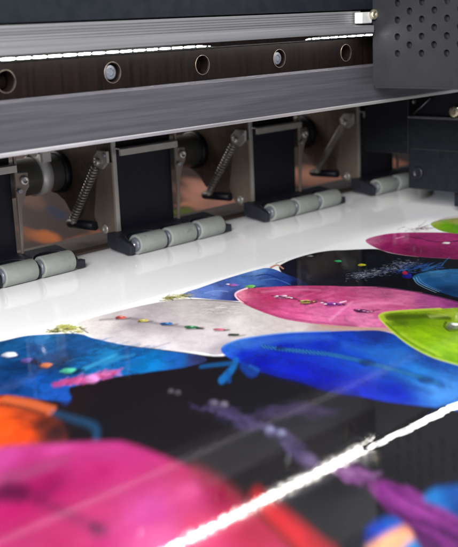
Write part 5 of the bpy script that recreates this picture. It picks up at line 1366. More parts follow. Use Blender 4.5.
(1.4,0.7,205,205,95,0.61,0.6,2005,2801,2007,2787,2010,2771),
(1.4,0.7,205,205,95,0.45,0.6,2028,2788,2022,2769,2025,2762),
(1.5,1,50,45,50,0.7,0.8,2040,2736,2016,2662),))
fill((1652,2863,1779,2826,1866,2809,1918,2768,1977,2709,1996,2663,1992,2595,2012,2418,2055,2277,2078,2190,2052,2138,1975,2148,1899,2189,1788,2248,1667,2281,1636,2268,1581,2200,1520,2315,1489,2393,1405,2463),(1706,2774,20,80,140,1777,2766,25,95,155,1894,2735,30,115,180,1786,2668,12,75,140,1669,2565,8,60,118,1833,2572,8,66,125,1776,2486,10,48,90,1927,2565,16,80,145,1625,2391,12,82,170,1555,2440,10,60,125,1592,2274,28,90,190,1820,2429,22,110,185,1892,2396,30,140,205,1969,2392,14,90,165,1849,2298,8,115,200,1936,2261,2,130,210,2001,2220,20,90,170,2051,2171,45,50,95),soft=1,grain=0.3,wr=0.4)
strokes((
(1.5,0.8,25,100,175,0.38,1.2,1725,2671,1753,2678,1772,2673),
(1.5,0.8,25,100,175,0.38,1.2,1961,2336,2003,2338,2041,2334),
(1.5,0.8,8,60,120,0.38,1.2,1839,2340,1901,2338,1966,2336),
(1.5,0.8,25,100,175,0.38,1.2,1807,2409,1848,2412,1884,2408),
(1.5,0.8,8,60,120,0.38,1.2,1859,2363,1890,2366,1914,2361),
(1.5,0.8,8,60,120,0.38,1.2,1733,2499,1763,2504,1785,2499),
(1.5,0.8,40,130,195,0.38,1.2,1783,2471,1812,2475,1834,2470),
(1.5,0.8,40,130,195,0.38,1.2,1842,2278,1885,2279,1923,2274),
(1.5,0.8,40,130,195,0.38,1.2,1904,2558,1970,2559,2038,2560),
(1.5,0.8,8,60,120,0.38,1.2,1862,2536,1915,2538,1967,2537),
(1.5,0.8,40,130,195,0.38,1.2,1768,2596,1818,2599,1866,2598),
(1.5,0.8,40,130,195,0.38,1.2,1844,2682,1885,2688,1921,2685),
(1.5,0.8,25,100,175,0.38,1.2,1950,2509,1983,2513,2008,2509),
(1.5,0.8,25,100,175,0.38,1.2,1879,2544,1912,2549,1939,2545),
(1.5,0.8,10,45,95,0.38,1.2,1806,2490,1863,2491,1921,2490),
(1.5,0.8,10,45,95,0.38,1.2,1768,2397,1822,2397,1875,2395),
(1.5,0.8,25,100,175,0.38,1.2,1916,2574,1960,2578,1999,2575),
(1.5,0.8,10,45,95,0.38,1.2,1725,2629,1767,2633,1805,2631),
(1.5,0.8,8,60,120,0.38,1.2,1866,2564,1927,2566,1988,2566),
(1.5,0.8,10,45,95,0.38,1.2,1775,2660,1811,2665,1841,2662),
(1.5,0.8,25,100,175,0.38,1.2,1814,2664,1857,2669,1897,2667),
(1.5,0.8,40,130,195,0.38,1.2,1839,2375,1887,2376,1932,2372),
(1.5,0.8,10,45,95,0.38,1.2,1942,2362,1981,2365,2014,2360),
(1.5,0.8,40,130,195,0.38,1.2,1884,2498,1915,2502,1938,2497),
(1.5,0.8,25,100,175,0.38,1.2,1955,2392,2002,2393,2045,2390),
(1.5,0.8,25,100,175,0.38,1.2,1915,2393,1982,2391,2051,2390),
(1.5,0.8,25,100,175,0.38,1.2,1873,2559,1942,2560,2013,2561),
(1.5,0.8,25,100,175,0.38,1.2,1870,2533,1914,2537,1954,2534),
(1.5,0.8,40,130,195,0.38,1.2,1956,2365,2002,2366,2044,2362),
(1.5,0.8,10,45,95,0.38,1.2,1960,2422,2001,2425,2036,2420),
(1.5,0.8,40,130,195,0.38,1.2,1957,2341,2013,2340,2068,2337),
(1.5,0.8,25,100,175,0.38,1.2,1841,2693,1891,2697,1938,2697),
(1.5,0.8,10,45,95,0.38,1.2,1748,2561,1779,2566,1805,2562),
(1.5,0.8,10,45,95,0.38,1.2,1901,2341,1957,2341,2013,2338),
(1.5,0.8,8,60,120,0.38,1.2,1827,2567,1892,2568,1960,2569),
(1.5,0.8,25,100,175,0.38,1.2,1786,2748,1819,2755,1845,2752),
(1.5,0.8,40,130,195,0.38,1.2,1799,2607,1843,2611,1883,2609),
(1.5,0.8,10,45,95,0.38,1.2,1888,2298,1944,2297,1999,2293),
(1.5,0.8,10,45,95,0.38,1.2,1972,2365,2041,2363,2111,2361),
(1.5,0.8,25,100,175,0.38,1.2,1925,2380,1991,2379,2059,2377),
(1.5,0.8,40,130,195,0.38,1.2,1952,2435,2001,2437,2046,2434),
(1.5,0.8,40,130,195,0.38,1.2,1906,2477,1973,2477,2041,2477),
(1.5,0.8,40,130,195,0.38,1.2,1864,2294,1899,2296,1929,2292),
(1.5,0.8,40,130,195,0.38,1.2,1846,2364,1908,2363,1971,2360),
(1.5,0.8,40,130,195,0.38,1.2,1855,2427,1907,2428,1958,2426),
(1.5,0.8,8,60,120,0.38,1.2,1848,2652,1904,2655,1959,2655),
(1.5,0.8,10,45,95,0.38,1.2,1801,2669,1839,2675,1872,2672),
(1.5,0.8,25,100,175,0.38,1.2,1711,2745,1743,2751,1769,2748),
(1.5,0.8,25,100,175,0.38,1.2,1793,2344,1827,2347,1855,2342),
(1.5,0.8,40,130,195,0.38,1.2,1724,2700,1774,2704,1822,2704),
(1.5,0.8,40,130,195,0.38,1.2,1692,2621,1735,2625,1773,2623),
(1.5,0.8,40,130,195,0.38,1.2,1856,2213,1917,2209,1979,2205),
(1.5,0.8,25,100,175,0.38,1.2,1720,2729,1770,2734,1817,2734),
(1.5,0.8,25,100,175,0.38,1.2,1879,2577,1912,2582,1937,2578),
(1.5,0.8,10,45,95,0.38,1.2,1840,2380,1875,2383,1903,2379),
(1.5,0.8,10,45,95,0.38,1.2,1731,2556,1766,2560,1795,2557),
(1.5,0.8,8,60,120,0.38,1.2,1935,2498,1970,2502,1998,2498),
(1.5,0.8,8,60,120,0.38,1.2,1886,2283,1951,2280,2017,2277),
(1.5,0.8,25,100,175,0.38,1.2,1654,2630,1702,2634,1749,2633),
(1.5,0.8,25,100,175,0.38,1.2,1847,2314,1898,2313,1948,2310),
(4,2,70,175,225,0.7,2,1777,2379,1838,2389,1922,2404),
(3,1.5,60,160,220,0.55,2,1844,2366,1911,2371,1957,2359),
(4,4,30,85,190,0.6,3,1676,2325,1604,2258,1579,2202),
(4.5,0.5,30,20,35,0.45,1.1,1698,2674,1714,2643,1742,2640),))
fill((1735,2670,1727,2653,1711,2655,1699,2662,1696,2678,1697,2695,1711,2705,1727,2707,1736,2695,1740,2683),(1719,2680,205,208,225,1737,2686,255,255,255,1700,2676,143,145,157),soft=1.2)
strokes((
(4.2,0.5,30,20,35,0.45,1.1,1700,2580,1711,2556,1735,2556),))
fill((1733,2576,1721,2570,1710,2565,1700,2570,1699,2583,1702,2597,1713,2609,1725,2608,1736,2604,1737,2590),(1718,2587,95,80,150,1733,2593,130,112,199,1701,2582,66,56,105),soft=1.2)
strokes((
(4.5,0.5,30,20,35,0.45,1.1,1707,2496,1720,2470,1745,2468),))
fill((1743,2491,1731,2484,1717,2478,1710,2489,1708,2500,1711,2513,1721,2522,1733,2521,1741,2515,1744,2505),(1726,2503,215,115,60,1743,2509,255,155,87,1708,2499,150,80,42),soft=1.2)
strokes((
(4.5,0.5,30,20,35,0.45,1.1,1717,2400,1732,2372,1758,2367),))
fill((1758,2390,1743,2385,1729,2381,1719,2391,1717,2404,1716,2419,1730,2425,1745,2429,1754,2418,1761,2406),(1737,2405,85,195,160,1754,2409,118,255,212,1718,2402,59,136,112),soft=1.2)
strokes((
(4,3,25,20,45,0.8,1.2,1726,2567,1720,2522),
(4,2,8,40,75,0.8,1.2,1749,2378,1771,2372),
(2.4,1.2,215,95,160,0.49,1.2,1644,2334,1647,2322,1663,2328),
(2.4,1.2,225,130,190,0.46,1.2,1727,2293,1723,2287,1730,2282),
(2.4,1.2,215,95,160,0.61,1.2,1735,2303,1743,2299,1755,2305),
(2.4,1.2,160,50,120,0.48,1.2,1757,2282,1793,2296,1817,2301),
(2.4,1.2,225,130,190,0.62,1.2,1734,2291,1746,2284,1751,2277),
(2.4,1.2,160,50,120,0.35,1.2,1701,2306,1701,2295,1710,2290),
(2.4,1.2,215,95,160,0.38,1.2,1722,2295,1733,2287,1746,2275),
(2.4,1.2,185,60,120,0.48,1.2,1710,2311,1732,2304,1761,2306),
(2.4,1.2,225,130,190,0.52,1.2,1708,2295,1712,2297,1721,2290),
(2.4,1.2,160,50,120,0.69,1.2,1788,2290,1806,2289,1815,2283),
(2.4,1.2,215,95,160,0.51,1.2,1757,2263,1770,2261,1781,2254),
(2.4,1.2,225,130,190,0.45,1.2,1762,2274,1784,2276,1799,2282),
(2.4,1.2,225,130,190,0.44,1.2,1809,2274,1808,2256,1809,2244),
(2.4,1.2,215,95,160,0.54,1.2,1679,2330,1685,2323,1703,2327),
(2.4,1.2,215,95,160,0.39,1.2,1654,2320,1678,2341,1698,2357),
(2.4,1.2,215,95,160,0.66,1.2,1709,2316,1714,2307,1721,2313),
(2.4,1.2,160,50,120,0.63,1.2,1794,2263,1813,2274,1824,2284),
(2.4,1.2,215,95,160,0.46,1.2,1792,2280,1810,2277,1827,2272),
(2.4,1.2,185,60,120,0.63,1.2,1691,2305,1702,2318,1704,2316),
(2.4,1.2,160,50,120,0.67,1.2,1689,2297,1697,2299,1703,2292),
(2.4,1.2,215,95,160,0.6,1.2,1641,2333,1649,2332,1657,2331),
(2.4,1.2,215,95,160,0.53,1.2,1685,2312,1702,2317,1720,2319),
(2.4,1.2,215,95,160,0.58,1.2,1679,2313,1687,2325,1687,2316),
(2.4,1.2,185,60,120,0.5,1.2,1747,2297,1751,2300,1753,2294),
(2.4,1.2,215,95,160,0.53,1.2,1662,2328,1673,2321,1675,2307),
(2.4,1.2,160,50,120,0.54,1.2,1760,2295,1779,2306,1784,2309),
(2.4,1.2,225,130,190,0.65,1.2,1726,2299,1749,2307,1776,2317),
(2.4,1.2,160,50,120,0.57,1.2,1709,2301,1723,2306,1737,2307),
(2.4,1.2,185,60,120,0.63,1.2,1810,2282,1810,2279,1816,2276),
(2.4,1.2,225,130,190,0.49,1.2,1775,2273,1782,2272,1790,2268),
(2.4,1.2,185,60,120,0.43,1.2,1724,2295,1729,2296,1726,2296),
(2.4,1.2,160,50,120,0.61,1.2,1692,2308,1709,2297,1718,2285),
(2.4,1.2,215,95,160,0.49,1.2,1690,2292,1702,2292,1705,2280),
(2.4,1.2,185,60,120,0.49,1.2,1719,2296,1728,2297,1731,2295),
(2.4,1.2,215,95,160,0.55,1.2,1785,2303,1799,2313,1810,2321),
(2.4,1.2,225,130,190,0.46,1.2,1758,2293,1776,2299,1782,2297),
(2.4,1.2,185,60,120,0.56,1.2,1756,2282,1768,2274,1790,2276),
(2.4,1.2,160,50,120,0.56,1.2,1799,2287,1799,2281,1797,2265),
(2.4,1.2,160,50,120,0.39,1.2,1758,2305,1764,2311,1775,2305),
(2.4,1.2,215,95,160,0.58,1.2,1724,2321,1718,2303,1714,2283),
(2.4,1.2,215,95,160,0.49,1.2,1723,2296,1726,2283,1723,2270),
(2.4,1.2,215,95,160,0.38,1.2,1676,2317,1681,2311,1692,2307),
(2.4,1.2,160,50,120,0.61,1.2,1666,2317,1665,2308,1673,2314),
(2.4,1.2,215,95,160,0.7,1.2,1709,2327,1722,2336,1743,2343),
(2.4,1.2,225,130,190,0.54,1.2,1778,2290,1791,2282,1796,2274),
(2.4,1.2,225,130,190,0.57,1.2,1687,2297,1711,2307,1734,2313),
(2.4,1.2,215,95,160,0.68,1.2,1767,2270,1770,2272,1773,2266),
(2.4,1.2,225,130,190,0.39,1.2,1636,2338,1639,2341,1643,2341),
(2.4,1.2,185,60,120,0.56,1.2,1708,2291,1732,2296,1743,2287),
(2.4,1.2,215,95,160,0.41,1.2,1741,2296,1760,2300,1771,2301),
(2.4,1.2,215,95,160,0.52,1.2,1665,2334,1675,2327,1668,2303),
(2.4,1.2,160,50,120,0.65,1.2,1641,2350,1655,2333,1665,2325),
(2.4,1.2,160,50,120,0.53,1.2,1631,2331,1631,2318,1642,2311),
(2.4,1.2,185,60,120,0.67,1.2,1697,2277,1705,2277,1722,2281),
(2.4,1.2,160,50,120,0.67,1.2,1813,2286,1819,2287,1826,2295),
(2.4,1.2,160,50,120,0.64,1.2,1783,2308,1799,2316,1816,2316),
(2.4,1.2,185,60,120,0.51,1.2,1721,2301,1730,2287,1747,2283),
(2.4,1.2,215,95,160,0.63,1.2,1810,2279,1822,2283,1850,2289),
(2.4,1.2,225,130,190,0.69,1.2,1754,2289,1761,2295,1765,2291),
(2.4,1.2,215,95,160,0.44,1.2,1712,2291,1733,2302,1753,2306),
(2.4,1.2,185,60,120,0.64,1.2,1671,2332,1676,2331,1682,2334),
(2.4,1.2,215,95,160,0.63,1.2,1700,2324,1710,2311,1712,2290),
(2.4,1.2,225,130,190,0.62,1.2,1736,2276,1757,2279,1772,2273),
(2.4,1.2,215,95,160,0.44,1.2,1746,2296,1775,2314,1793,2326),
(2.4,1.2,215,95,160,0.46,1.2,1688,2305,1696,2309,1702,2304),
(2.4,1.2,225,130,190,0.65,1.2,1763,2292,1779,2284,1791,2274),
(2.4,1.2,160,50,120,0.58,1.2,1731,2325,1736,2327,1743,2327),
(2.4,1.2,185,60,120,0.42,1.2,1685,2299,1686,2289,1689,2283),
(2.4,1.2,215,95,160,0.43,1.2,1808,2286,1818,2281,1825,2271),
(2.4,1.2,160,50,120,0.49,1.2,1667,2320,1694,2327,1726,2334),
(2.4,1.2,160,50,120,0.56,1.2,1704,2298,1725,2314,1740,2322),
(2.4,1.2,185,60,120,0.65,1.2,1642,2340,1649,2340,1659,2341),
(2.4,1.2,225,130,190,0.54,1.2,1711,2313,1717,2316,1722,2319),
(2.4,1.2,160,50,120,0.49,1.2,1664,2313,1679,2306,1692,2306),
(2.4,1.2,160,50,120,0.41,1.2,1806,2278,1815,2282,1821,2287),
(2.4,1.2,160,50,120,0.67,1.2,1711,2286,1725,2284,1744,2286),
(2.4,1.2,185,60,120,0.62,1.2,1748,2280,1772,2297,1787,2308),
(2.4,1.2,185,60,120,0.51,1.2,1651,2327,1666,2331,1669,2330),
(2.4,1.2,225,130,190,0.44,1.2,1671,2302,1681,2308,1692,2311),
(2.4,1.2,225,130,190,0.59,1.2,1770,2297,1777,2294,1777,2281),
(2.4,1.2,160,50,120,0.44,1.2,1670,2311,1670,2311,1673,2302),
(2.4,1.2,215,95,160,0.5,1.2,1658,2319,1675,2326,1677,2315),
(2.4,1.2,215,95,160,0.5,1.2,1696,2309,1700,2309,1712,2307),
(2.4,1.2,185,60,120,0.61,1.2,1687,2336,1700,2334,1710,2332),
(2.4,1.2,225,130,190,0.66,1.2,1725,2284,1726,2276,1726,2267),
(2.4,1.2,185,60,120,0.48,1.2,1678,2309,1692,2314,1696,2310),
(2.4,1.2,185,60,120,0.5,1.2,1765,2291,1773,2287,1787,2285),
(2.4,1.2,215,95,160,0.55,1.2,1665,2346,1677,2342,1676,2326),
(2.4,1.2,185,60,120,0.51,1.2,1722,2289,1731,2285,1744,2282),
(2.4,1.2,215,95,160,0.63,1.2,1682,2321,1692,2326,1702,2332),
(2.4,1.2,160,50,120,0.64,1.2,1730,2299,1748,2295,1766,2289),
(2.4,1.2,185,60,120,0.42,1.2,1663,2340,1684,2340,1696,2325),
(2.4,1.2,185,60,120,0.68,1.2,1761,2276,1763,2269,1767,2269),
(2.4,1.2,185,60,120,0.56,1.2,1773,2261,1785,2266,1794,2270),
(2.4,1.2,160,50,120,0.63,1.2,1669,2315,1678,2317,1674,2309),
(2.4,1.2,225,130,190,0.41,1.2,1795,2305,1809,2298,1820,2292),
(2.4,1.2,160,50,120,0.36,1.2,1693,2321,1699,2325,1704,2317),
(2.4,1.2,225,130,190,0.65,1.2,1718,2285,1719,2276,1729,2277),
(2.4,1.2,215,95,160,0.5,1.2,1695,2306,1708,2304,1717,2299),
(2.4,1.2,160,50,120,0.56,1.2,1763,2275,1782,2262,1799,2256),))
fill((1748,2272,1733,2260,1719,2258,1711,2268,1712,2286,1723,2305,1738,2318,1752,2320,1760,2310,1759,2292),(1735,2289,215,130,195,1754,2299,255,174,255,1716,2281,150,91,136),soft=2)
fill((2667,2604,2708,2622,2751,2622,2816,2572,2895,2490,2966,2390,2991,2338,3057,2234,3077,2113,3068,1977,3039,1829,2978,1604,2741,1648,2645,1905,2598,1988,2564,2069,2538,2155,2529,2259,2561,2405,2601,2511,2634,2567),(2666,2582,225,130,160,2722,2553,215,80,130,2691,2450,205,60,115,2621,2455,200,72,125,2798,2470,218,85,140,2624,2296,222,95,155,2637,2172,228,118,172,2845,2379,205,70,130,2882,2254,208,82,140,2716,2169,222,105,165,2891,2148,216,110,160,2699,2026,232,130,180,2975,2077,214,112,160,2992,1961,180,85,150,2999,1864,150,60,130,2858,2016,200,90,140),soft=0.7,grain=0.18,wr=0.25)
strokes((
(2.2,1.4,245,205,215,0.85,0.7,2756,2626,2704,2621,2665,2601,2628,2556,2599,2498),
(1.2,0.8,150,40,85,0.7,0.5,2650,2575,2619,2528,2597,2477),
(1.6,1.4,95,40,90,0.8,0.7,3055,2232,3074,2110,3064,1975,3034,1826),
(2.2,1,238,150,192,0.22,1.3,2875,2242,2885,2205,2899,2171),
(2.2,1,238,150,192,0.22,1.3,2907,2049,2923,1990,2946,1937),
(2.2,1,178,48,100,0.22,1.3,2885,2060,2886,2029,2892,2003),
(2.2,1,178,48,100,0.22,1.3,2739,2100,2752,2055,2770,2014),
(2.2,1,238,150,192,0.22,1.3,2829,2317,2881,2317,2920,2307),
(2.2,1,238,150,192,0.22,1.3,2715,2283,2784,2283,2837,2269),
(2.2,1,178,48,100,0.22,1.3,2690,2356,2698,2328,2709,2303),
(2.2,1,238,150,192,0.22,1.3,2722,2446,2816,2450,2888,2433),
(2.2,1,232,130,178,0.22,1.3,2833,2072,2914,2070,2975,2052),
(2.2,1,238,150,192,0.22,1.3,2688,2331,2744,2314,2790,2288),
(2.2,1,232,130,178,0.22,1.3,2717,2175,2817,2174,2895,2152),
(2.2,1,178,48,100,0.22,1.3,2815,2293,2863,2293,2899,2284),
(2.2,1,238,150,192,0.22,1.3,2828,2057,2835,2031,2845,2007),
(2.2,1,232,130,178,0.22,1.3,2863,2180,2865,2129,2876,2085),
(2.2,1,238,150,192,0.22,1.3,2828,2338,2877,2339,2914,2329),
(2.2,1,232,130,178,0.22,1.3,3048,2163,3062,2107,3082,2056),
(2.2,1,178,48,100,0.22,1.3,2752,2303,2814,2304,2861,2291),
(2.2,1,178,48,100,0.22,1.3,2651,2415,2714,2397,2766,2368),
(2.2,1,238,150,192,0.22,1.3,2762,2374,2850,2376,2917,2359),
(2.2,1,178,48,100,0.22,1.3,2890,2297,2906,2237,2929,2183),
(2.2,1,238,150,192,0.22,1.3,2761,1940,2798,1927,2827,1910),
(2.2,1,178,48,100,0.22,1.3,2757,2065,2761,2000,2776,1944),
(2.2,1,178,48,100,0.22,1.3,2827,2211,2882,2194,2927,2168),
(2.2,1,238,150,192,0.22,1.3,2781,2249,2794,2202,2813,2159),
(2.2,1,178,48,100,0.22,1.3,3028,2133,3028,2097,3035,2066),
(2.2,1,232,130,178,0.22,1.3,2753,2127,2830,2125,2889,2108),
(2.2,1,178,48,100,0.22,1.3,2843,2433,2858,2377,2879,2327),
(2.2,1,178,48,100,0.22,1.3,2910,2056,2922,2010,2940,1969),
(2.2,1,232,130,178,0.22,1.3,2889,2079,2975,2076,3041,2057),
(2.2,1,238,150,192,0.22,1.3,2711,2190,2795,2189,2859,2171),
(2.2,1,178,48,100,0.22,1.3,2858,2407,2859,2369,2866,2337),
(2.2,1,232,130,178,0.22,1.3,3007,2124,3008,2078,3017,2038),
(2.2,1,178,48,100,0.22,1.3,2976,2147,3021,2134,3057,2113),
(2.2,1,178,48,100,0.22,1.3,2768,2189,2842,2167,2902,2132),
(2.2,1,178,48,100,0.22,1.3,2899,2235,2916,2170,2940,2113),
(2.5,2.5,150,40,90,0.4,1.6,2603,2503,2573,2411,2543,2271,2552,2167,2576,2079,2612,1998),
(2.5,2,240,150,190,0.4,1.8,2748,2541,2836,2479,2896,2382),
(3,2,240,160,200,0.4,2,2787,2158,2869,2110,2914,2026),
(3,2,165,50,110,0.4,2,2738,2013,2817,1987,2877,1926),
(2.5,2,170,45,100,0.35,2,2625,2382,2605,2279,2631,2202),
(3,1.5,240,165,205,0.5,1.6,2611,2107,2742,2154,2833,2184),
(4,2,125,25,60,0.6,1.4,2719,2307,2775,2298,2779,2259),
(3,2,150,40,80,0.5,1.4,2739,2419,2747,2373,2741,2335),
(3,0.5,30,20,35,0.45,1.1,2717,2439,2731,2409,2761,2400),))
fill((2754,2419,2741,2417,2726,2416,2718,2431,2717,2447,2725,2460,2738,2469,2750,2457,2762,2448,2758,2433),(2740,2439,185,115,155,2759,2441,243,155,205,2719,2440,129,80,108),soft=0.7)
strokes((
(3.3,0.5,30,20,35,0.45,1.1,2714,2320,2727,2293,2757,2286),))
fill((2748,2308,2737,2301,2726,2306,2720,2315,2716,2328,2727,2338,2738,2345,2749,2340,2762,2333,2760,2317),(2738,2323,180,165,85,2758,2325,237,218,118,2716,2322,125,115,59),soft=0.7)
strokes((
(3,0.5,30,20,35,0.45,1.1,2743,2227,2758,2197,2788,2187),))
fill((2778,2210,2768,2201,2755,2207,2749,2221,2745,2235,2753,2245,2764,2251,2778,2246,2791,2234,2791,2217),(2766,2226,135,45,150,2786,2226,180,68,199,2745,2229,94,31,105),soft=0.7)
strokes((
(2.5,0.5,30,20,35,0.45,1.1,2740,2093,2756,2064,2783,2052),))
fill((2776,2068,2763,2072,2750,2071,2740,2085,2745,2098,2745,2111,2758,2111,2771,2108,2781,2094,2780,2081),(2761,2090,85,25,80,2778,2088,118,43,112,2742,2094,59,17,56),soft=0.7)
strokes((
(1.2,0.5,30,20,35,0.45,1.1,2748,2433,2753,2424,2763,2422),))
fill((2761,2429,2756,2426,2753,2428,2748,2430,2748,2436,2752,2441,2757,2443,2762,2441,2766,2439,2765,2433),(2757,2435,245,215,235,2764,2436,255,255,255,2749,2434,171,150,164),soft=0.7)
strokes((
(1.2,0.5,30,20,35,0.45,1.1,2734,2335,2739,2326,2749,2324),))
fill((2747,2331,2742,2327,2738,2330,2736,2333,2734,2338,2738,2342,2743,2346,2748,2344,2749,2339,2749,2335),(2743,2336,225,215,150,2750,2338,255,255,199,2735,2336,157,150,105),soft=0.7)
strokes((
(2.4,1,80,10,60,0.8,0.8,2777,2203,2803,2188),
(1.2,0.8,245,225,235,0.9,0.8,2802,2214,2831,2209),
(2,1,150,40,95,0.7,0.8,2771,2067,2812,2047),
(2.2,3,188,150,132,0.85,0.8,2543,2086,2572,2013,2611,1933,2648,1864),
(0.9,0.5,30,20,35,0.45,1.1,2725,2474,2729,2466,2737,2465),))
fill((2735,2471,2732,2469,2728,2469,2725,2471,2726,2476,2728,2480,2732,2480,2735,2479,2737,2477,2738,2473),(2732,2475,120,50,90,2737,2476,162,74,124,2726,2474,84,35,62),soft=0.4)
strokes((
(1,0.5,30,20,35,0.45,1.1,2717,2453,2721,2445,2730,2444),))
fill((2728,2449,2724,2447,2720,2447,2718,2451,2718,2456,2721,2459,2724,2462,2728,2460,2732,2458,2731,2453),(2724,2454,200,140,170,2730,2455,255,187,224,2718,2454,140,98,118),soft=0.4)
strokes((
(1,0.5,30,20,35,0.45,1.1,2730,2455,2733,2447,2742,2446),))
fill((2740,2452,2737,2450,2733,2450,2731,2454,2732,2458,2733,2462,2738,2463,2742,2464,2745,2461,2744,2456),(2737,2457,240,220,230,2743,2458,255,255,255,2731,2456,168,154,161),soft=0.4)
strokes((
(1,0.5,30,20,35,0.45,1.1,2732,2441,2735,2434,2744,2433),))
fill((2743,2438,2739,2435,2734,2436,2733,2440,2733,2444,2736,2448,2740,2450,2744,2449,2745,2446,2744,2442),(2739,2443,120,50,90,2745,2444,162,74,124,2733,2442,84,35,62),soft=0.4)
strokes((
(1,0.5,30,20,35,0.45,1.1,2727,2424,2730,2417,2738,2416),))
fill((2737,2421,2733,2420,2730,2420,2728,2423,2728,2426,2731,2429,2734,2433,2738,2431,2739,2428,2740,2424),(2733,2425,120,50,90,2739,2427,162,74,124,2728,2424,84,35,62),soft=0.4)
strokes((
(1,0.5,30,20,35,0.45,1.1,2735,2422,2737,2416,2745,2416),))
fill((2744,2421,2740,2418,2737,2419,2735,2421,2736,2424,2738,2428,2742,2430,2746,2430,2748,2428,2746,2424),(2741,2424,120,50,90,2747,2426,162,74,124,2735,2423,84,35,62),soft=0.4)
strokes((
(1.1,0.5,30,20,35,0.45,1.1,2737,2411,2739,2404,2748,2405),))
fill((2746,2410,2742,2406,2738,2406,2737,2409,2738,2413,2741,2417,2745,2420,2750,2421,2750,2416,2750,2413),(2744,2413,200,140,170,2750,2415,255,187,224,2738,2412,140,98,118),soft=0.4)
strokes((
(0.9,0.5,30,20,35,0.45,1.1,2745,2409,2748,2402,2756,2400),))
fill((2754,2406,2751,2403,2748,2405,2745,2407,2746,2411,2748,2415,2752,2415,2755,2415,2756,2412,2757,2408),(2751,2410,240,220,230,2757,2411,255,255,255,2746,2409,168,154,161),soft=0.4)
strokes((
(1,0.5,30,20,35,0.45,1.1,2744,2396,2746,2390,2753,2391),))
fill((2753,2395,2749,2391,2745,2391,2744,2394,2744,2398,2748,2401,2752,2404,2755,2404,2756,2402,2756,2398),(2750,2398,240,220,230,2756,2400,255,255,255,2745,2396,168,154,161),soft=0.4)
strokes((
(1.1,0.5,30,20,35,0.45,1.1,2740,2379,2742,2372,2751,2372),))
fill((2750,2377,2746,2373,2742,2375,2739,2376,2742,2381,2744,2386,2748,2386,2753,2388,2755,2385,2753,2380),(2747,2381,120,50,90,2753,2383,162,74,124,2741,2379,84,35,62),soft=0.4)
strokes((
(0.9,0.5,30,20,35,0.45,1.1,2729,2346,2731,2341,2738,2340),))
fill((2737,2344,2734,2342,2731,2343,2729,2345,2729,2348,2732,2351,2736,2353,2738,2352,2740,2350,2740,2347),(2735,2347,110,60,60,2739,2349,149,87,87,2730,2346,77,42,42),soft=0.4)
strokes((
(0.8,0.5,30,20,35,0.45,1.1,2733,2341,2735,2334,2743,2334),))
fill((2742,2337,2738,2335,2735,2336,2733,2339,2734,2342,2736,2345,2739,2346,2742,2346,2744,2344,2743,2341),(2739,2342,190,180,110,2743,2343,249,237,149,2733,2341,133,125,77),soft=0.4)
strokes((
(0.9,0.5,30,20,35,0.45,1.1,2735,2328,2738,2321,2746,2320),))
fill((2744,2325,2741,2322,2737,2323,2736,2326,2737,2330,2739,2332,2742,2333,2746,2335,2747,2331,2748,2327),(2741,2329,110,60,60,2747,2329,149,87,87,2736,2328,77,42,42),soft=0.4)
strokes((
(1,0.5,30,20,35,0.45,1.1,2740,2322,2743,2315,2751,2315),))
fill((2749,2320,2746,2318,2742,2318,2741,2321,2740,2324,2743,2328,2747,2330,2750,2328,2754,2327,2752,2323),(2747,2324,110,60,60,2752,2325,149,87,87,2741,2323,77,42,42),soft=0.4)
strokes((
(1.1,0.5,30,20,35,0.45,1.1,2743,2313,2745,2307,2754,2307),))
fill((2753,2311,2749,2309,2745,2309,2744,2311,2744,2315,2748,2318,2751,2320,2755,2321,2758,2319,2757,2315),(2750,2315,110,60,60,2756,2317,149,87,87,2744,2314,77,42,42),soft=0.4)
strokes((
(1.1,0.5,30,20,35,0.45,1.1,2730,2288,2732,2282,2740,2283),))
fill((2740,2286,2736,2285,2733,2285,2730,2286,2732,2290,2735,2293,2739,2296,2743,2297,2744,2294,2743,2290),(2737,2290,110,60,60,2743,2292,149,87,87,2731,2288,77,42,42),soft=0.4)
strokes((
(1,0.5,30,20,35,0.45,1.1,2753,2297,2756,2289,2764,2288),))
fill((2764,2292,2759,2291,2755,2291,2754,2295,2755,2299,2757,2302,2760,2303,2763,2303,2766,2301,2766,2297),(2760,2298,190,180,110,2765,2299,249,237,149,2753,2297,133,125,77),soft=0.4)
strokes((
(1.1,0.5,30,20,35,0.45,1.1,2752,2289,2754,2283,2762,2284),))
fill((2762,2287,2757,2285,2754,2285,2752,2287,2755,2291,2757,2295,2761,2297,2766,2298,2767,2296,2765,2291),(2759,2291,110,60,60,2765,2293,149,87,87,2753,2289,77,42,42),soft=0.4)
strokes((
(0.9,0.5,30,20,35,0.45,1.1,2758,2265,2762,2258,2770,2256),))
fill((2767,2262,2765,2259,2761,2261,2758,2263,2758,2268,2761,2270,2765,2272,2768,2270,2770,2268,2770,2264),(2765,2266,230,200,235,2770,2266,255,255,255,2759,2266,161,140,164),soft=0.4)
strokes((
(1.2,0.5,30,20,35,0.45,1.1,2750,2243,2753,2236,2762,2235),))
fill((2762,2240,2757,2239,2752,2238,2751,2242,2750,2246,2754,2250,2759,2251,2764,2252,2765,2248,2765,2245),(2758,2245,230,200,235,2765,2247,255,255,255,2751,2244,161,140,164),soft=0.4)
strokes((
(1,0.5,30,20,35,0.45,1.1,2766,2244,2768,2237,2776,2236),))
fill((2776,2240,2771,2238,2768,2239,2765,2241,2768,2245,2769,2250,2773,2250,2778,2251,2777,2247,2779,2244),(2772,2245,150,70,165,2778,2246,199,99,218,2766,2244,105,49,115),soft=0.4)
strokes((
(1.2,0.5,30,20,35,0.45,1.1,2763,2232,2764,2226,2772,2227),))
fill((2772,2231,2768,2229,2765,2229,2763,2231,2763,2234,2767,2238,2772,2240,2775,2240,2777,2239,2774,2235),(2770,2235,150,70,165,2776,2237,199,99,218,2763,2233,105,49,115),soft=0.4)
strokes((
(1.2,0.5,30,20,35,0.45,1.1,2767,2226,2770,2218,2779,2218),))
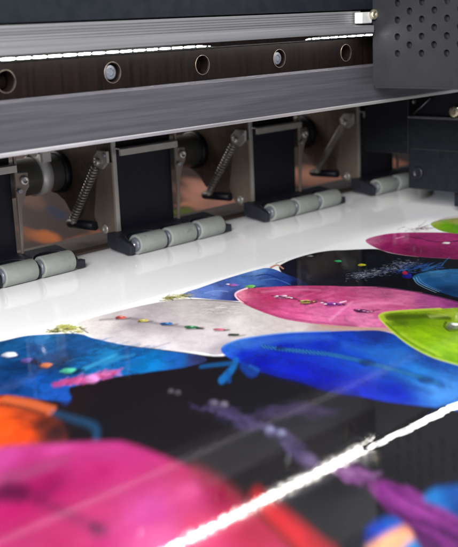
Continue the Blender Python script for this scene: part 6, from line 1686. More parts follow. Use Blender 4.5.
fill((2779,2222,2774,2221,2770,2222,2767,2224,2767,2229,2771,2232,2776,2235,2780,2235,2781,2231,2782,2227),(2775,2228,150,70,165,2781,2229,199,99,218,2768,2227,105,49,115),soft=0.4)
strokes((
(1.2,0.5,30,20,35,0.45,1.1,2771,2218,2773,2212,2781,2213),))
fill((2781,2217,2776,2215,2772,2214,2771,2216,2774,2220,2776,2224,2780,2226,2784,2227,2786,2225,2784,2221),(2778,2220,230,200,235,2784,2223,255,255,255,2772,2218,161,140,164),soft=0.4)
strokes((
(1.3,0.5,30,20,35,0.45,1.1,2773,2209,2775,2203,2784,2204),))
fill((2783,2209,2779,2206,2774,2205,2774,2208,2774,2211,2779,2215,2783,2218,2787,2218,2788,2216,2787,2213),(2781,2212,90,20,95,2787,2215,124,37,130,2774,2210,62,14,66),soft=0.4)
strokes((
(1.1,0.5,30,20,35,0.45,1.1,2777,2205,2780,2197,2789,2196),))
fill((2788,2201,2784,2201,2779,2199,2776,2203,2777,2208,2781,2211,2785,2213,2790,2214,2790,2209,2791,2205),(2784,2206,150,70,165,2791,2208,199,99,218,2777,2206,105,49,115),soft=0.4)
strokes((
(1.1,0.5,30,20,35,0.45,1.1,2781,2195,2782,2189,2790,2190),))
fill((2790,2194,2786,2192,2783,2192,2781,2194,2781,2197,2785,2200,2789,2203,2793,2203,2793,2200,2793,2197),(2788,2197,150,70,165,2793,2199,199,99,218,2782,2195,105,49,115),soft=0.4)
strokes((
(0.9,0.5,30,20,35,0.45,1.1,2780,2183,2782,2177,2789,2177),))
fill((2788,2181,2785,2179,2783,2180,2780,2181,2781,2184,2784,2186,2787,2189,2789,2188,2792,2187,2791,2183),(2786,2184,90,20,95,2791,2185,124,37,130,2781,2183,62,14,66),soft=0.4)
strokes((
(1,0.5,30,20,35,0.45,1.1,2755,2117,2758,2111,2765,2110),))
fill((2764,2114,2760,2112,2757,2113,2755,2115,2756,2118,2758,2122,2762,2123,2765,2122,2767,2120,2767,2117),(2761,2118,95,35,90,2767,2119,130,55,124,2756,2117,66,24,62),soft=0.4)
strokes((
(0.9,0.5,30,20,35,0.45,1.1,2743,2100,2747,2093,2754,2092),))
fill((2753,2097,2749,2094,2745,2095,2743,2098,2745,2102,2747,2105,2750,2106,2754,2106,2756,2103,2754,2100),(2750,2101,95,35,90,2755,2101,130,55,124,2744,2101,66,24,62),soft=0.4)
strokes((
(1.1,0.5,30,20,35,0.45,1.1,2761,2103,2763,2097,2770,2098),))
fill((2770,2101,2766,2100,2763,2100,2762,2102,2762,2104,2765,2108,2769,2109,2772,2109,2774,2108,2773,2105),(2768,2105,190,130,170,2773,2107,249,174,224,2762,2103,133,91,118),soft=0.4)
strokes((
(1.2,0.5,30,20,35,0.45,1.1,2757,2091,2759,2083,2769,2082),))
fill((2768,2087,2763,2085,2760,2087,2757,2089,2759,2093,2761,2097,2766,2098,2771,2099,2773,2096,2770,2092),(2764,2092,95,35,90,2771,2094,130,55,124,2757,2091,66,24,62),soft=0.4)
strokes((
(1,0.5,30,20,35,0.45,1.1,2759,2080,2762,2073,2771,2071),))
fill((2770,2075,2765,2075,2761,2075,2760,2079,2760,2082,2762,2086,2766,2088,2771,2087,2773,2084,2772,2079),(2766,2081,190,130,170,2772,2082,249,174,224,2760,2081,133,91,118),soft=0.4)
strokes((
(1.1,0.5,30,20,35,0.45,1.1,2753,2068,2756,2062,2764,2061),))
fill((2763,2066,2759,2064,2755,2064,2754,2067,2754,2070,2758,2073,2761,2075,2765,2075,2766,2072,2767,2069),(2760,2069,95,35,90,2766,2071,130,55,124,2754,2069,66,24,62),soft=0.4)
strokes((
(1,0.5,30,20,35,0.45,1.1,2760,2064,2762,2058,2770,2056),))
fill((2769,2061,2765,2059,2761,2059,2760,2063,2760,2066,2763,2069,2766,2071,2770,2070,2773,2068,2771,2064),(2766,2065,190,130,170,2771,2066,249,174,224,2760,2065,133,91,118),soft=0.4)
strokes((
(1.2,0.5,30,20,35,0.45,1.1,2769,2057,2771,2050,2780,2050),))
fill((2779,2055,2774,2051,2771,2053,2769,2055,2770,2059,2773,2062,2777,2064,2781,2064,2784,2062,2783,2058),(2776,2058,190,130,170,2782,2060,249,174,224,2769,2057,133,91,118),soft=0.4)
fill((2156,2176,2189,2199,2222,2205,2290,2197,2407,2131,2509,2026,2566,1964,2614,1883,2563,1715,2492,1400,2268,1106,2179,1306,2139,1425,2107,1519,2096,1606,2077,1680,2087,1798,2082,1901,2097,2028,2123,2122),(2163,2166,40,105,225,2240,2182,60,120,220,2324,2156,45,95,215,2421,2079,30,80,205,2165,2082,8,40,205,2148,1996,2,16,185,2276,2016,6,30,195,2149,1848,5,28,205,2379,1961,8,48,200,2121,1733,4,18,175,2475,1918,14,62,190,2542,1881,22,52,150,2380,1845,14,72,205,2435,1773,24,98,205,2148,1632,8,40,200,2394,1672,26,112,210,2181,1539,8,40,195,2335,1563,40,130,215,2268,1453,70,140,220,2462,1613,15,75,170),soft=0.9,grain=0.22,wr=0.2)
strokes((
(2.2,1.4,90,150,225,0.6,0.8,2181,2192,2226,2204,2292,2196,2409,2132,2511,2027),
(5,4,70,130,228,0.4,4,2244,2143,2364,2093,2462,1988),
(5,5,2,8,115,0.55,3,2110,2031,2094,1912,2099,1809,2092,1692,2111,1618),
(5,4,60,140,225,0.3,5,2426,1899,2420,1792,2471,1725),
(6,4,2,10,140,0.4,4,2199,1929,2188,1825,2200,1725),
(6,4,4,30,150,0.4,4,2283,1645,2249,1554,2235,1470),
(4.5,7,8,70,170,0.5,1.6,2261,2094,2280,2019,2302,1958,2325,1886,2332,1823,2333,1753,2330,1683,2326,1617,2318,1544,2309,1476),
(1,1,60,150,205,0.7,0.5,2268,2109,2253,2080),
(1,1,10,45,110,0.7,0.5,2270,2102,2255,2074),
(1,1,60,150,205,0.7,0.5,2271,2096,2256,2068),
(1,1,10,45,110,0.7,0.5,2273,2090,2258,2061),
(1,1,60,150,205,0.7,0.5,2275,2084,2259,2055),
(1,1,10,45,110,0.7,0.5,2276,2078,2261,2049),
(1,1,60,150,205,0.7,0.5,2278,2072,2262,2042),
(1,1,10,45,110,0.7,0.5,2280,2066,2264,2036),
(1,1,60,150,205,0.7,0.5,2281,2060,2265,2030),
(1,1,10,45,110,0.7,0.5,2283,2053,2267,2024),
(1,1,60,150,205,0.7,0.5,2284,2047,2268,2018),
(1,1,10,45,110,0.7,0.5,2286,2041,2270,2011),
(1,1,60,150,205,0.7,0.5,2288,2035,2271,2005),
(1,1,10,45,110,0.7,0.5,2289,2030,2273,2000),
(1,1,60,150,205,0.7,0.5,2291,2025,2275,1995),
(1,1,10,45,110,0.7,0.5,2293,2020,2277,1989),
(1,1,60,150,205,0.7,0.5,2295,2015,2278,1984),
(1,1,10,45,110,0.7,0.5,2297,2010,2280,1979),
(1,1,60,150,205,0.7,0.5,2299,2005,2282,1974),
(1,1,10,45,110,0.7,0.5,2301,2000,2284,1969),
(1,1,60,150,205,0.7,0.5,2303,1995,2285,1964),
(1,1,10,45,110,0.7,0.5,2305,1990,2287,1958),
(1,1,60,150,205,0.7,0.5,2306,1985,2289,1953),
(1,1,10,45,110,0.7,0.5,2308,1980,2291,1948),
(1,1,60,150,205,0.7,0.5,2310,1975,2292,1943),
(1,1,10,45,110,0.7,0.5,2312,1969,2294,1937),
(1,1,60,150,205,0.7,0.5,2314,1963,2296,1931),
(1,1,10,45,110,0.7,0.5,2316,1957,2298,1925),
(1,1,60,150,205,0.7,0.5,2318,1951,2300,1919),
(1,1,10,45,110,0.7,0.5,2320,1945,2302,1913),
(1,1,60,150,205,0.7,0.5,2322,1940,2304,1907),
(1,1,10,45,110,0.7,0.5,2324,1934,2306,1901),
(1,1,60,150,205,0.7,0.5,2326,1928,2307,1895),
(1,1,10,45,110,0.7,0.5,2328,1922,2309,1889),
(1,1,60,150,205,0.7,0.5,2330,1916,2311,1884),
(1,1,10,45,110,0.7,0.5,2332,1911,2313,1878),
(1,1,60,150,205,0.7,0.5,2334,1905,2315,1872),
(1,1,10,45,110,0.7,0.5,2335,1899,2316,1866),
(1,1,60,150,205,0.7,0.5,2336,1894,2316,1861),
(1,1,10,45,110,0.7,0.5,2336,1889,2317,1856),
(1,1,60,150,205,0.7,0.5,2337,1884,2317,1850),
(1,1,10,45,110,0.7,0.5,2338,1879,2318,1845),
(1,1,60,150,205,0.7,0.5,2338,1873,2318,1840),
(1,1,10,45,110,0.7,0.5,2339,1868,2319,1834),
(1,1,60,150,205,0.7,0.5,2339,1863,2319,1829),
(1,1,10,45,110,0.7,0.5,2340,1858,2320,1824),
(1,1,60,150,205,0.7,0.5,2341,1853,2320,1818),
(1,1,10,45,110,0.7,0.5,2341,1847,2321,1813),
(1,1,60,150,205,0.7,0.5,2342,1842,2321,1808),
(1,1,10,45,110,0.7,0.5,2342,1837,2321,1802),
(1,1,60,150,205,0.7,0.5,2342,1831,2321,1797),
(1,1,10,45,110,0.7,0.5,2342,1825,2322,1791),
(1,1,60,150,205,0.7,0.5,2343,1820,2322,1785),
(1,1,10,45,110,0.7,0.5,2343,1814,2322,1779),
(1,1,60,150,205,0.7,0.5,2343,1808,2322,1773),
(1,1,10,45,110,0.7,0.5,2343,1802,2322,1767),
(1,1,60,150,205,0.7,0.5,2343,1797,2322,1762),
(1,1,10,45,110,0.7,0.5,2343,1791,2322,1756),
(1,1,60,150,205,0.7,0.5,2343,1785,2322,1750),
(1,1,10,45,110,0.7,0.5,2343,1780,2322,1744),
(1,1,60,150,205,0.7,0.5,2344,1774,2322,1739),
(1,1,10,45,110,0.7,0.5,2344,1768,2322,1733),
(1,1,60,150,205,0.7,0.5,2343,1762,2321,1727),
(1,1,10,45,110,0.7,0.5,2343,1756,2321,1721),
(1,1,60,150,205,0.7,0.5,2343,1751,2321,1715),
(1,1,10,45,110,0.7,0.5,2343,1745,2321,1709),
(1,1,60,150,205,0.7,0.5,2343,1739,2320,1703),
(1,1,10,45,110,0.7,0.5,2342,1733,2320,1698),
(1,1,60,150,205,0.7,0.5,2342,1728,2320,1692),
(1,1,10,45,110,0.7,0.5,2342,1722,2320,1686),
(1,1,60,150,205,0.7,0.5,2342,1716,2319,1680),
(1,1,10,45,110,0.7,0.5,2342,1710,2319,1674),
(1,1,60,150,205,0.7,0.5,2342,1705,2319,1669),
(1,1,10,45,110,0.7,0.5,2341,1699,2319,1663),
(1,1,60,150,205,0.7,0.5,2341,1694,2318,1657),
(1,1,10,45,110,0.7,0.5,2341,1688,2318,1652),
(1,1,60,150,205,0.7,0.5,2340,1683,2317,1646),
(1,1,10,45,110,0.7,0.5,2340,1677,2317,1641),
(1,1,60,150,205,0.7,0.5,2340,1672,2317,1635),
(1,1,10,45,110,0.7,0.5,2339,1666,2316,1630),
(1,1,60,150,205,0.7,0.5,2339,1661,2316,1624),
(1,1,10,45,110,0.7,0.5,2339,1656,2315,1619),
(1,1,60,150,205,0.7,0.5,2338,1650,2315,1614),
(1,1,10,45,110,0.7,0.5,2338,1645,2315,1608),
(1,1,60,150,205,0.7,0.5,2338,1640,2314,1603),
(1,1,10,45,110,0.7,0.5,2337,1634,2314,1597),
(1,1,60,150,205,0.7,0.5,2337,1628,2313,1591),
(1,1,10,45,110,0.7,0.5,2336,1622,2312,1585),
(1,1,60,150,205,0.7,0.5,2336,1616,2312,1579),
(1,1,10,45,110,0.7,0.5,2335,1610,2311,1573),
(1,1,60,150,205,0.7,0.5,2334,1604,2310,1567),
(1,1,10,45,110,0.7,0.5,2334,1598,2310,1561),
(1,1,60,150,205,0.7,0.5,2333,1592,2309,1555),
(1,1,10,45,110,0.7,0.5,2333,1586,2308,1549),
(1,1,60,150,205,0.7,0.5,2332,1580,2308,1543),
(1,1,10,45,110,0.7,0.5,2331,1574,2307,1537),
(1,1,60,150,205,0.7,0.5,2331,1568,2306,1531),
(1,1,10,45,110,0.7,0.5,2330,1562,2306,1525),
(1,1,60,150,205,0.7,0.5,2330,1557,2305,1519),
(1,1,10,45,110,0.7,0.5,2329,1551,2304,1514),
(1,1,60,150,205,0.7,0.5,2328,1545,2303,1508),
(1,1,10,45,110,0.7,0.5,2327,1540,2303,1502),
(1,1,60,150,205,0.7,0.5,2327,1534,2302,1497),
(1,1,10,45,110,0.7,0.5,2326,1528,2301,1491),
(1,1,60,150,205,0.7,0.5,2325,1523,2300,1486),
(1,1,10,45,110,0.7,0.5,2324,1517,2299,1480),
(1,1,60,150,205,0.7,0.5,2324,1512,2299,1474),
(1,1,10,45,110,0.7,0.5,2323,1506,2298,1469),
(1,1,60,150,205,0.7,0.5,2322,1501,2297,1463),
(1,1,10,45,110,0.7,0.5,2322,1495,2296,1458),))
fill((2347,1727,2331,1721,2316,1725,2308,1736,2308,1751,2318,1764,2334,1770,2349,1767,2358,1755,2357,1740),(2333,1746,8,45,105,2351,1748,22,68,143,2313,1745,5,31,73),soft=2,alpha=0.8)
fill((2324,1509,2308,1503,2293,1506,2284,1517,2286,1531,2298,1544,2314,1550,2330,1547,2338,1536,2336,1522),(2311,1526,8,50,110,2331,1529,22,74,149,2290,1526,5,35,77),soft=2,alpha=0.7)
strokes((
(2.7,0.5,30,20,35,0.45,1.1,2271,2043,2279,2027,2296,2024),))
fill((2294,2034,2285,2034,2278,2034,2275,2040,2270,2048,2279,2054,2285,2056,2295,2060,2297,2050,2299,2042),(2285,2045,4,20,110,2297,2047,17,37,149,2272,2044,2,14,77),soft=1.2,alpha=0.8)
strokes((
(5,6,22,115,195,0.9,1.5,2114,2071,2047,2024,1961,1981),
(3.5,3,22,95,160,0.8,1.4,2090,2057,2051,2086,2007,2113),
(4,3,15,85,165,0.8,1.6,2021,2015,1968,1959),
(6,6,15,65,165,0.85,2,2087,2017,2054,1958,2069,1952),
(3,3,40,110,200,0.5,1.5,2099,2000,2088,1957),))
fill((2736,1995,2773,2010,2810,2001,2873,1952,2944,1883,3007,1809,3100,1597,2461,1203,2448,1375,2476,1527,2490,1621,2534,1721,2592,1814,2681,1932),(2732,1980,185,215,60,2797,1973,120,150,25,2846,1926,150,185,30,2916,1871,165,190,45,2729,1905,90,125,10,2787,1866,100,140,10,2647,1848,150,195,15,2685,1778,160,208,10,2825,1774,140,180,25,2557,1675,150,205,8,2627,1631,165,215,15,2512,1576,130,185,10,2630,1546,150,195,20),soft=0.8,grain=0.18,wr=0.2)
strokes((
(2.2,1.6,200,225,75,0.75,0.7,2941,1883,2871,1950,2808,2000,2771,2009,2737,1995,2681,1932,2592,1814,2534,1721,2490,1621,2476,1527),
(1.4,1.4,85,120,8,0.55,0.9,2697,1939,2615,1827,2557,1733,2512,1631),
(6,5,62,88,6,0.8,2,2749,1968,2792,1929,2836,1878,2861,1804),
(3,3,205,238,75,0.45,2.5,2624,1824,2568,1726,2518,1615),
(4,3,110,160,5,0.5,3,2721,1840,2680,1748,2669,1658),
(3,2,205,225,120,0.5,2,2841,1862,2891,1823),
(6,0.5,30,20,35,0.45,1.1,2758,1737,2765,1713,2803,1713),))
fill((2804,1727,2780,1719,2765,1722,2759,1731,2759,1745,2781,1758,2799,1766,2821,1771,2827,1760,2821,1744),(2791,1745,120,130,110,2819,1752,162,174,149,2762,1740,84,91,77),soft=1.2)
strokes((
(2.4,0.5,30,20,35,0.45,1.1,2796,1744,2802,1731,2819,1729),))
fill((2818,1736,2808,1734,2800,1735,2798,1742,2799,1748,2804,1755,2814,1760,2821,1757,2824,1751,2825,1744),(2811,1746,225,230,220,2823,1748,255,255,255,2798,1745,157,161,154),soft=0.7)
strokes((
(1.6,1.2,55,70,20,0.8,0.8,2818,1785,2766,1759,2739,1723),
(2,1,86,76,118,0.34,1.6,1739,1506,1737,1499,1746,1496),
(2,1,86,76,118,0.31,1.6,1778,1599,1794,1596,1802,1591),
(2,1,86,76,118,0.45,1.6,1738,1700,1737,1688,1736,1679),
(2,1,72,62,104,0.37,1.6,1693,1491,1695,1487,1699,1482),
(2,1,86,76,118,0.32,1.6,1755,1626,1751,1610,1751,1601),
(2,1,86,76,118,0.45,1.6,1772,1575,1772,1563,1774,1554),
(2,1,58,50,88,0.47,1.6,1811,1869,1806,1862,1806,1853),
(2,1,72,62,104,0.38,1.6,1752,1514,1751,1504,1755,1491),
(2,1,86,76,118,0.47,1.6,1788,1821,1786,1816,1787,1800),
(2,1,46,40,70,0.55,1.6,1782,1613,1779,1606,1776,1599),
(2,1,58,50,88,0.28,1.6,1748,1736,1750,1729,1749,1723),
(2,1,86,76,118,0.38,1.6,1791,1819,1790,1815,1789,1812),
(2,1,58,50,88,0.47,1.6,1740,1670,1741,1668,1736,1663),
(2,1,86,76,118,0.3,1.6,1704,1469,1706,1460,1700,1453),
(2,1,86,76,118,0.42,1.6,1765,1865,1772,1860,1777,1860),
(2,1,86,76,118,0.35,1.6,1777,1843,1775,1826,1778,1810),
(2,1,72,62,104,0.28,1.6,1780,1701,1783,1690,1786,1680),
(2,1,72,62,104,0.43,1.6,1753,1733,1756,1722,1753,1702),
(2,1,72,62,104,0.37,1.6,1734,1565,1733,1551,1733,1540),
(2,1,72,62,104,0.35,1.6,1704,1513,1701,1498,1696,1488),
(2,1,86,76,118,0.38,1.6,1714,1505,1711,1505,1711,1487),
(2,1,86,76,118,0.54,1.6,1763,1604,1766,1595,1757,1578),
(2,1,86,76,118,0.45,1.6,1785,1676,1775,1660,1773,1643),
(2,1,58,50,88,0.31,1.6,1802,1815,1794,1798,1782,1773),
(2,1,46,40,70,0.39,1.6,1789,1671,1790,1671,1789,1660),
(2,1,46,40,70,0.46,1.6,1734,1559,1744,1549,1753,1533),
(2,1,46,40,70,0.3,1.6,1703,1470,1702,1465,1692,1448),
(2,1,72,62,104,0.55,1.6,1794,1800,1799,1801,1797,1801),
(2,1,72,62,104,0.42,1.6,1791,1759,1789,1750,1778,1738),
(2,1,86,76,118,0.33,1.6,1752,1595,1754,1591,1754,1585),
(2,1,72,62,104,0.49,1.6,1774,1687,1773,1681,1773,1679),
(2,1,72,62,104,0.4,1.6,1779,1748,1780,1738,1785,1731),
(2,1,58,50,88,0.44,1.6,1756,1517,1755,1511,1758,1505),
(2,1,72,62,104,0.36,1.6,1765,1718,1763,1703,1764,1692),
(2,1,72,62,104,0.54,1.6,1775,1807,1787,1799,1792,1789),
(2,1,58,50,88,0.4,1.6,1718,1514,1714,1502,1715,1490),
(2,1,86,76,118,0.52,1.6,1790,1724,1785,1706,1789,1692),
(2,1,86,76,118,0.35,1.6,1817,1802,1816,1784,1809,1768),
(2,1,58,50,88,0.31,1.6,1788,1680,1792,1664,1795,1656),
(2,1,86,76,118,0.5,1.6,1709,1483,1713,1477,1720,1477),
(2,1,72,62,104,0.4,1.6,1743,1522,1739,1514,1738,1509),
(2,1,72,62,104,0.3,1.6,1768,1714,1775,1708,1781,1693),
(2,1,72,62,104,0.45,1.6,1763,1587,1764,1575,1755,1551),
(2,1,58,50,88,0.41,1.6,1700,1462,1696,1455,1697,1449),
(2,1,72,62,104,0.53,1.6,1754,1543,1755,1534,1762,1519),
(2,1,86,76,118,0.43,1.6,1789,1734,1787,1717,1785,1707),
(2,1,72,62,104,0.34,1.6,1775,1733,1775,1711,1776,1695),
(2,1,72,62,104,0.35,1.6,1812,1848,1818,1829,1829,1816),
(2,1,86,76,118,0.39,1.6,1745,1674,1745,1665,1744,1657),
(2,1,86,76,118,0.35,1.6,1706,1450,1698,1437,1694,1428),
(2,1,72,62,104,0.28,1.6,1751,1707,1745,1695,1743,1682),
(2,1,72,62,104,0.4,1.6,1804,1876,1801,1864,1792,1848),
(2,1,86,76,118,0.38,1.6,1768,1747,1766,1738,1764,1729),
(2,1,86,76,118,0.36,1.6,1699,1443,1694,1432,1694,1417),
(2,1,72,62,104,0.33,1.6,1693,1498,1693,1486,1692,1476),
(2,1,58,50,88,0.33,1.6,1748,1795,1742,1774,1731,1747),
(2,1,58,50,88,0.53,1.6,1788,1735,1791,1724,1802,1713),
(2,1,72,62,104,0.54,1.6,1745,1616,1740,1602,1737,1594),
(2,1,72,62,104,0.29,1.6,1762,1662,1771,1656,1771,1644),
(2,1,46,40,70,0.35,1.6,1795,1834,1780,1798,1769,1766),
(2,1,72,62,104,0.34,1.6,1697,1471,1697,1458,1700,1445),
(2,1,58,50,88,0.43,1.6,1801,1790,1797,1779,1794,1771),
(2,1,46,40,70,0.54,1.6,1769,1581,1768,1568,1762,1557),
(2,1,72,62,104,0.36,1.6,1802,1812,1808,1799,1805,1783),
(2,1,58,50,88,0.38,1.6,1776,1645,1783,1642,1779,1632),
(2,1,86,76,118,0.35,1.6,1727,1537,1734,1536,1746,1535),
(2,1,46,40,70,0.52,1.6,1782,1750,1784,1748,1784,1746),
(2,1,46,40,70,0.39,1.6,1807,1725,1807,1710,1814,1711),
(2,1,72,62,104,0.49,1.6,1767,1695,1767,1688,1767,1685),
(2,1,58,50,88,0.49,1.6,1737,1684,1745,1672,1749,1667),
(2,1,86,76,118,0.43,1.6,1772,1681,1768,1671,1765,1659),
(2,1,46,40,70,0.34,1.6,1755,1690,1753,1667,1761,1657),
(2,1,58,50,88,0.39,1.6,1693,1470,1692,1463,1685,1457),
(2,1,72,62,104,0.45,1.6,1774,1698,1771,1682,1767,1672),
(2,1,72,62,104,0.4,1.6,1801,1609,1793,1592,1784,1572),
(2,1,58,50,88,0.53,1.6,1797,1641,1790,1628,1785,1611),
(2,1,58,50,88,0.5,1.6,1767,1787,1757,1769,1740,1749),
(2,1,58,50,88,0.42,1.6,1776,1922,1773,1904,1771,1883),
(2,1,58,50,88,0.52,1.6,1772,1806,1774,1789,1768,1771),
(2,1,46,40,70,0.36,1.6,1747,1667,1748,1658,1749,1648),
(2,1,46,40,70,0.28,1.6,1786,1672,1792,1671,1791,1659),
(2,1,86,76,118,0.39,1.6,1790,1677,1783,1670,1785,1665),
(2,1,72,62,104,0.48,1.6,1734,1511,1734,1503,1733,1488),
(2,1,46,40,70,0.34,1.6,1715,1484,1713,1477,1707,1467),
(2,1,72,62,104,0.35,1.6,1798,1849,1801,1849,1800,1842),
(2,1,58,50,88,0.32,1.6,1801,1821,1808,1810,1813,1794),
(2,1,46,40,70,0.46,1.6,1687,1443,1690,1437,1689,1425),
(2,1,46,40,70,0.42,1.6,1785,1856,1775,1836,1759,1807),
(2,1,46,40,70,0.3,1.6,1760,1578,1756,1567,1761,1559),
(2,1,72,62,104,0.51,1.6,1807,1736,1800,1713,1799,1702),
(2,1,58,50,88,0.37,1.6,1762,1728,1769,1727,1771,1720),
(2,1,46,40,70,0.31,1.6,1684,1458,1681,1445,1679,1435),
(2,1,86,76,118,0.42,1.6,1784,1820,1777,1808,1779,1801),
(2,1,58,50,88,0.3,1.6,1779,1840,1778,1830,1781,1822),
(2,1,86,76,118,0.29,1.6,1785,1639,1784,1626,1780,1610),
(2,1,72,62,104,0.32,1.6,1759,1626,1759,1612,1760,1603),
(2,1,72,62,104,0.51,1.6,1795,1741,1805,1727,1813,1716),
(2,1,86,76,118,0.55,1.6,1714,1525,1710,1510,1712,1495),
(2,1,58,50,88,0.43,1.6,1773,1770,1782,1771,1775,1762),
(2,1,72,62,104,0.49,1.6,1754,1676,1766,1670,1777,1658),
(2,1,46,40,70,0.51,1.6,1780,1663,1784,1659,1788,1656),
(2,1,46,40,70,0.43,1.6,1783,1622,1782,1610,1790,1604),
(2,1,58,50,88,0.54,1.6,1701,1449,1701,1435,1703,1424),
(2,1,72,62,104,0.54,1.6,1773,1782,1778,1768,1783,1748),
(2,1,72,62,104,0.48,1.6,1726,1528,1734,1516,1743,1515),
(2,1,58,50,88,0.53,1.6,1829,1885,1829,1873,1833,1854),
(2,1,58,50,88,0.35,1.6,1778,1665,1778,1640,1774,1616),
(2,1,86,76,118,0.54,1.6,1771,1778,1767,1760,1764,1751),
(2,1,58,50,88,0.3,1.6,1788,1701,1771,1682,1760,1670),
(2,1,86,76,118,0.52,1.6,1716,1482,1721,1473,1730,1465),
(2,1,72,62,104,0.43,1.6,1707,1475,1706,1469,1705,1461),
(2,1,58,50,88,0.55,1.6,1775,1650,1771,1632,1769,1613),
(2,1,58,50,88,0.3,1.6,1740,1560,1743,1555,1749,1554),
(2,1,72,62,104,0.35,1.6,1763,1629,1760,1626,1768,1621),
(2,1,58,50,88,0.41,1.6,1800,1802,1798,1801,1798,1795),
(2,1,72,62,104,0.46,1.6,1786,1784,1779,1762,1769,1746),
(2,1,86,76,118,0.34,1.6,1694,1488,1693,1467,1687,1455),
(2,1,46,40,70,0.34,1.6,1793,1834,1792,1813,1786,1792),
(2,1,46,40,70,0.39,1.6,1798,1748,1794,1725,1798,1708),
(2,1,72,62,104,0.44,1.6,1706,1469,1701,1463,1702,1452),
(2,1,72,62,104,0.54,1.6,1777,1564,1772,1555,1778,1555),
(2,1,58,50,88,0.38,1.6,1787,1847,1783,1838,1782,1833),
(2,1,46,40,70,0.55,1.6,1759,1799,1759,1790,1765,1784),
(2,1,86,76,118,0.42,1.6,1781,1622,1783,1615,1778,1608),
(2,1,72,62,104,0.51,1.6,1799,1661,1808,1658,1801,1651),
(2,1,46,40,70,0.3,1.6,1754,1863,1761,1850,1763,1841),
(2,1,72,62,104,0.45,1.6,1787,1871,1786,1857,1781,1845),
(2,1,46,40,70,0.33,1.6,1743,1516,1738,1506,1739,1493),
(2,1,86,76,118,0.49,1.6,1790,1810,1791,1796,1797,1790),
(2,1,72,62,104,0.46,1.6,1709,1499,1709,1491,1711,1489),
(2,1,58,50,88,0.3,1.6,1710,1516,1710,1511,1704,1508),
(2,1,72,62,104,0.36,1.6,1773,1662,1767,1642,1765,1623),
(2,1,46,40,70,0.55,1.6,1758,1782,1761,1774,1753,1758),
(2,1,58,50,88,0.28,1.6,1817,1818,1829,1798,1841,1788),
(2,1,58,50,88,0.39,1.6,1772,1781,1775,1766,1778,1759),
(2,1,58,50,88,0.5,1.6,1793,1804,1788,1796,1789,1788),
(2,1,86,76,118,0.28,1.6,1777,1744,1777,1737,1778,1733),
(2,1,86,76,118,0.3,1.6,1775,1866,1774,1859,1764,1852),
(2,1,46,40,70,0.39,1.6,1691,1418,1688,1402,1688,1395),
(2,1,46,40,70,0.44,1.6,1732,1568,1734,1563,1730,1560),
(2,1,58,50,88,0.44,1.6,1807,1775,1809,1770,1804,1754),
(2,1,72,62,104,0.37,1.6,1775,1595,1775,1582,1781,1574),
(2,1,86,76,118,0.52,1.6,1681,1463,1686,1461,1684,1458),
(2,1,46,40,70,0.3,1.6,1783,1713,1783,1701,1785,1689),
(2,1,58,50,88,0.36,1.6,1700,1505,1701,1491,1696,1476),
(2,1,58,50,88,0.42,1.6,1713,1491,1703,1476,1692,1457),
(2,1,86,76,118,0.39,1.6,1790,1850,1802,1842,1817,1829),
(2,1,58,50,88,0.29,1.6,1793,1730,1795,1725,1798,1722),
(2,1,58,50,88,0.28,1.6,1690,1444,1692,1435,1692,1422),
(2,1,58,50,88,0.39,1.6,1709,1467,1709,1461,1704,1451),
(2,1,72,62,104,0.45,1.6,1722,1536,1716,1523,1709,1503),
(2,1,46,40,70,0.51,1.6,1762,1779,1759,1769,1753,1762),
(2,1,72,62,104,0.53,1.6,1761,1896,1764,1886,1762,1875),
(2,1,72,62,104,0.42,1.6,1815,1884,1824,1878,1830,1871),
(2,1,46,40,70,0.52,1.6,1766,1666,1766,1654,1760,1651),
(2,1,72,62,104,0.38,1.6,1745,1561,1744,1547,1745,1532),
(2,1,72,62,104,0.5,1.6,1817,1887,1817,1873,1821,1855),
(2,1,86,76,118,0.35,1.6,1800,1806,1807,1800,1808,1801),
(2,1,58,50,88,0.37,1.6,1700,1467,1699,1463,1704,1465),
(2,1,46,40,70,0.3,1.6,1771,1584,1766,1570,1757,1550),
(2,1,46,40,70,0.48,1.6,1763,1633,1766,1622,1771,1615),
(2,1,46,40,70,0.46,1.6,1756,1707,1752,1697,1744,1679),
(2,1,58,50,88,0.32,1.6,1682,1442,1680,1432,1680,1424),
(2,1,72,62,104,0.49,1.6,1713,1477,1709,1467,1703,1452),
(2,1,46,40,70,0.48,1.6,1755,1702,1750,1693,1750,1678),
(2,1,58,50,88,0.49,1.6,1765,1681,1764,1673,1776,1671),
(2,1,46,40,70,0.35,1.6,1762,1710,1755,1690,1750,1672),
(2,1,72,62,104,0.29,1.6,1779,1706,1774,1695,1776,1688),
(2,1,72,62,104,0.3,1.6,1778,1693,1777,1684,1777,1672),
(2,1,58,50,88,0.35,1.6,1723,1542,1727,1539,1724,1532),
(2,1,86,76,118,0.35,1.6,1787,1726,1778,1706,1767,1694),
(2,1,86,76,118,0.35,1.6,1721,1529,1726,1526,1729,1521),
(2,1,86,76,118,0.54,1.6,1777,1589,1775,1578,1777,1569),
(2,1,46,40,70,0.52,1.6,1799,1798,1798,1795,1800,1790),
(2,1,46,40,70,0.34,1.6,1690,1483,1680,1474,1680,1463),
(2,1,86,76,118,0.47,1.6,1683,1419,1688,1413,1689,1410),
(2,1,86,76,118,0.34,1.6,1706,1447,1710,1442,1720,1441),
(2,1,58,50,88,0.51,1.6,1746,1708,1749,1699,1753,1690),
(2,1,72,62,104,0.42,1.6,1778,1675,1775,1664,1776,1648),
(2,1,58,50,88,0.48,1.6,1759,1716,1755,1705,1752,1698),
(2,1,86,76,118,0.52,1.6,1727,1547,1733,1545,1735,1538),
(2,1,58,50,88,0.48,1.6,1680,1459,1682,1457,1673,1448),
(2,1,86,76,118,0.5,1.6,1692,1453,1696,1447,1697,1446),
(2,1,46,40,70,0.47,1.6,1701,1471,1705,1460,1709,1449),
(2,1,46,40,70,0.37,1.6,1772,1562,1761,1544,1750,1527),
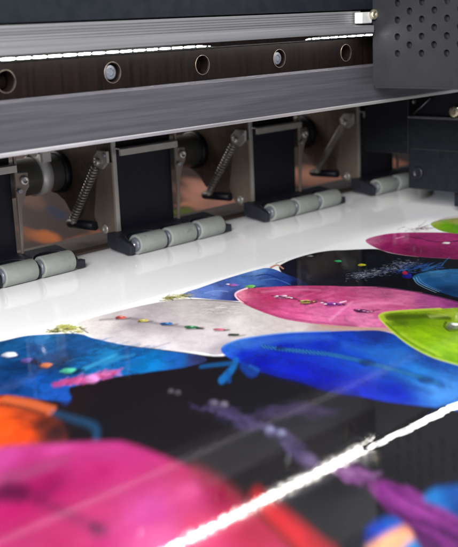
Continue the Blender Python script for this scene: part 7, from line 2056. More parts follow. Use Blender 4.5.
(2,1,86,76,118,0.4,1.6,1771,1804,1767,1797,1774,1795),
(2,1,72,62,104,0.39,1.6,1752,1720,1753,1714,1757,1711),
(2,1,46,40,70,0.31,1.6,1675,1437,1679,1428,1680,1421),
(2,1,86,76,118,0.48,1.6,1798,1841,1810,1840,1811,1837),
(2,1,86,76,118,0.55,1.6,1779,1847,1773,1835,1770,1830),
(2,1,86,76,118,0.46,1.6,1783,1631,1771,1608,1764,1588),
(2,1,72,62,104,0.28,1.6,1796,1842,1799,1845,1790,1832),
(2,1,46,40,70,0.29,1.6,1788,1664,1783,1653,1784,1654),
(2,1,72,62,104,0.45,1.6,1784,1666,1788,1664,1787,1647),
(2,1,72,62,104,0.5,1.6,1737,1715,1744,1704,1750,1690),
(2,1,72,62,104,0.34,1.6,1694,1471,1690,1459,1683,1449),
(2,1,72,62,104,0.29,1.6,1764,1695,1759,1682,1756,1669),
(2,1,58,50,88,0.31,1.6,1771,1606,1752,1570,1733,1534),
(2,1,72,62,104,0.37,1.6,1759,1686,1766,1684,1764,1679),
(2,1,86,76,118,0.47,1.6,1679,1435,1680,1427,1680,1419),
(2,1,46,40,70,0.39,1.6,1773,1639,1782,1636,1777,1628),
(2,1,72,62,104,0.54,1.6,1790,1817,1779,1790,1768,1770),
(2,1,46,40,70,0.44,1.6,1806,1830,1806,1819,1814,1814),
(2,1,86,76,118,0.31,1.6,1754,1557,1761,1548,1774,1543),
(2,1,58,50,88,0.28,1.6,1719,1458,1718,1450,1716,1436),
(2,1,86,76,118,0.42,1.6,1797,1780,1798,1760,1799,1735),
(2,1,86,76,118,0.45,1.6,1775,1773,1777,1755,1778,1743),
(2,1,58,50,88,0.43,1.6,1794,1689,1798,1680,1792,1672),
(2,1,72,62,104,0.34,1.6,1798,1626,1785,1609,1775,1598),
(2,1,72,62,104,0.53,1.6,1778,1629,1777,1622,1779,1613),
(2,1,66,56,94,0.25,1.8,1872,1728,1879,1720,1891,1718),
(2,1,42,36,64,0.33,1.8,1903,1687,1926,1696,1934,1695),
(2,1,42,36,64,0.35,1.8,1861,1758,1863,1754,1867,1750),
(2,1,66,56,94,0.27,1.8,1882,1697,1879,1693,1888,1691),
(2,1,42,36,64,0.44,1.8,1815,1717,1825,1708,1824,1688),
(2,1,52,44,78,0.25,1.8,1912,1644,1934,1647,1952,1648),
(2,1,42,36,64,0.34,1.8,1940,1685,1938,1673,1938,1660),
(2,1,52,44,78,0.3,1.8,1945,1668,1957,1652,1967,1639),
(2,1,66,56,94,0.31,1.8,1884,1704,1885,1693,1878,1674),
(2,1,66,56,94,0.28,1.8,1875,1726,1881,1719,1885,1716),
(2,1,66,56,94,0.46,1.8,1909,1663,1939,1663,1969,1671),
(2,1,66,56,94,0.41,1.8,1886,1718,1893,1708,1904,1701),
(2,1,52,44,78,0.28,1.8,1857,1722,1865,1720,1870,1720),
(2,1,66,56,94,0.33,1.8,1824,1696,1848,1693,1871,1687),
(2,1,66,56,94,0.29,1.8,1944,1605,1965,1610,1981,1613),
(2,1,42,36,64,0.26,1.8,1919,1725,1929,1728,1935,1727),
(2,1,52,44,78,0.26,1.8,1906,1685,1917,1684,1934,1681),
(2,1,66,56,94,0.45,1.8,1886,1717,1885,1712,1888,1709),
(2,1,52,44,78,0.4,1.8,1928,1641,1931,1635,1944,1641),
(2,1,52,44,78,0.34,1.8,1853,1707,1855,1703,1860,1697),
(2,1,66,56,94,0.25,1.8,1945,1687,1958,1684,1962,1682),
(2,1,52,44,78,0.25,1.8,1950,1620,1953,1614,1966,1620),
(2,1,42,36,64,0.35,1.8,1952,1603,1950,1591,1951,1584),
(2,1,66,56,94,0.28,1.8,1852,1707,1878,1711,1899,1713),
(2,1,52,44,78,0.49,1.8,1861,1689,1871,1677,1885,1665),
(2,1,42,36,64,0.35,1.8,1961,1672,1970,1682,1982,1690),
(2,1,52,44,78,0.35,1.8,1954,1610,1952,1601,1949,1595),
(2,1,52,44,78,0.47,1.8,1868,1708,1881,1710,1888,1705),
(2,1,42,36,64,0.48,1.8,1850,1737,1850,1727,1854,1711),
(2,1,42,36,64,0.43,1.8,1894,1652,1892,1645,1893,1636),
(2,1,66,56,94,0.44,1.8,1891,1692,1893,1683,1894,1681),
(2,1,52,44,78,0.44,1.8,1892,1716,1900,1717,1906,1716),
(2,1,42,36,64,0.41,1.8,1940,1643,1961,1632,1979,1620),
(2,1,52,44,78,0.34,1.8,1923,1664,1925,1648,1934,1652),
(2,1,52,44,78,0.26,1.8,1842,1704,1852,1708,1862,1702),
(2,1,52,44,78,0.39,1.8,1879,1714,1896,1716,1909,1717),
(2,1,66,56,94,0.34,1.8,1935,1649,1954,1645,1977,1641),
(2,1,42,36,64,0.32,1.8,1915,1667,1927,1656,1936,1647),
(2,1,52,44,78,0.29,1.8,1836,1688,1838,1678,1826,1659),
(2,1,66,56,94,0.38,1.8,1875,1674,1882,1667,1884,1661),
(2,1,52,44,78,0.36,1.8,1954,1579,1949,1561,1953,1556),
(2,1,42,36,64,0.43,1.8,1898,1650,1897,1642,1900,1640),
(2,1,42,36,64,0.26,1.8,1884,1623,1904,1631,1925,1635),
(2,1,66,56,94,0.4,1.8,1856,1703,1857,1681,1861,1661),
(2,1,52,44,78,0.49,1.8,1884,1692,1900,1695,1918,1696),
(2,1,42,36,64,0.29,1.8,1902,1695,1905,1689,1919,1687),
(2,1,42,36,64,0.49,1.8,1930,1608,1942,1601,1949,1595),
(2,1,52,44,78,0.36,1.8,1922,1633,1928,1626,1933,1625),
(2,1,42,36,64,0.45,1.8,1894,1677,1902,1673,1907,1669),
(2,1,42,36,64,0.3,1.8,1928,1653,1933,1649,1939,1650),
(2,1,52,44,78,0.33,1.8,1849,1741,1861,1738,1872,1738),
(2,1,52,44,78,0.45,1.8,1868,1712,1865,1709,1867,1701),
(2,1,66,56,94,0.49,1.8,1953,1605,1956,1596,1965,1589),
(2,1,66,56,94,0.38,1.8,1946,1684,1953,1668,1957,1655),
(2,1,52,44,78,0.28,1.8,1948,1700,1955,1697,1964,1692),
(2,1,66,56,94,0.46,1.8,1935,1647,1939,1633,1940,1619),
(2,1,42,36,64,0.36,1.8,1919,1649,1928,1637,1947,1631),
(2,1,52,44,78,0.26,1.8,1900,1666,1901,1647,1909,1629),
(2,1,42,36,64,0.48,1.8,1966,1576,1976,1580,1984,1574),
(2,1,66,56,94,0.36,1.8,1851,1717,1868,1716,1881,1709),
(2,1,42,36,64,0.4,1.8,1921,1704,1917,1695,1919,1688),
(2,1,42,36,64,0.26,1.8,1880,1687,1880,1684,1883,1682),
(2,1,42,36,64,0.26,1.8,1846,1673,1860,1660,1877,1649),
(2,1,42,36,64,0.48,1.8,1941,1715,1943,1706,1949,1705),
(2,1,42,36,64,0.41,1.8,1933,1646,1940,1634,1949,1624),
(2,1,52,44,78,0.27,1.8,1895,1695,1899,1691,1901,1690),
(2,1,66,56,94,0.33,1.8,1868,1731,1884,1728,1903,1725),
(2,1,52,44,78,0.5,1.8,1906,1661,1920,1664,1927,1668),
(2,1,52,44,78,0.3,1.8,1813,1702,1824,1688,1833,1681),
(2,1,66,56,94,0.42,1.8,1942,1658,1949,1654,1953,1652),
(2,1,66,56,94,0.45,1.8,1918,1613,1920,1611,1930,1616),
(2,1,52,44,78,0.39,1.8,1907,1693,1905,1688,1907,1686),
(2,1,66,56,94,0.25,1.8,1966,1621,1960,1614,1966,1612),
(2,1,42,36,64,0.38,1.8,1836,1727,1837,1723,1839,1717),
(2,1,42,36,64,0.45,1.8,1867,1702,1879,1697,1892,1692),
(2,1,52,44,78,0.34,1.8,1930,1681,1938,1675,1952,1671),
(2,1,52,44,78,0.26,1.8,1871,1700,1881,1692,1893,1687),
(2,1,52,44,78,0.36,1.8,1885,1710,1909,1709,1929,1710),
(2,1,66,56,94,0.38,1.8,1950,1669,1955,1666,1961,1665),
(2,1,52,44,78,0.38,1.8,1920,1612,1932,1619,1959,1621),
(2,1,52,44,78,0.44,1.8,1900,1688,1905,1682,1905,1673),
(2,1,42,36,64,0.27,1.8,1935,1629,1942,1611,1939,1589),
(2,1,66,56,94,0.42,1.8,1894,1691,1891,1676,1896,1674),
(2,1,42,36,64,0.32,1.8,1922,1591,1935,1591,1949,1584),
(2,1,66,56,94,0.31,1.8,1861,1697,1865,1695,1870,1693),
(2,1,42,36,64,0.41,1.8,1940,1591,1940,1585,1948,1575),
(2,1,42,36,64,0.41,1.8,1961,1570,1972,1577,1986,1574),
(2,1,66,56,94,0.44,1.8,1893,1729,1895,1723,1901,1721),
(2,1,42,36,64,0.28,1.8,1949,1594,1961,1592,1977,1596),
(2,1,66,56,94,0.39,1.8,1903,1687,1895,1668,1893,1654),
(2,1,66,56,94,0.27,1.8,1874,1727,1880,1726,1898,1738),
(2,1,52,44,78,0.47,1.8,1931,1594,1932,1587,1939,1587),
(2,1,66,56,94,0.42,1.8,1926,1657,1923,1640,1916,1629),
(2,1,42,36,64,0.36,1.8,1859,1711,1863,1708,1869,1705),
(2,1,52,44,78,0.4,1.8,1932,1621,1934,1614,1932,1602),
(2,1,52,44,78,0.28,1.8,1927,1689,1932,1687,1941,1692),
(2,1,52,44,78,0.35,1.8,1850,1675,1844,1645,1847,1631),
(2,1,42,36,64,0.34,1.8,1916,1630,1931,1624,1942,1612),
(2,1,52,44,78,0.38,1.8,1941,1654,1954,1645,1967,1643),
(2,1,52,44,78,0.39,1.8,1939,1615,1944,1610,1945,1607),
(2,1,66,56,94,0.26,1.8,1866,1660,1885,1654,1902,1658),
(2,1,66,56,94,0.44,1.8,1885,1728,1893,1717,1898,1703),
(2,1,42,36,64,0.25,1.8,1923,1659,1931,1655,1931,1646),
(2,1,42,36,64,0.39,1.8,1911,1675,1925,1682,1941,1680),
(2,1,42,36,64,0.38,1.8,1952,1600,1953,1587,1964,1577),
(2,1,52,44,78,0.34,1.8,1898,1667,1899,1659,1908,1662),
(2,1,42,36,64,0.4,1.8,1965,1654,1970,1644,1979,1633),
(2,1,52,44,78,0.45,1.8,1939,1649,1954,1651,1955,1643),
(2,1,52,44,78,0.32,1.8,1869,1675,1869,1674,1876,1672),
(2,1,66,56,94,0.46,1.8,1895,1614,1895,1594,1908,1582),
(2,1,52,44,78,0.42,1.8,1905,1680,1907,1679,1912,1677),
(2,1,52,44,78,0.41,1.8,1828,1731,1842,1721,1841,1698),
(2,1,42,36,64,0.31,1.8,1869,1752,1871,1740,1877,1735),
(2,1,52,44,78,0.48,1.8,1842,1712,1845,1703,1849,1683),
(2,1,42,36,64,0.34,1.8,1955,1594,1956,1595,1958,1591),
(2,1,66,56,94,0.35,1.8,1945,1628,1958,1623,1966,1621),
(2,1,42,36,64,0.39,1.8,1892,1716,1901,1699,1908,1689),
(2,1,42,36,64,0.46,1.8,1979,1590,1988,1585,1995,1580),
(2,1,42,36,64,0.47,1.8,1855,1716,1858,1708,1865,1710),
(2,1,66,56,94,0.37,1.8,1837,1730,1835,1730,1838,1728),
(2,1,66,56,94,0.49,1.8,1838,1694,1843,1690,1861,1687),
(2,1,52,44,78,0.48,1.8,1855,1698,1861,1696,1877,1706),
(2,1,52,44,78,0.4,1.8,1950,1650,1958,1633,1970,1623),
(2,1,42,36,64,0.25,1.8,1945,1610,1943,1607,1949,1604),
(2,1,66,56,94,0.27,1.8,1898,1664,1919,1663,1929,1659),
(2,1,42,36,64,0.33,1.8,1931,1673,1939,1662,1946,1651),
(2,1,52,44,78,0.42,1.8,1939,1624,1954,1619,1968,1619),
(2,1,52,44,78,0.39,1.8,1891,1694,1917,1690,1942,1678),
(2,1,52,44,78,0.48,1.8,1910,1686,1917,1682,1926,1686),
(2,1,66,56,94,0.41,1.8,1904,1661,1911,1661,1914,1656),
(2,1,42,36,64,0.34,1.8,1920,1630,1930,1631,1932,1633),
(2,1,66,56,94,0.43,1.8,1940,1606,1951,1597,1970,1589),
(2,1,66,56,94,0.41,1.8,1918,1654,1921,1648,1917,1635),
(2,1,42,36,64,0.3,1.8,1923,1607,1929,1603,1926,1598),
(2,1,42,36,64,0.47,1.8,1904,1665,1901,1657,1907,1654),
(2,1,52,44,78,0.39,1.8,1874,1704,1878,1683,1889,1677),
(2,1,66,56,94,0.46,1.8,1859,1707,1857,1688,1860,1671),
(2,1,66,56,94,0.39,1.8,1901,1702,1909,1687,1913,1671),
(2,1,42,36,64,0.46,1.8,1902,1698,1911,1694,1924,1692),
(2,1,42,36,64,0.25,1.8,1899,1703,1912,1697,1921,1689),
(2,1,42,36,64,0.34,1.8,1833,1701,1839,1684,1835,1666),
(2,1,42,36,64,0.48,1.8,1862,1662,1874,1665,1877,1664),
(2,1,52,44,78,0.47,1.8,1895,1704,1902,1694,1911,1690),
(2,1,42,36,64,0.43,1.8,1865,1672,1875,1673,1884,1676),
(2,1,42,36,64,0.41,1.8,1903,1655,1902,1642,1901,1636),
(2,1,52,44,78,0.36,1.8,1890,1730,1895,1714,1904,1710),
(2,1,52,44,78,0.44,1.8,1881,1719,1897,1705,1919,1698),
(2,1,42,36,64,0.43,1.8,1927,1690,1924,1677,1939,1681),
(2,1,52,44,78,0.28,1.8,1920,1680,1906,1657,1897,1640),
(2,1,52,44,78,0.28,1.8,1937,1663,1945,1660,1962,1661),
(2,1,42,36,64,0.4,1.8,1865,1694,1870,1687,1872,1684),
(2,1,52,44,78,0.45,1.8,1935,1701,1947,1695,1958,1693),
(2,1,66,56,94,0.46,1.8,1927,1667,1925,1658,1922,1640),
(2,1,66,56,94,0.32,1.8,1842,1716,1850,1705,1855,1693),
(2,1,52,44,78,0.42,1.8,1917,1688,1925,1684,1944,1688),
(2,1,42,36,64,0.32,1.8,1908,1624,1916,1616,1924,1608),
(2,1,42,36,64,0.35,1.8,1810,1703,1824,1705,1841,1709),
(2,1,66,56,94,0.39,1.8,1915,1683,1925,1684,1936,1678),
(2,1,52,44,78,0.38,1.8,1826,1751,1824,1748,1822,1734),
(2,1,52,44,78,0.37,1.8,1963,1702,1971,1689,1969,1675),))
fill((1824,1863,1814,1856,1806,1854,1802,1859,1805,1868,1812,1878,1822,1886,1831,1888,1835,1883,1832,1873),(1818,1871,98,93,108,1830,1877,134,128,147,1806,1866,68,65,75),soft=2)
fill((1833,1834,1823,1826,1814,1825,1810,1829,1813,1839,1821,1850,1831,1858,1840,1859,1844,1854,1842,1844),(1827,1842,102,96,112,1839,1848,139,132,152,1814,1836,71,67,78),soft=2)
fill((1779,1620,1767,1613,1758,1612,1754,1617,1756,1627,1765,1638,1776,1645,1786,1647,1791,1641,1788,1631),(1772,1629,112,110,145,1785,1635,152,149,193,1758,1624,78,77,101),soft=2)
fill((1782,1586,1771,1580,1763,1579,1759,1584,1762,1593,1769,1602,1779,1608,1788,1609,1792,1604,1789,1596),(1775,1594,110,112,142,1787,1599,149,152,189,1763,1590,77,78,99),soft=2)
fill((1814,2025,1807,2019,1800,2018,1798,2022,1799,2029,1805,2037,1813,2043,1819,2045,1822,2041,1820,2034),(1810,2031,85,82,92,1818,2036,118,114,127,1801,2027,59,57,64),soft=2)
fill((1818,2001,1811,1995,1804,1994,1801,1997,1803,2005,1809,2013,1817,2019,1823,2020,1826,2017,1824,2009),(1814,2007,85,82,92,1822,2012,118,114,127,1805,2003,59,57,64),soft=2)
fill((1699,1416,1681,1407,1667,1407,1660,1415,1663,1430,1675,1445,1693,1455,1708,1456,1715,1447,1711,1432),(1687,1431,120,100,140,1707,1438,162,137,187,1666,1425,84,70,98),soft=4,alpha=0.5)
strokes((
(2,1,105,45,110,0.43,1.6,1699,1319,1708,1302,1714,1288),
(2,1,85,30,90,0.44,1.6,1695,1331,1689,1310,1683,1292),
(2,1,85,30,90,0.38,1.6,1711,1372,1706,1368,1704,1358),
(2,1,125,70,132,0.3,1.6,1678,1295,1681,1285,1693,1275),
(2,1,105,45,110,0.5,1.6,1714,1373,1706,1370,1705,1364),
(2,1,85,30,90,0.34,1.6,1693,1395,1698,1386,1711,1377),
(2,1,105,45,110,0.42,1.6,1699,1322,1702,1300,1710,1291),
(2,1,125,70,132,0.29,1.6,1690,1315,1695,1296,1693,1280),
(2,1,85,30,90,0.41,1.6,1708,1261,1698,1231,1694,1202),
(2,1,145,105,150,0.39,1.6,1690,1292,1684,1282,1679,1272),
(2,1,145,105,150,0.35,1.6,1698,1349,1692,1334,1693,1316),
(2,1,125,70,132,0.42,1.6,1674,1317,1677,1308,1677,1300),
(2,1,125,70,132,0.49,1.6,1686,1321,1683,1302,1680,1277),
(2,1,85,30,90,0.31,1.6,1706,1320,1701,1302,1697,1279),
(2,1,145,105,150,0.42,1.6,1710,1362,1706,1344,1700,1327),
(2,1,105,45,110,0.35,1.6,1708,1311,1714,1304,1710,1291),
(2,1,105,45,110,0.31,1.6,1708,1296,1717,1292,1724,1285),
(2,1,125,70,132,0.49,1.6,1673,1324,1675,1314,1676,1305),
(2,1,105,45,110,0.37,1.6,1706,1309,1715,1299,1733,1292),
(2,1,85,30,90,0.36,1.6,1667,1288,1663,1281,1650,1267),
(2,1,145,105,150,0.33,1.6,1690,1324,1683,1307,1681,1285),
(2,1,125,70,132,0.28,1.6,1683,1299,1687,1282,1688,1263),
(2,1,105,45,110,0.42,1.6,1693,1357,1690,1350,1687,1336),
(2,1,125,70,132,0.4,1.6,1703,1369,1716,1366,1722,1363),
(2,1,105,45,110,0.43,1.6,1706,1316,1708,1292,1710,1265),
(2,1,145,105,150,0.46,1.6,1704,1284,1709,1271,1713,1260),
(2,1,85,30,90,0.32,1.6,1695,1259,1698,1252,1704,1247),
(2,1,125,70,132,0.33,1.6,1687,1287,1679,1280,1679,1275),
(2,1,125,70,132,0.37,1.6,1690,1380,1686,1366,1690,1354),
(2,1,105,45,110,0.32,1.6,1719,1328,1716,1316,1707,1302),
(2,1,105,45,110,0.45,1.6,1702,1279,1706,1283,1711,1283),
(2,1,145,105,150,0.35,1.6,1682,1287,1685,1286,1695,1283),
(2,1,145,105,150,0.35,1.6,1706,1365,1704,1341,1700,1318),
(2,1,145,105,150,0.42,1.6,1719,1380,1713,1373,1712,1370),
(2,1,145,105,150,0.45,1.6,1694,1318,1709,1316,1723,1310),
(2,1,125,70,132,0.31,1.6,1690,1316,1695,1304,1700,1292),
(2,1,105,45,110,0.28,1.6,1720,1329,1727,1328,1730,1321),
(2,1,125,70,132,0.45,1.6,1714,1344,1725,1332,1737,1318),
(2,1,105,45,110,0.42,1.6,1699,1317,1694,1306,1689,1294),
(2,1,85,30,90,0.26,1.6,1666,1308,1667,1290,1671,1276),
(2,1,145,105,150,0.33,1.6,1697,1329,1698,1316,1701,1307),
(2,1,125,70,132,0.39,1.6,1712,1327,1707,1314,1697,1301),
(2,1,145,105,150,0.39,1.6,1681,1314,1683,1310,1692,1302),
(2,1,105,45,110,0.28,1.6,1735,1348,1742,1342,1751,1334),
(2,1,85,30,90,0.27,1.6,1717,1300,1713,1294,1706,1288),
(2,1,125,70,132,0.49,1.6,1698,1358,1699,1344,1698,1332),
(2,1,105,45,110,0.26,1.6,1688,1322,1690,1308,1684,1296),
(2,1,105,45,110,0.32,1.6,1714,1339,1709,1319,1702,1298),
(2,1,125,70,132,0.3,1.6,1724,1307,1723,1300,1718,1284),
(2,1,125,70,132,0.47,1.6,1686,1334,1699,1328,1709,1329),
(2,1,105,45,110,0.38,1.6,1688,1359,1696,1359,1696,1353),
(2,1,125,70,132,0.26,1.6,1716,1317,1724,1316,1720,1305),
(2,1,105,45,110,0.43,1.6,1676,1297,1679,1288,1684,1286),
(2,1,125,70,132,0.42,1.6,1675,1327,1668,1317,1664,1303),
(2,1,145,105,150,0.27,1.6,1690,1363,1683,1349,1681,1341),
(2,1,85,30,90,0.32,1.6,1713,1313,1715,1310,1720,1301),
(2,1,125,70,132,0.35,1.6,1672,1281,1665,1272,1658,1258),
(2,1,85,30,90,0.31,1.6,1680,1351,1680,1347,1682,1343),
(2,1,125,70,132,0.43,1.6,1697,1317,1696,1312,1692,1307),
(2,1,85,30,90,0.35,1.6,1679,1303,1684,1293,1690,1285),
(2,1,145,105,150,0.27,1.6,1697,1341,1703,1337,1710,1337),
(2,1,85,30,90,0.31,1.6,1678,1302,1684,1297,1692,1296),
(2,1,125,70,132,0.33,1.6,1679,1303,1687,1300,1696,1292),
(2,1,145,105,150,0.48,1.6,1716,1277,1731,1274,1744,1269),
(2,1,145,105,150,0.5,1.6,1724,1315,1723,1306,1719,1302),
(2,1,105,45,110,0.37,1.6,1676,1327,1693,1328,1717,1329),
(2,1,125,70,132,0.49,1.6,1701,1339,1700,1333,1704,1326),
(2,1,105,45,110,0.47,1.6,1674,1304,1676,1300,1676,1293),
(2,1,145,105,150,0.4,1.6,1691,1326,1706,1320,1728,1318),
(2,1,85,30,90,0.48,1.6,1677,1324,1672,1318,1671,1307),
(2,1,125,70,132,0.32,1.6,1719,1294,1726,1280,1733,1264),
(2,1,145,105,150,0.28,1.6,1702,1321,1696,1299,1699,1289),
(2,1,125,70,132,0.49,1.6,1693,1286,1699,1273,1704,1261),
(2,1,145,105,150,0.32,1.6,1707,1367,1713,1357,1716,1345),
(2,1,85,30,90,0.4,1.6,1725,1357,1740,1346,1752,1334),
(2,1,145,105,150,0.49,1.6,1691,1304,1693,1304,1702,1305),
(2,1,105,45,110,0.31,1.6,1693,1294,1690,1277,1687,1257),
(2,1,145,105,150,0.36,1.6,1681,1357,1678,1340,1672,1319),
(2,1,85,30,90,0.48,1.6,1680,1327,1683,1322,1692,1312),
(2,1,145,105,150,0.43,1.6,1710,1300,1716,1292,1718,1283),
(2,1,105,45,110,0.34,1.6,1708,1368,1723,1363,1734,1354),
(2,1,125,70,132,0.46,1.6,1696,1368,1699,1367,1703,1363),
(2,1,85,30,90,0.31,1.6,1713,1317,1722,1318,1728,1308),
(2,1,125,70,132,0.36,1.6,1667,1313,1670,1289,1676,1271),
(2,1,145,105,150,0.26,1.6,1689,1341,1704,1332,1722,1325),
(2,1,145,105,150,0.45,1.6,1690,1316,1689,1311,1690,1308),
(2,1,85,30,90,0.49,1.6,1697,1308,1711,1292,1718,1278),
(2,1,125,70,132,0.44,1.6,1706,1328,1714,1309,1719,1293),
(2,1,145,105,150,0.45,1.6,1666,1313,1662,1307,1657,1294),
(2,1,125,70,132,0.4,1.6,1713,1324,1728,1317,1743,1307),
(2,1,145,105,150,0.31,1.6,1686,1337,1691,1324,1691,1311),
(2,1,85,30,90,0.5,1.6,1695,1349,1694,1343,1689,1332),
(2,1,125,70,132,0.35,1.6,1719,1294,1723,1282,1725,1270),
(2,1,145,105,150,0.28,1.6,1697,1314,1696,1306,1692,1293),
(2,1,85,30,90,0.25,1.6,1692,1336,1690,1328,1691,1322),
(2,1,145,105,150,0.33,1.6,1692,1341,1703,1313,1715,1283),
(2,1,145,105,150,0.46,1.6,1697,1327,1697,1315,1699,1294),
(2,1,125,70,132,0.32,1.6,1711,1356,1713,1353,1709,1343),
(2,1,125,70,132,0.3,1.6,1704,1345,1715,1341,1729,1338),
(2,1,145,105,150,0.31,1.6,1699,1333,1701,1314,1708,1293),
(2,1,145,105,150,0.4,1.6,1707,1374,1698,1368,1694,1358),
(2,1,85,30,90,0.34,1.6,1706,1311,1709,1303,1711,1297),
(2,1,85,30,90,0.28,1.6,1691,1278,1703,1262,1710,1247),
(2,1,125,70,132,0.33,1.6,1710,1312,1696,1296,1690,1285),
(2,1,125,70,132,0.38,1.6,1688,1329,1697,1316,1707,1304),
(2,1,125,70,132,0.42,1.6,1682,1303,1684,1297,1688,1286),
(2,1,145,105,150,0.37,1.6,1705,1309,1712,1298,1718,1290),
(2,1,145,105,150,0.27,1.6,1699,1332,1697,1325,1697,1318),
(2,1,145,105,150,0.45,1.6,1694,1332,1681,1315,1672,1302),
(2,1,85,30,90,0.5,1.6,1686,1285,1688,1276,1686,1273),
(2,1,125,70,132,0.49,1.6,1708,1311,1709,1300,1714,1287),
(2,1,105,45,110,0.49,1.6,1681,1308,1693,1297,1706,1293),
(2,1,85,30,90,0.31,1.6,1710,1336,1714,1330,1718,1324),
(2,1,85,30,90,0.36,1.6,1701,1302,1715,1309,1732,1315),
(2,1,85,30,90,0.31,1.6,1692,1274,1702,1267,1710,1260),
(2,1,145,105,150,0.37,1.6,1700,1325,1698,1319,1700,1315),
(2,1,145,105,150,0.4,1.6,1683,1376,1696,1368,1711,1365),
(2,1,85,30,90,0.37,1.6,1707,1357,1722,1357,1738,1357),
(2,1,85,30,90,0.44,1.6,1722,1369,1718,1362,1720,1353),
(2,1,85,30,90,0.27,1.6,1670,1327,1679,1323,1684,1317),))
fill((1667,1248,1696,1253,1717,1239,1714,1192,1701,1132,1679,1030,1648,875,1421,750,1376,898,1519,1017,1578,1112,1626,1186),(1681,1232,117,39,117,1665,1175,109,29,109,1615,1128,89,21,92,1643,1074,105,35,107,1585,1012,81,21,87,1533,1013,74,17,81),soft=2,grain=0.3,wr=0.3)
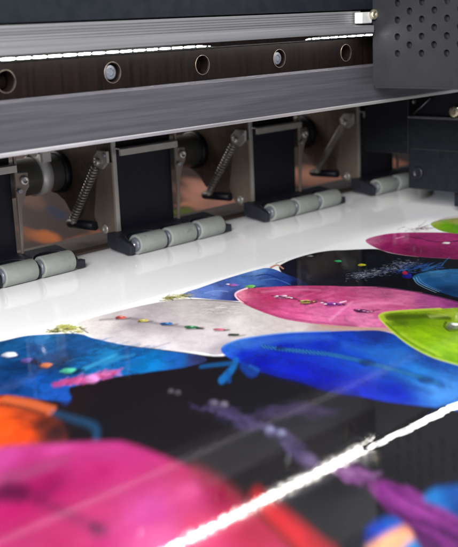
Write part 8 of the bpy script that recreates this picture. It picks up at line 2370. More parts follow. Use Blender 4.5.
strokes((
(1.5,1,150,55,150,0.35,1.2,1636,1135,1629,1108,1624,1079),
(1.5,1,165,70,165,0.35,1.2,1580,1015,1574,991,1570,964),
(1.5,1,150,55,150,0.35,1.2,1691,1160,1684,1132,1676,1100),
(1.5,1,85,18,95,0.35,1.2,1621,1135,1614,1109,1611,1079),
(1.5,1,165,70,165,0.35,1.2,1681,1136,1674,1108,1669,1079),
(1.5,1,85,18,95,0.35,1.2,1708,1094,1700,1068,1693,1037),
(1.5,1,85,18,95,0.35,1.2,1567,1011,1562,987,1551,956),
(1.5,1,150,55,150,0.35,1.2,1627,1030,1620,1005,1612,975),
(1.5,1,165,70,165,0.35,1.2,1701,1119,1693,1092,1684,1059),
(1.5,1,165,70,165,0.35,1.2,1659,1195,1651,1167,1641,1132),
(1.5,1,165,70,165,0.35,1.2,1732,1114,1724,1086,1715,1054),
(1.5,1,85,18,95,0.35,1.2,1687,1082,1680,1055,1668,1021),
(1.5,1,85,18,95,0.35,1.2,1612,1080,1605,1054,1598,1023),
(1.5,1,85,18,95,0.35,1.2,1629,1156,1623,1129,1619,1099),
(1.5,1,85,18,95,0.35,1.2,1717,1106,1710,1079,1701,1047),
(1.5,1,165,70,165,0.35,1.2,1676,1198,1668,1169,1658,1134),
(1.5,1,85,18,95,0.35,1.2,1653,1182,1646,1154,1636,1120),
(1.5,1,85,18,95,0.35,1.2,1608,1014,1602,990,1591,958),
(1.5,1,150,55,150,0.35,1.2,1661,1080,1654,1054,1648,1025),
(1.5,1,150,55,150,0.35,1.2,1593,1072,1586,1046,1583,1019),
(1.5,1,165,70,165,0.35,1.2,1655,1168,1648,1140,1639,1107),
(1.5,1,150,55,150,0.35,1.2,1680,1069,1673,1043,1661,1010),
(1.5,1,165,70,165,0.35,1.2,1680,1158,1673,1131,1666,1099),
(1.5,1,150,55,150,0.35,1.2,1663,1223,1655,1194,1644,1158),
(1.5,1,165,70,165,0.35,1.2,1724,1187,1716,1159,1704,1123),
(1.5,1,85,18,95,0.35,1.2,1619,1065,1613,1039,1605,1009),
(1.5,1,150,55,150,0.35,1.2,1626,1095,1620,1069,1616,1041),
(1.5,1,85,18,95,0.35,1.2,1668,1126,1661,1099,1649,1065),
(1.5,1,165,70,165,0.35,1.2,1648,1100,1641,1073,1629,1039),
(1.5,1,150,55,150,0.35,1.2,1663,1209,1656,1181,1649,1148),
(1.5,1,165,70,165,0.35,1.2,1658,1152,1651,1125,1645,1093),
(1.5,1,85,18,95,0.35,1.2,1695,1204,1688,1176,1676,1140),
(1.5,1,85,18,95,0.35,1.2,1717,1172,1709,1143,1703,1112),
(1.5,1,165,70,165,0.35,1.2,1545,980,1540,957,1530,927),
(1.5,1,85,18,95,0.35,1.2,1722,1171,1714,1143,1705,1109),
(1.5,1,150,55,150,0.35,1.2,1567,1003,1562,980,1558,953),
(1.5,1,165,70,165,0.35,1.2,1675,1079,1668,1052,1656,1019),
(1.5,1,85,18,95,0.35,1.2,1580,1054,1574,1029,1570,1001),
(1.5,1,85,18,95,0.35,1.2,1681,1206,1674,1177,1663,1142),
(1.5,1,85,18,95,0.35,1.2,1670,1099,1663,1072,1655,1041),
(1.5,1,85,18,95,0.35,1.2,1700,1155,1693,1127,1685,1095),
(1.5,1,85,18,95,0.35,1.2,1664,1218,1657,1189,1651,1157),
(1.5,1,165,70,165,0.35,1.2,1653,1129,1646,1102,1637,1070),
(1.5,1,85,18,95,0.35,1.2,1706,1227,1698,1197,1693,1165),
(1.5,1,150,55,150,0.35,1.2,1653,1110,1646,1084,1641,1054),
(1.5,1,85,18,95,0.35,1.2,1715,1114,1707,1086,1704,1057),
(1.5,1,150,55,150,0.35,1.2,1640,1052,1633,1027,1622,994),
(1.5,1,85,18,95,0.35,1.2,1680,1223,1673,1194,1667,1161),
(1.5,1,165,70,165,0.35,1.2,1710,1175,1702,1147,1690,1111),
(1.5,1,165,70,165,0.35,1.2,1664,1194,1657,1165,1652,1134),
(1.5,1,150,55,150,0.35,1.2,1653,1156,1646,1129,1640,1097),
(1.5,1,150,55,150,0.35,1.2,1711,1191,1703,1163,1693,1128),
(1.5,1,165,70,165,0.35,1.2,1650,1119,1643,1092,1631,1058),
(1.5,1,85,18,95,0.35,1.2,1668,1219,1661,1191,1647,1153),
(1.5,1,150,55,150,0.35,1.2,1652,1112,1645,1085,1633,1051),
(1.5,1,150,55,150,0.35,1.2,1586,1057,1580,1032,1576,1004),
(1.5,1,165,70,165,0.35,1.2,1638,1166,1631,1138,1618,1102),
(1.5,1,150,55,150,0.35,1.2,1631,1144,1625,1117,1618,1085),
(1.5,1,150,55,150,0.35,1.2,1677,1210,1670,1181,1657,1144),
(1.5,1,150,55,150,0.35,1.2,1680,1231,1672,1201,1660,1165),))
fill((1692,1121,1741,1135,1774,1122,1831,1070,1817,967,1701,904,1672,998,1686,1078),(1726,1123,25,115,190,1746,1091,12,80,160,1714,1036,10,55,125),soft=2.5)
fill((1495,1127,1532,1140,1573,1135,1590,1118,1568,1090,1523,1087,1476,1082,1455,1095),(1527,1127,15,60,175,1569,1116,20,90,190,1478,1098,10,30,120),soft=2.5)
fill((1439,1084,1492,1094,1544,1093,1570,1082,1545,1048,1505,1028,1414,1010),(1500,1083,232,165,125,1547,1071,225,150,115,1474,1041,220,150,110),soft=2.5)
fill((1470,1023,1510,1041,1533,1038,1511,1009,1454,963),(1499,1024,20,120,190),soft=2.5)
fill((1377,2524,1480,2379,1509,2304,1517,2232,1515,2175,1491,2160,1468,2077,1394,1963,1262,1888,1111,2075),(1364,2252,255,105,30,1440,2295,235,90,35,1378,2180,250,92,28,1444,2208,190,70,35,1363,2092,235,80,25,1431,2113,85,38,32,1423,2048,50,30,35,1505,2272,190,85,50),soft=2.5)
strokes((
(5,6,215,105,60,0.9,2,1476,2353,1500,2273,1509,2177),
(3,3,90,40,35,0.6,2,1449,2332,1469,2257,1480,2173),
(2.5,5,36,84,125,0.7,3,1503,2168,1507,2094,1513,2019,1498,1975,1457,1924),))
fill((1104,2154,1277,2075,1387,1979,1473,1889,1493,1844,1496,1731,1492,1624,1481,1533,1449,1425,1399,1308,1352,1200,1216,993,777,861,549,1236),(1251,2036,189,68,145,1369,1955,194,68,145,1451,1863,191,56,132,1466,1769,186,48,123,1319,1888,178,40,114,1333,1756,179,32,107,1221,1870,159,32,101,1225,1807,138,14,80,1182,1706,178,28,101,1099,1734,172,22,95,1223,1620,186,40,110,1374,1665,183,36,110,1291,1537,194,64,145,1411,1540,201,70,132,1464,1612,180,36,96,1464,1538,144,6,70,1442,1463,138,9,61,1373,1367,189,40,83,1297,1392,201,64,110,1361,1314,159,28,61,1217,1424,205,88,145,1075,1563,172,24,92),soft=3,grain=0.05,wr=0.1)
strokes((
(9,4,150,72,110,0.6,5,1154,1911,1240,1897,1335,1886),
(9,4,160,14,88,0.6,4,1164,1827,1230,1826,1285,1842),
(8,3,110,18,70,0.6,3,1126,1873,1156,1836,1169,1774,1167,1665,1166,1557),
(8,6,70,8,48,0.7,4,1142,1854,1163,1812),))
fill((1171,1532,1162,1529,1155,1535,1152,1549,1156,1566,1164,1578,1173,1582,1181,1575,1183,1561,1179,1544),(1168,1555,85,14,60,1181,1559,118,29,87,1154,1552,59,9,42),soft=4,alpha=0.9)
strokes((
(6,5,140,45,60,0.6,5,1488,1607,1478,1529,1450,1438,1426,1386),
(8,13,205,32,45,0.9,5,1470,1392,1427,1281,1379,1167,1287,1005),
(6,6,150,20,40,0.6,3,1407,1195,1401,1129),))

INK = INK**1.03
INK *= (0.56 + 0.37*np.clip(INK.min(-1)/0.5, 0, 1))[..., None]     # the inks are denser than the bare sheet
INK *= (1 + 0.06*(rngs.rand(NY, NX)-0.5))[..., None]

ZZ = 0.0012*(fbm(XX*1.7+5, YY*2.1+2, 2)-0.5)
ZZ = np.where(YY > 3.15, 0, ZZ)
RF = 0.5*np.clip((XX-RIDGE_X)/0.02, 0, 1) + 0.5*np.clip((XX-RIDGE_X)/0.3, 0, 1)
RF = np.maximum(RF, 1e-4)
ZZ = ZZ + RF*RIDGE_H*np.exp(-((YY-RIDGE_Y+0.025*(XX-1.98)-0.004*(fbm(XX*3, YY*0+4, 2)-0.5)-0.009*(fbm(XX*55, YY*30, 2)-0.5))/(RF*RIDGE_W))**2)     # added crease, shaped to carry the strip's bright reflection on to the right
front = np.clip((0.8-YY)/0.5, 0, 1); ZZ = ZZ - 0.10*front**2          # the sheet droops over the platen's front
me = bpy.data.meshes.new('printed_sheet')
co = np.stack([XX, YY, ZZ], -1).reshape(-1, 3)*U
idx = np.arange(NX*NY).reshape(NY, NX)
quads = np.stack([idx[:-1,:-1], idx[:-1,1:], idx[1:,1:], idx[1:,:-1]], -1).reshape(-1, 4)
me.vertices.add(len(co)); me.vertices.foreach_set('co', co.ravel().astype(np.float32))
me.loops.add(quads.size); me.loops.foreach_set('vertex_index', quads.ravel().astype(np.int32))
me.polygons.add(len(quads)); me.polygons.foreach_set('loop_start', np.arange(0, quads.size, 4, dtype=np.int32))
me.polygons.foreach_set('loop_total', np.full(len(quads), 4, np.int32))
me.update(calc_edges=True)
me.polygons.foreach_set('use_smooth', np.ones(len(quads), bool))
at = me.color_attributes.new('ink', 'FLOAT_COLOR', 'POINT')
rgba = np.ones((NX*NY, 4), np.float32); rgba[:, :3] = INK.reshape(-1, 3)
at.data.foreach_set('color', rgba.ravel())
sm, nt, b = nodes('glossy printed vinyl')
vc = nt.nodes.new('ShaderNodeVertexColor'); vc.layer_name = 'ink'
nt.links.new(vc.outputs['Color'], b.inputs['Base Color'])
setp(b, rough=0.6, spec=0.05, coat=1.0, coat_rough=0.032, coat_ior=2.15)
f1 = noise(nt, 46, (1, 1, 1), 3, 0.6)
bp = nt.nodes.new('ShaderNodeBump'); bp.inputs['Strength'].default_value = 0.30; bp.inputs['Distance'].default_value = 0.0005*U
nt.links.new(f1, bp.inputs['Height'])
nt.links.new(bp.outputs['Normal'], b.inputs['Coat Normal']); nt.links.new(bp.outputs['Normal'], b.inputs['Normal'])
me.materials.append(sm)
sheet = bpy.data.objects.new('printed_sheet', me); COL.objects.link(sheet)
tag(sheet, 'glossy white sheet printed with a picture of colourful leather slippers, lying under the rollers', 'printed sheet')

# ------------------------------------------------------------------ platen (the surface it rests on)
bm = new_bm(); box(bm, -0.7, 7.2, 0.62, 3.78, -0.30, -0.012)
o = obj('platen', bm, M['platen'], bevel=0.02); o['kind'] = 'structure'

# ------------------------------------------------------------------ rear guide bar and added sheet behind
bm = new_bm(); prism(bm, [(3.63, 0.003), (3.63, 0.012), (3.66, 0.022), (3.92, 0.012), (3.92, 0.003)], 'x', -0.7, 7.2)
o = obj('guide_bar', bm, M['guide'])
tag(o, 'long flat brown metal guide bar lying across the sheet behind the rollers', 'guide bar')

BX = np.linspace(0.2, 7.0, 340); BT = np.linspace(0, 1, 110)
bm = new_bm()
def backdrop_pt(x, t):
    y = 4.0 + 1.6*t; z = -0.16 + 0.55*t + 0.012*math.sin(x*2.3)*t
    return (x*U, y*U, z*U)
gv = [[bm.verts.new(backdrop_pt(x, t)) for x in BX] for t in BT]
for j in range(len(BT)-1):
    for i in range(len(BX)-1):
        f = bm.faces.new((gv[j][i], gv[j][i+1], gv[j+1][i+1], gv[j+1][i])); f.smooth = True
bn, nt, b = nodes('matte painted backdrop')
vc = nt.nodes.new('ShaderNodeVertexColor'); vc.layer_name = 'ink'
nt.links.new(vc.outputs['Color'], b.inputs['Base Color']); setp(b, rough=0.5)
backdrop = obj('added_backdrop', bm, bn)
bx = np.array([v.co.x for v in backdrop.data.vertices])/U; bz = np.array([v.co.z for v in backdrop.data.vertices])/U
bc = np.empty((len(bx), 3)); bc[:] = srgb(BACKDROP_BASE)
wobx = 0.22*(fbm(bx*5+3, bz*9+8, 3)-0.5); wobz = 0.09*(fbm(bx*6+30, bz*9+2, 3)-0.5)
for (cx, cz, rx, rz, col) in BACKDROP_PATCHES:
    q = ((bx+wobx-cx)/rx)**2 + ((bz+wobz-cz)/rz)**2
    al = np.clip((1.9-q)/1.8, 0, 1)[:, None]; al = al*al*(3-2*al); bc = bc*(1-al) + srgb(col)*al
at = backdrop.data.color_attributes.new('ink', 'FLOAT_COLOR', 'POINT')
rgba = np.ones((len(bx), 4), np.float32); rgba[:, :3] = bc*(0.45 + 0.8*fbm(bx*4, bz*12+5, 3))[:, None]
at.data.foreach_set('color', rgba.ravel())
m = backdrop.modifiers.new('thickness', 'SOLIDIFY'); m.thickness = 0.004*U
tag(backdrop, 'added sheet with orange and salmon patches behind the pinch rollers, standing in for warm reflections and clutter', 'backdrop')

# ------------------------------------------------------------------ the beam with rail, light strip and fascia
XL, XR = -0.6, 7.0
beam = thing('printer_beam', (0, 2.7, 0.6), 'long metal printer beam with bolted dark rail, light strip and brushed fascia above the sheet', 'printer beam')
BO = (0, -2.7, -0.6)
bm = new_bm(); box(bm, XL, XR, 2.80, 4.05, 0.64, 1.42); obj('body', bm, M['dark'], beam, 0.006, BO)
bm = new_bm(); box(bm, XL, XR, 2.74, 2.798, 1.013, 1.40); obj('hood_panel', bm, M['hood'], beam, 0.004, BO)
# aluminium extrusion: grooved upper face, plain recessed lower lip
pro = [(2.796, 1.008), (2.700, 1.008)]
z = 1.004
for k in range(5):
    pro += [(2.700, z), (2.700, z-0.0065), (2.7025, z-0.0072), (2.7025, z-0.0085)]; z -= 0.009
pro += [(2.700, z), (2.700, 0.952), (2.632, 0.948), (2.632, 0.9215), (2.796, 0.9215)]
bm = new_bm(); prism(bm, pro, 'x', XL, 3.585); obj('extrusion', bm, M['extrusion'], beam, 0, BO)
# rail with counterbored holes
RZ0, RZ1, RY = 0.787, 0.896, 2.716
HX = [1.821 + 0.4205*k for k in range(-5, 12)]
HZ, HR = 0.8415, 0.0345
def holed_plate(bm, u0, u1, v0, v1, holes, r, depth, P, seg=32, floor=True):
    """Flat plate in (u,v) with round blind holes; P maps (u,v,d) to a point (d = depth behind the face)."""
    holes = sorted(holes)
    def V(u, v, d): return bm.verts.new([k*U for k in P(u, v, d)])
    half = (v1-v0)/2
    edges = [u0]
    for h in holes: edges += [h-half, h+half]
    edges.append(u1)
    for i in range(0, len(edges), 2):
        if edges[i+1]-edges[i] > 1e-5:
            bm.faces.new([V(edges[i], v0, 0), V(edges[i+1], v0, 0), V(edges[i+1], v1, 0), V(edges[i], v1, 0)])
    vc_ = (v0+v1)/2
    for h in holes:
        holed_tile(bm, h, vc_, half, half, r, depth, V, seg, floor)
def holed_tile(bm, cu, cv, hu, hv, r, depth, V, seg=32, floor=True, ch=0.0):
    out, rim, inn, bot = [], [], [], []
    for k in range(seg):
        t = 2*math.pi*(k+0.5)/seg; c, s = math.cos(t), math.sin(t)
        q = 1/max(abs(c), abs(s))
        out.append(V(cu + hu*c*q, cv + hv*s*q, 0))
        rim.append(V(cu + r*c, cv + r*s, 0)); inn.append(V(cu + r*0.90*c, cv + r*0.90*s, r*0.10)); bot.append(V(cu + r*0.90*c, cv + r*0.90*s, depth))
    for A, B in ((out, rim), (rim, inn), (inn, bot)):
        for k in range(seg): bm.faces.new((A[k], A[(k+1) % seg], B[(k+1) % seg], B[k]))
    # square corners
    for k in range(seg):
        a, bb = out[k].co, out[(k+1) % seg].co
    if floor: bm.faces.new(bot)
bm = new_bm()
hh = (RZ1-RZ0)/2
holed_plate(bm, XL, 3.9, RZ0, RZ1, HX[:10], HR, 0.05, lambda u, v, d: (u, RY+d, v), 48)
bmesh.ops.remove_doubles(bm, verts=bm.verts, dist=1e-7)
box(bm, XL, 3.9, RY+0.055, 2.798, RZ0, RZ1)
box(bm, XL, 3.9, RY+0.0006, RY+0.05, RZ1-0.0004, RZ1)
rail = obj('guide_rail', bm, M['rail'], beam, 0, BO)
for i, hx in enumerate(HX[:10]):
    bm = new_bm(); rings(bm, [(RY-0.0010, HR*0.985, hx, HZ), (RY-0.0014, HR*1.01, hx, HZ), (RY+0.002, HR*1.035, hx, HZ)], 48, 'y', False)
    obj('hole_rim', bm, M['lever'], rail, 0, BO)
    if i in (6, 8, 2, 4):
        bm = new_bm()
        rings(bm, [(RY+0.049, 0.024, hx, HZ), (RY+0.012, 0.024, hx, HZ), (RY+0.010, 0.022, hx, HZ), (RY+0.010, 0.013, hx, HZ)], 32, 'y', False)
        rings(bm, [(RY+0.010, 0.0125, hx, HZ), (RY+0.030, 0.0125, hx, HZ)], 6, 'y', True)
        obj('socket_bolt', bm, M['hub'], rail, 0, BO)
    else:
        bm = new_bm()
        rings(bm, [(RY+0.049, 0.024, hx, HZ), (RY+0.034, 0.024, hx, HZ), (RY+0.032, 0.022, hx, HZ), (RY+0.032, 0.013, hx, HZ)], 32, 'y', False)
        rings(bm, [(RY+0.032, 0.0125, hx, HZ), (RY+0.046, 0.0125, hx, HZ)], 6, 'y', True)
        obj('socket_bolt', bm, M['rail'], rail, 0, BO)
# fascia with chamfered bright edges
bm = new_bm(); prism(bm, [(2.796, 0.786), (2.712, 0.786), (2.700, 0.776), (2.700, 0.626), (2.708, 0.616), (2.796, 0.616)], 'x', XL, XR)
fas = obj('fascia', bm, M['fascia'], beam, 0, BO)
bm = new_bm(); prism(bm, [(2.6985, 0.6285), (2.6985, 0.6245), (2.7075, 0.6135), (2.7075, 0.6165)], 'x', XL, XR); obj('edge_strip', bm, M['bright'], fas, 0, BO)
# light strip
bm = new_bm(); box(bm, XL, 3.585, 2.6350, 2.6470, 0.9132, 0.9210)
strip = obj('light_strip', bm, M['pcb'], beam, 0, BO)
bm = new_bm(); x = 0.9
while x < 3.56:
    rings(bm, [(x, 0.001, 2.6400, 0.9102), (x+0.004, 0.0021, 2.6400, 0.9102), (x+0.044, 0.0021, 2.6400, 0.9102), (x+0.048, 0.001, 2.6400, 0.9102)], 12, 'x')
    x += 0.0573
o = obj('light_beads', bm, M['led'], strip, 0, BO); o['kind'] = 'stuff'
bm = new_bm(); prism(bm, [(2.44, 0.9213), (2.66, 0.9058), (3.12, 0.9058), (3.22, 0.9213)], 'y', 2.6285, 2.6312)
obj('bead_mask', bm, M['rail'], beam, 0, BO)  # added dark strip hiding the beads where the light strip fades from view

# ------------------------------------------------------------------ support tube
tube = thing('support_tube', (0.5, 3.955, 0.333), 'dark gunmetal tube running behind the springs with a bright clamp band', 'tube')
TO = (-0.5, -3.955, -0.333)
bm = new_bm(); rings(bm, [(XL, 0.086, 3.955, 0.333), (5.6, 0.086, 3.955, 0.333)], 48); obj('pipe', bm, M['tube'], tube, 0, TO)
for x in (1.90, 2.79, 3.68, 4.57):
    bm = new_bm(); rings(bm, [(x+0.080, 0.086, 3.955, 0.333), (x+0.080, 0.097, 3.955, 0.333), (x+0.100, 0.099, 3.955, 0.333), (x+0.112, 0.099, 3.955, 0.333)], 48)
    obj('collar', bm, M['black'], tube, 0, TO)
bm = new_bm(); rings(bm, [(2.745, 0.0865, 3.955, 0.333), (2.745, 0.095, 3.955, 0.333), (2.800, 0.095, 3.955, 0.333), (2.800, 0.0865, 3.955, 0.333)], 48)
box(bm, 2.750, 2.795, 3.865, 3.885, 0.40, 0.52)
band = obj('clamp_band', bm, M['zinc'], tube, 0, TO)
bm = new_bm(); rings(bm, [(3.83, 0.022, 2.68, 0.455), (3.875, 0.022, 2.68, 0.455)], 6, 'y'); obj('nut', bm, M['steel'], band, 0, TO)

# ------------------------------------------------------------------ pinch roller units
def make_unit(label):
    t = thing('pinch_roller_unit', (2.845, 3.41, 0.0), label, 'pinch roller', 'pinch roller units along the sheet edge')
    ob = lambda n, bm, m, p=t, bev=0.0: obj(n, bm, M[m], p, bev)
    # housing: black box between the side plates
    bm = new_bm(); box(bm, 0.075, 0.418, 0.160, 0.20, 0.075, 0.62); ob('housing', bm, 'black', t, 0.003)
    bm = new_bm(); prism(bm, [(0.105, 0.432), (0.105, 0.460), (0.112, 0.466), (0.158, 0.466), (0.158, 0.459), (0.115, 0.459), (0.115, 0.432)], 'x', 0.070, 0.416); ob('top_strip', bm, 'steel', t, 0.001)
    # rear side plate with curved lower edge
    pl = [(0.150, 0.60), (0.150, 0.088), (0.25, 0.082), (0.30, 0.118), (0.42, 0.114), (0.482, 0.142), (0.525, 0.195), (0.60, 0.235), (0.70, 0.30), (0.76, 0.42), (0.76, 0.60)]
    bm = new_bm(); prism(bm, pl, 'x', 0.058, 0.072); sp = ob('side_plate', bm, 'plate', t, 0.002)
    lv = [(0.141, 0.405), (0.141, 0.090), (0.160, 0.072), (0.215, 0.066), (0.258, 0.084), (0.290, 0.150), (0.272, 0.235), (0.248, 0.352), (0.225, 0.405)]
    bm = new_bm(); prism(bm, lv, 'x', 0.044, 0.056); lev = ob('lever', bm, 'lever', t, 0.002)
    bm = new_bm(); prism(bm, [(0.1395, 0.60), (0.1395, 0.088), (0.149, 0.088), (0.149, 0.60)], 'x', 0.052, 0.0735); ob('plate_flange', bm, 'steel', t, 0.001)
    bm = new_bm(); rings(bm, [(0.0435, 0.021, 0.210, 0.097), (0.037, 0.021, 0.210, 0.097), (0.034, 0.017, 0.210, 0.097), (0.034, 0.009, 0.210, 0.097), (0.038, 0.008, 0.210, 0.097)], 24); ob('screw', bm, 'steel', lev)
    # pin the spring pulls on
    bm = new_bm(); rings(bm, [(0.27, 0.021, 0.030, 0.106), (0.455, 0.021, 0.030, 0.100), (0.470, 0.016, 0.030, 0.100), (0.474, 0.006, 0.030, 0.100)], 20, 'y'); ob('pin', bm, 'black')
    bm = new_bm(); rings(bm, [(0.045, 0.010, 0.40, 0.115), (-0.002, 0.010, 0.40, 0.115), (-0.004, 0.008, 0.40, 0.115)], 14); ob('hook', bm, 'steel')
    # extension spring
    a, c = Vector((0.022, 0.226, 0.378)), Vector((0.006, 0.402, 0.122)); ax = (c-a).normalized()
    s1 = ax.cross(Vector((1, 0, 0))).normalized(); s2 = ax.cross(s1)
    path = []
    turns = 19
    for i in range(turns*10+1):
        q = i/(turns*10); th = 2*math.pi*turns*q
        path.append(a + (c-a)*q + (s1*math.cos(th) + s2*math.sin(th))*0.0165)
    bm = new_bm(); sweep(bm, path, 0.0050, 7); ob('spring', bm, 'wire')
    # bracket the spring hangs from, with its screw
    bm = new_bm(); prism(bm, [(0.150, 0.455), (0.150, 0.405), (0.190, 0.372), (0.245, 0.380), (0.250, 0.42), (0.215, 0.455)], 'x', 0.028, 0.043); br = ob('spring_bracket', bm, 'steel', t, 0.003)
    bm = new_bm(); rings(bm, [(0.030, 0.017, 0.212, 0.405), (0.012, 0.017, 0.212, 0.405), (0.009, 0.013, 0.212, 0.405), (0.009, 0.007, 0.212, 0.405), (0.014, 0.006, 0.212, 0.405)], 20); ob('screw', bm, 'steel', br)
    bm = new_bm(); rings(bm, [(0.030, 0.010, 0.168, 0.437), (0.020, 0.010, 0.168, 0.437)], 16); ob('screw', bm, 'edge', br)
    # right-hand bracket, seen edge-on
    bm = new_bm(); prism(bm, [(0.420, 0.60), (0.432, 0.60), (0.432, 0.425), (0.482, 0.422), (0.484, 0.362), (0.468, 0.345), (0.440, 0.275), (0.430, 0.088), (0.420, 0.088)], 'y', 0.128, 0.140); rb = ob('side_bracket', bm, 'lever', t, 0.002)
    bm = new_bm(); rings(bm, [(0.130, 0.019, 0.458, 0.392), (0.116, 0.019, 0.458, 0.392), (0.113, 0.015, 0.458, 0.392), (0.113, 0.008, 0.458, 0.392), (0.118, 0.007, 0.458, 0.392)], 20, 'y'); ob('screw', bm, 'steel', rb)
    bm = new_bm(); rings(bm, [(0.130, 0.010, 0.430, 0.352), (0.112, 0.010, 0.430, 0.352), (0.110, 0.008, 0.430, 0.352)], 14, 'y'); ob('screw', bm, 'edge', rb)
    # roller block
    bm = new_bm()
    prism(bm, [(0.078, 0.014), (0.074, 0.060), (0.088, 0.076), (0.150, 0.090), (0.150, 0.030), (0.120, 0.018)], 'x', 0.0, 0.605)
    arm = [(0.0775, 0.0145), (0.020, 0.006), (-0.002, 0.012), (-0.006, 0.050), (0.006, 0.060), (0.030, 0.066), (0.0875, 0.0765)]
    for x0, x1 in ((0.0005, 0.024), (0.213, 0.228), (0.401, 0.416), (0.589, 0.6045)): prism(bm, arm, 'x', x0, x1)
    box(bm, 0.606, 0.646, 0.002, 0.034, 0.006, 0.040)
    blk = ob('roller_block', bm, 'block', t, 0.003)
    front = []                                     # front edge of the deck: an arch over every roller
    for x0, x1 in ((0.024, 0.216), (0.226, 0.404), (0.414, 0.592)):
        n = 16; path = []
        for i in range(n+1):
            q = math.pi*i/n; s = math.sin(q)**0.75
            path.append(((x0+x1)/2 - (x1-x0)/2*math.cos(q), 0.022 + 0.072*s, 0.067 + 0.018*s))
        front += path
        bm = new_bm(); sweep(bm, path, 0.0035, 8); obj('arch_rim', bm, M['block'], blk)
    front = [(0.001, 0.022, 0.067)] + front + [(0.604, 0.022, 0.067)]
    bm = new_bm(); rows = []
    for x, y, z in front:
        row = []
        for k in range(7):
            t_ = k/6; row.append(bm.verts.new((x*U, (y + (0.152-y)*t_)*U, (z + (0.0925-z)*(1-(1-t_)**1.6))*U)))
        row.append(bm.verts.new((x*U, 0.152*U, 0.04*U))); row.append(bm.verts.new((x*U, (y+0.012)*U, 0.045*U))); rows.append(row)
    for A_, B_ in zip(rows[:-1], rows[1:]):
        for k in range(9): bm.faces.new((A_[k], B_[k], B_[(k+1) % 9], A_[(k+1) % 9]))
    bm.faces.new(rows[0]); bm.faces.new(rows[-1][::-1])
    obj('deck', bm, M['block'], blk)
    for x0 in (0.049, 0.236, 0.424):
        x1 = x0 + 0.157; R = 0.0445; cy, cz = 0.020, 0.0460
        bm = new_bm(); rings(bm, [(x0+0.002, 0.034, cy, cz), (x0, R-0.005, cy, cz), (x0+0.002, R-0.001, cy, cz), (x0+0.005, R, cy, cz), (x1-0.005, R, cy, cz), (x1-0.002, R-0.001, cy, cz), (x1, R-0.005, cy, cz), (x1-0.002, 0.034, cy, cz)], 48)
        ro = ob('roller', bm, 'rubber')
        bm = new_bm(); rings(bm, [(x0-0.008, 0.012, cy, cz), (x0-0.008, 0.030, cy, cz), (x0+0.0015, 0.0325, cy, cz), (x1-0.0015, 0.0325, cy, cz), (x1+0.004, 0.028, cy, cz), (x1+0.004, 0.012, cy, cz)], 32); ob('hub', bm, 'hub', ro)
        bm = new_bm(); rings(bm, [(x0-0.024, 0.009, cy, cz), (x1+0.008, 0.009, cy, cz)], 16); ob('axle', bm, 'steel', ro)
    return t
def copy_tree(o, parent=None):
    c = o.copy(); COL.objects.link(c)
    if parent: c.parent = parent
    for ch in [k for k in bpy.data.objects if k.parent == o]: copy_tree(ch, c)
    return c
unit = make_unit('sharp pinch roller unit with three grey rollers directly right of the clamp band')
for k, lab in ((-1, 'pinch roller unit cut off by the left edge of the photo, left of clamp band'),
               (1, 'pinch roller unit with three grey rollers nearest the tip of the black printed area'),
               (2, 'dim pinch roller unit at the right, partly hidden by the black carriage box')):
    c = copy_tree(unit); c.location = Vector((2.845 + 0.89*k, 3.41, 0))*U; c['label'] = lab

# ------------------------------------------------------------------ carriage
car = thing('print_carriage', (3.62, 2.3, 0.12), 'dark print carriage at the right with a perforated cover above a black head box', 'print carriage')
CO = (-3.62, -2.3, -0.12)
CXp = 3.62
bm = new_bm()
VV = lambda u, v, d: bm.verts.new([k*U for k in (CXp+d, u, v)])
y0, z0, dy, dz = CH_Y0, CH_Z0, CH_DY, CH_DZ
YA, YB, ZA, ZB = 2.652, 1.75, 0.6985, 1.36
ncol, nrow = 13, 15
for i in range(ncol):
    for j in range(nrow):
        cy, cz = y0 + dy*i, z0 + dz*j
        if (i + j) % 2 == 0: holed_tile(bm, cy, cz, abs(dy)/2, abs(dz)/2, 0.0150, 0.02, VV, 20, False)
        else: bm.faces.new([VV(cy-abs(dy)/2, cz-abs(dz)/2, 0), VV(cy+abs(dy)/2, cz-abs(dz)/2, 0), VV(cy+abs(dy)/2, cz+abs(dz)/2, 0), VV(cy-abs(dy)/2, cz+abs(dz)/2, 0)])
ya, yb = y0 + abs(dy)/2, y0 + dy*(ncol-1) - abs(dy)/2
za, zb = z0 - abs(dz)/2, z0 + dz*(nrow-1) + abs(dz)/2
for (p, q, r, s) in ((YA, ya, ZA, ZB), (yb, YB, ZA, ZB), (ya, yb, ZA, za), (ya, yb, zb, ZB)):
    bm.faces.new([VV(p, r, 0), VV(q, r, 0), VV(q, s, 0), VV(p, s, 0)])
bmesh.ops.remove_doubles(bm, verts=bm.verts, dist=2e-6)
# returned edges of the folded sheet
for (p, q, r, s) in ((YA+0.0005, YA+0.012, ZA, ZB), (YB-0.012, YB-0.0005, ZA, ZB)):
    box(bm, CXp+0.0005, 4.3, p, q, r, s)
box(bm, CXp+0.0005, 4.3, YB, YA, ZA-0.010, ZA-0.0005)
cover = obj('perforated_cover', bm, M['grey'], car, 0, CO)
bm = new_bm(); box(bm, CXp+0.024, 4.28, YB+0.01, YA-0.01, ZA+0.01, ZB-0.01); obj('cover_lining', bm, M['void'], cover, 0, CO)
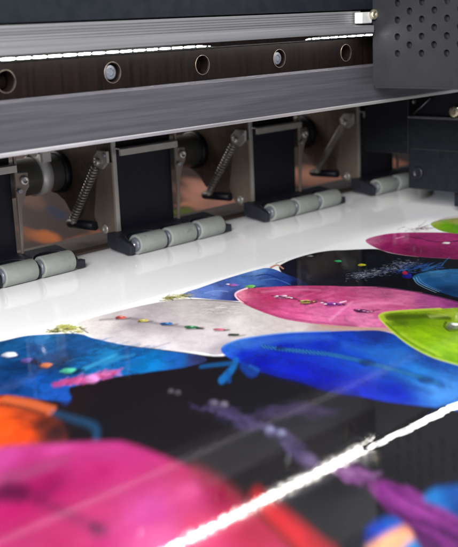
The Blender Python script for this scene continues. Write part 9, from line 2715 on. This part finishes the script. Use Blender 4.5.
# head box
HXp = 4.40
bm = new_bm(); box(bm, HXp, 5.6, 1.9, 3.02, 0.115, 0.478)
head = obj('head_box', bm, M['dark'], car, 0.006, CO)
bm = new_bm(); box(bm, HXp-0.004, 5.0, 1.95, 3.024, 0.474, 0.486); obj('top_edge_highlight', bm, M['fascia'], head, 0.002, CO)  # pale strip built in as the highlight on the box's top edge
bm = new_bm(); box(bm, HXp-0.003, HXp+0.01, 1.95, 3.0, 0.318, 0.324); obj('seam_strip', bm, M['grey'], head, 0, CO)
bm = new_bm(); rings(bm, [(HXp+0.001, 0.032, 2.96, 0.20), (HXp-0.012, 0.030, 2.96, 0.20), (HXp-0.012, 0.018, 2.96, 0.20), (HXp-0.002, 0.016, 2.96, 0.20)], 28); obj('knob', bm, M['black'], head, 0, CO)
bm = new_bm(); box(bm, HXp+0.05, 5.5, 1.95, 2.78, 0.035, 0.114); obj('print_head', bm, M['black'], head, 0.006, CO)
bm = new_bm(); prism(bm, [(3.00, 0.487), (2.86, 0.60), (2.72, 0.60), (2.72, 0.487)], 'x', HXp+0.02, HXp+0.05); obj('gusset', bm, M['black'], head, 0.002, CO)
bm = new_bm(); sweep(bm, [(HXp+0.015, 3.00, 0.492), (HXp+0.015, 2.90, 0.575)], 0.004, 8); obj('gusset_highlight', bm, M['fascia'], head, 0, CO)  # pale rod drawn as the highlight along the gusset's slanted edge
bm = new_bm(); rings(bm, [(HXp-0.02, 0.010, 2.745, 0.515), (HXp-0.02, 0.026, 2.745, 0.515), (HXp+0.02, 0.028, 2.745, 0.515), (HXp+0.02, 0.016, 2.745, 0.515), (HXp+0.06, 0.016, 2.745, 0.515)], 8); obj('screw', bm, M['brass'], head, 0.002, CO)
bm = new_bm(); box(bm, 4.46, 5.2, 3.06, 3.34, 0.28, 0.64); arm_o = obj('rear_arm', bm, M['dark'], car, 0.006, CO)
for zz in (0.548, 0.358):
    bm = new_bm(); rings(bm, [(3.062, 0.012, 4.50, zz), (3.050, 0.012, 4.50, zz), (3.048, 0.009, 4.50, zz), (3.048, 0.004, 4.50, zz), (3.052, 0.003, 4.50, zz)], 16, 'y'); obj('screw', bm, M['lever'], arm_o, 0, CO)
# clamp with brass screw in front of the extrusion's end
bm = new_bm(); box(bm, 3.535, 3.605, 2.655, 2.695, 0.957, 1.003); cl = obj('clamp_block', bm, M['white'], car, 0.004, CO)
bm = new_bm(); rings(bm, [(2.654, 0.021, 3.606, 0.992), (2.640, 0.021, 3.606, 0.992), (2.637, 0.016, 3.606, 0.992), (2.637, 0.008, 3.606, 0.992), (2.645, 0.007, 3.606, 0.992)], 20, 'y'); obj('screw', bm, M['brass'], cl, 0, CO)

# ------------------------------------------------------------------ light
def area(name, loc, target, size, power, col, sy=None):
    l = bpy.data.lights.new(name, 'AREA'); l.energy = power; l.color = col; l.size = size*U
    if sy: l.shape = 'RECTANGLE'; l.size_y = sy*U
    o = bpy.data.objects.new(name, l); COL.objects.link(o); o.location = Vector(loc)*U
    o.rotation_euler = (Vector(target)-Vector(loc)).to_track_quat('-Z', 'Y').to_euler()
    return o
for a in LAMPS: area(*a)
w = bpy.data.worlds.new('World'); sc.world = w; w.use_nodes = True
bg = w.node_tree.nodes['Background']; bg.inputs[0].default_value = (*WORLD[0], 1); bg.inputs[1].default_value = WORLD[1]

# ------------------------------------------------------------------ camera
cd = bpy.data.cameras.new('camera'); cam = bpy.data.objects.new('camera', cd); COL.objects.link(cam)
cd.sensor_fit = 'VERTICAL'; cd.sensor_height = 24.0; cd.lens = 24.0*1032.0/547.0
cam.matrix_world = Matrix.Translation(Vector((0, 0, 1.0))*U) @ Matrix(CAMROT).to_4x4()
cd.clip_start = 0.01; cd.clip_end = 100
cd.dof.use_dof = True; cd.dof.focus_distance = FOCUS*U; cd.dof.aperture_fstop = FSTOP; cd.dof.aperture_blades = 9
sc.camera = cam
sc.view_settings.view_transform = 'Standard'; sc.view_settings.look = 'None'
sc.view_settings.exposure = EXPOSURE; sc.view_settings.gamma = 1
sc.render.engine = 'CYCLES'
sc.cycles.use_denoising = True
sc.cycles.sample_clamp_indirect = 6.0
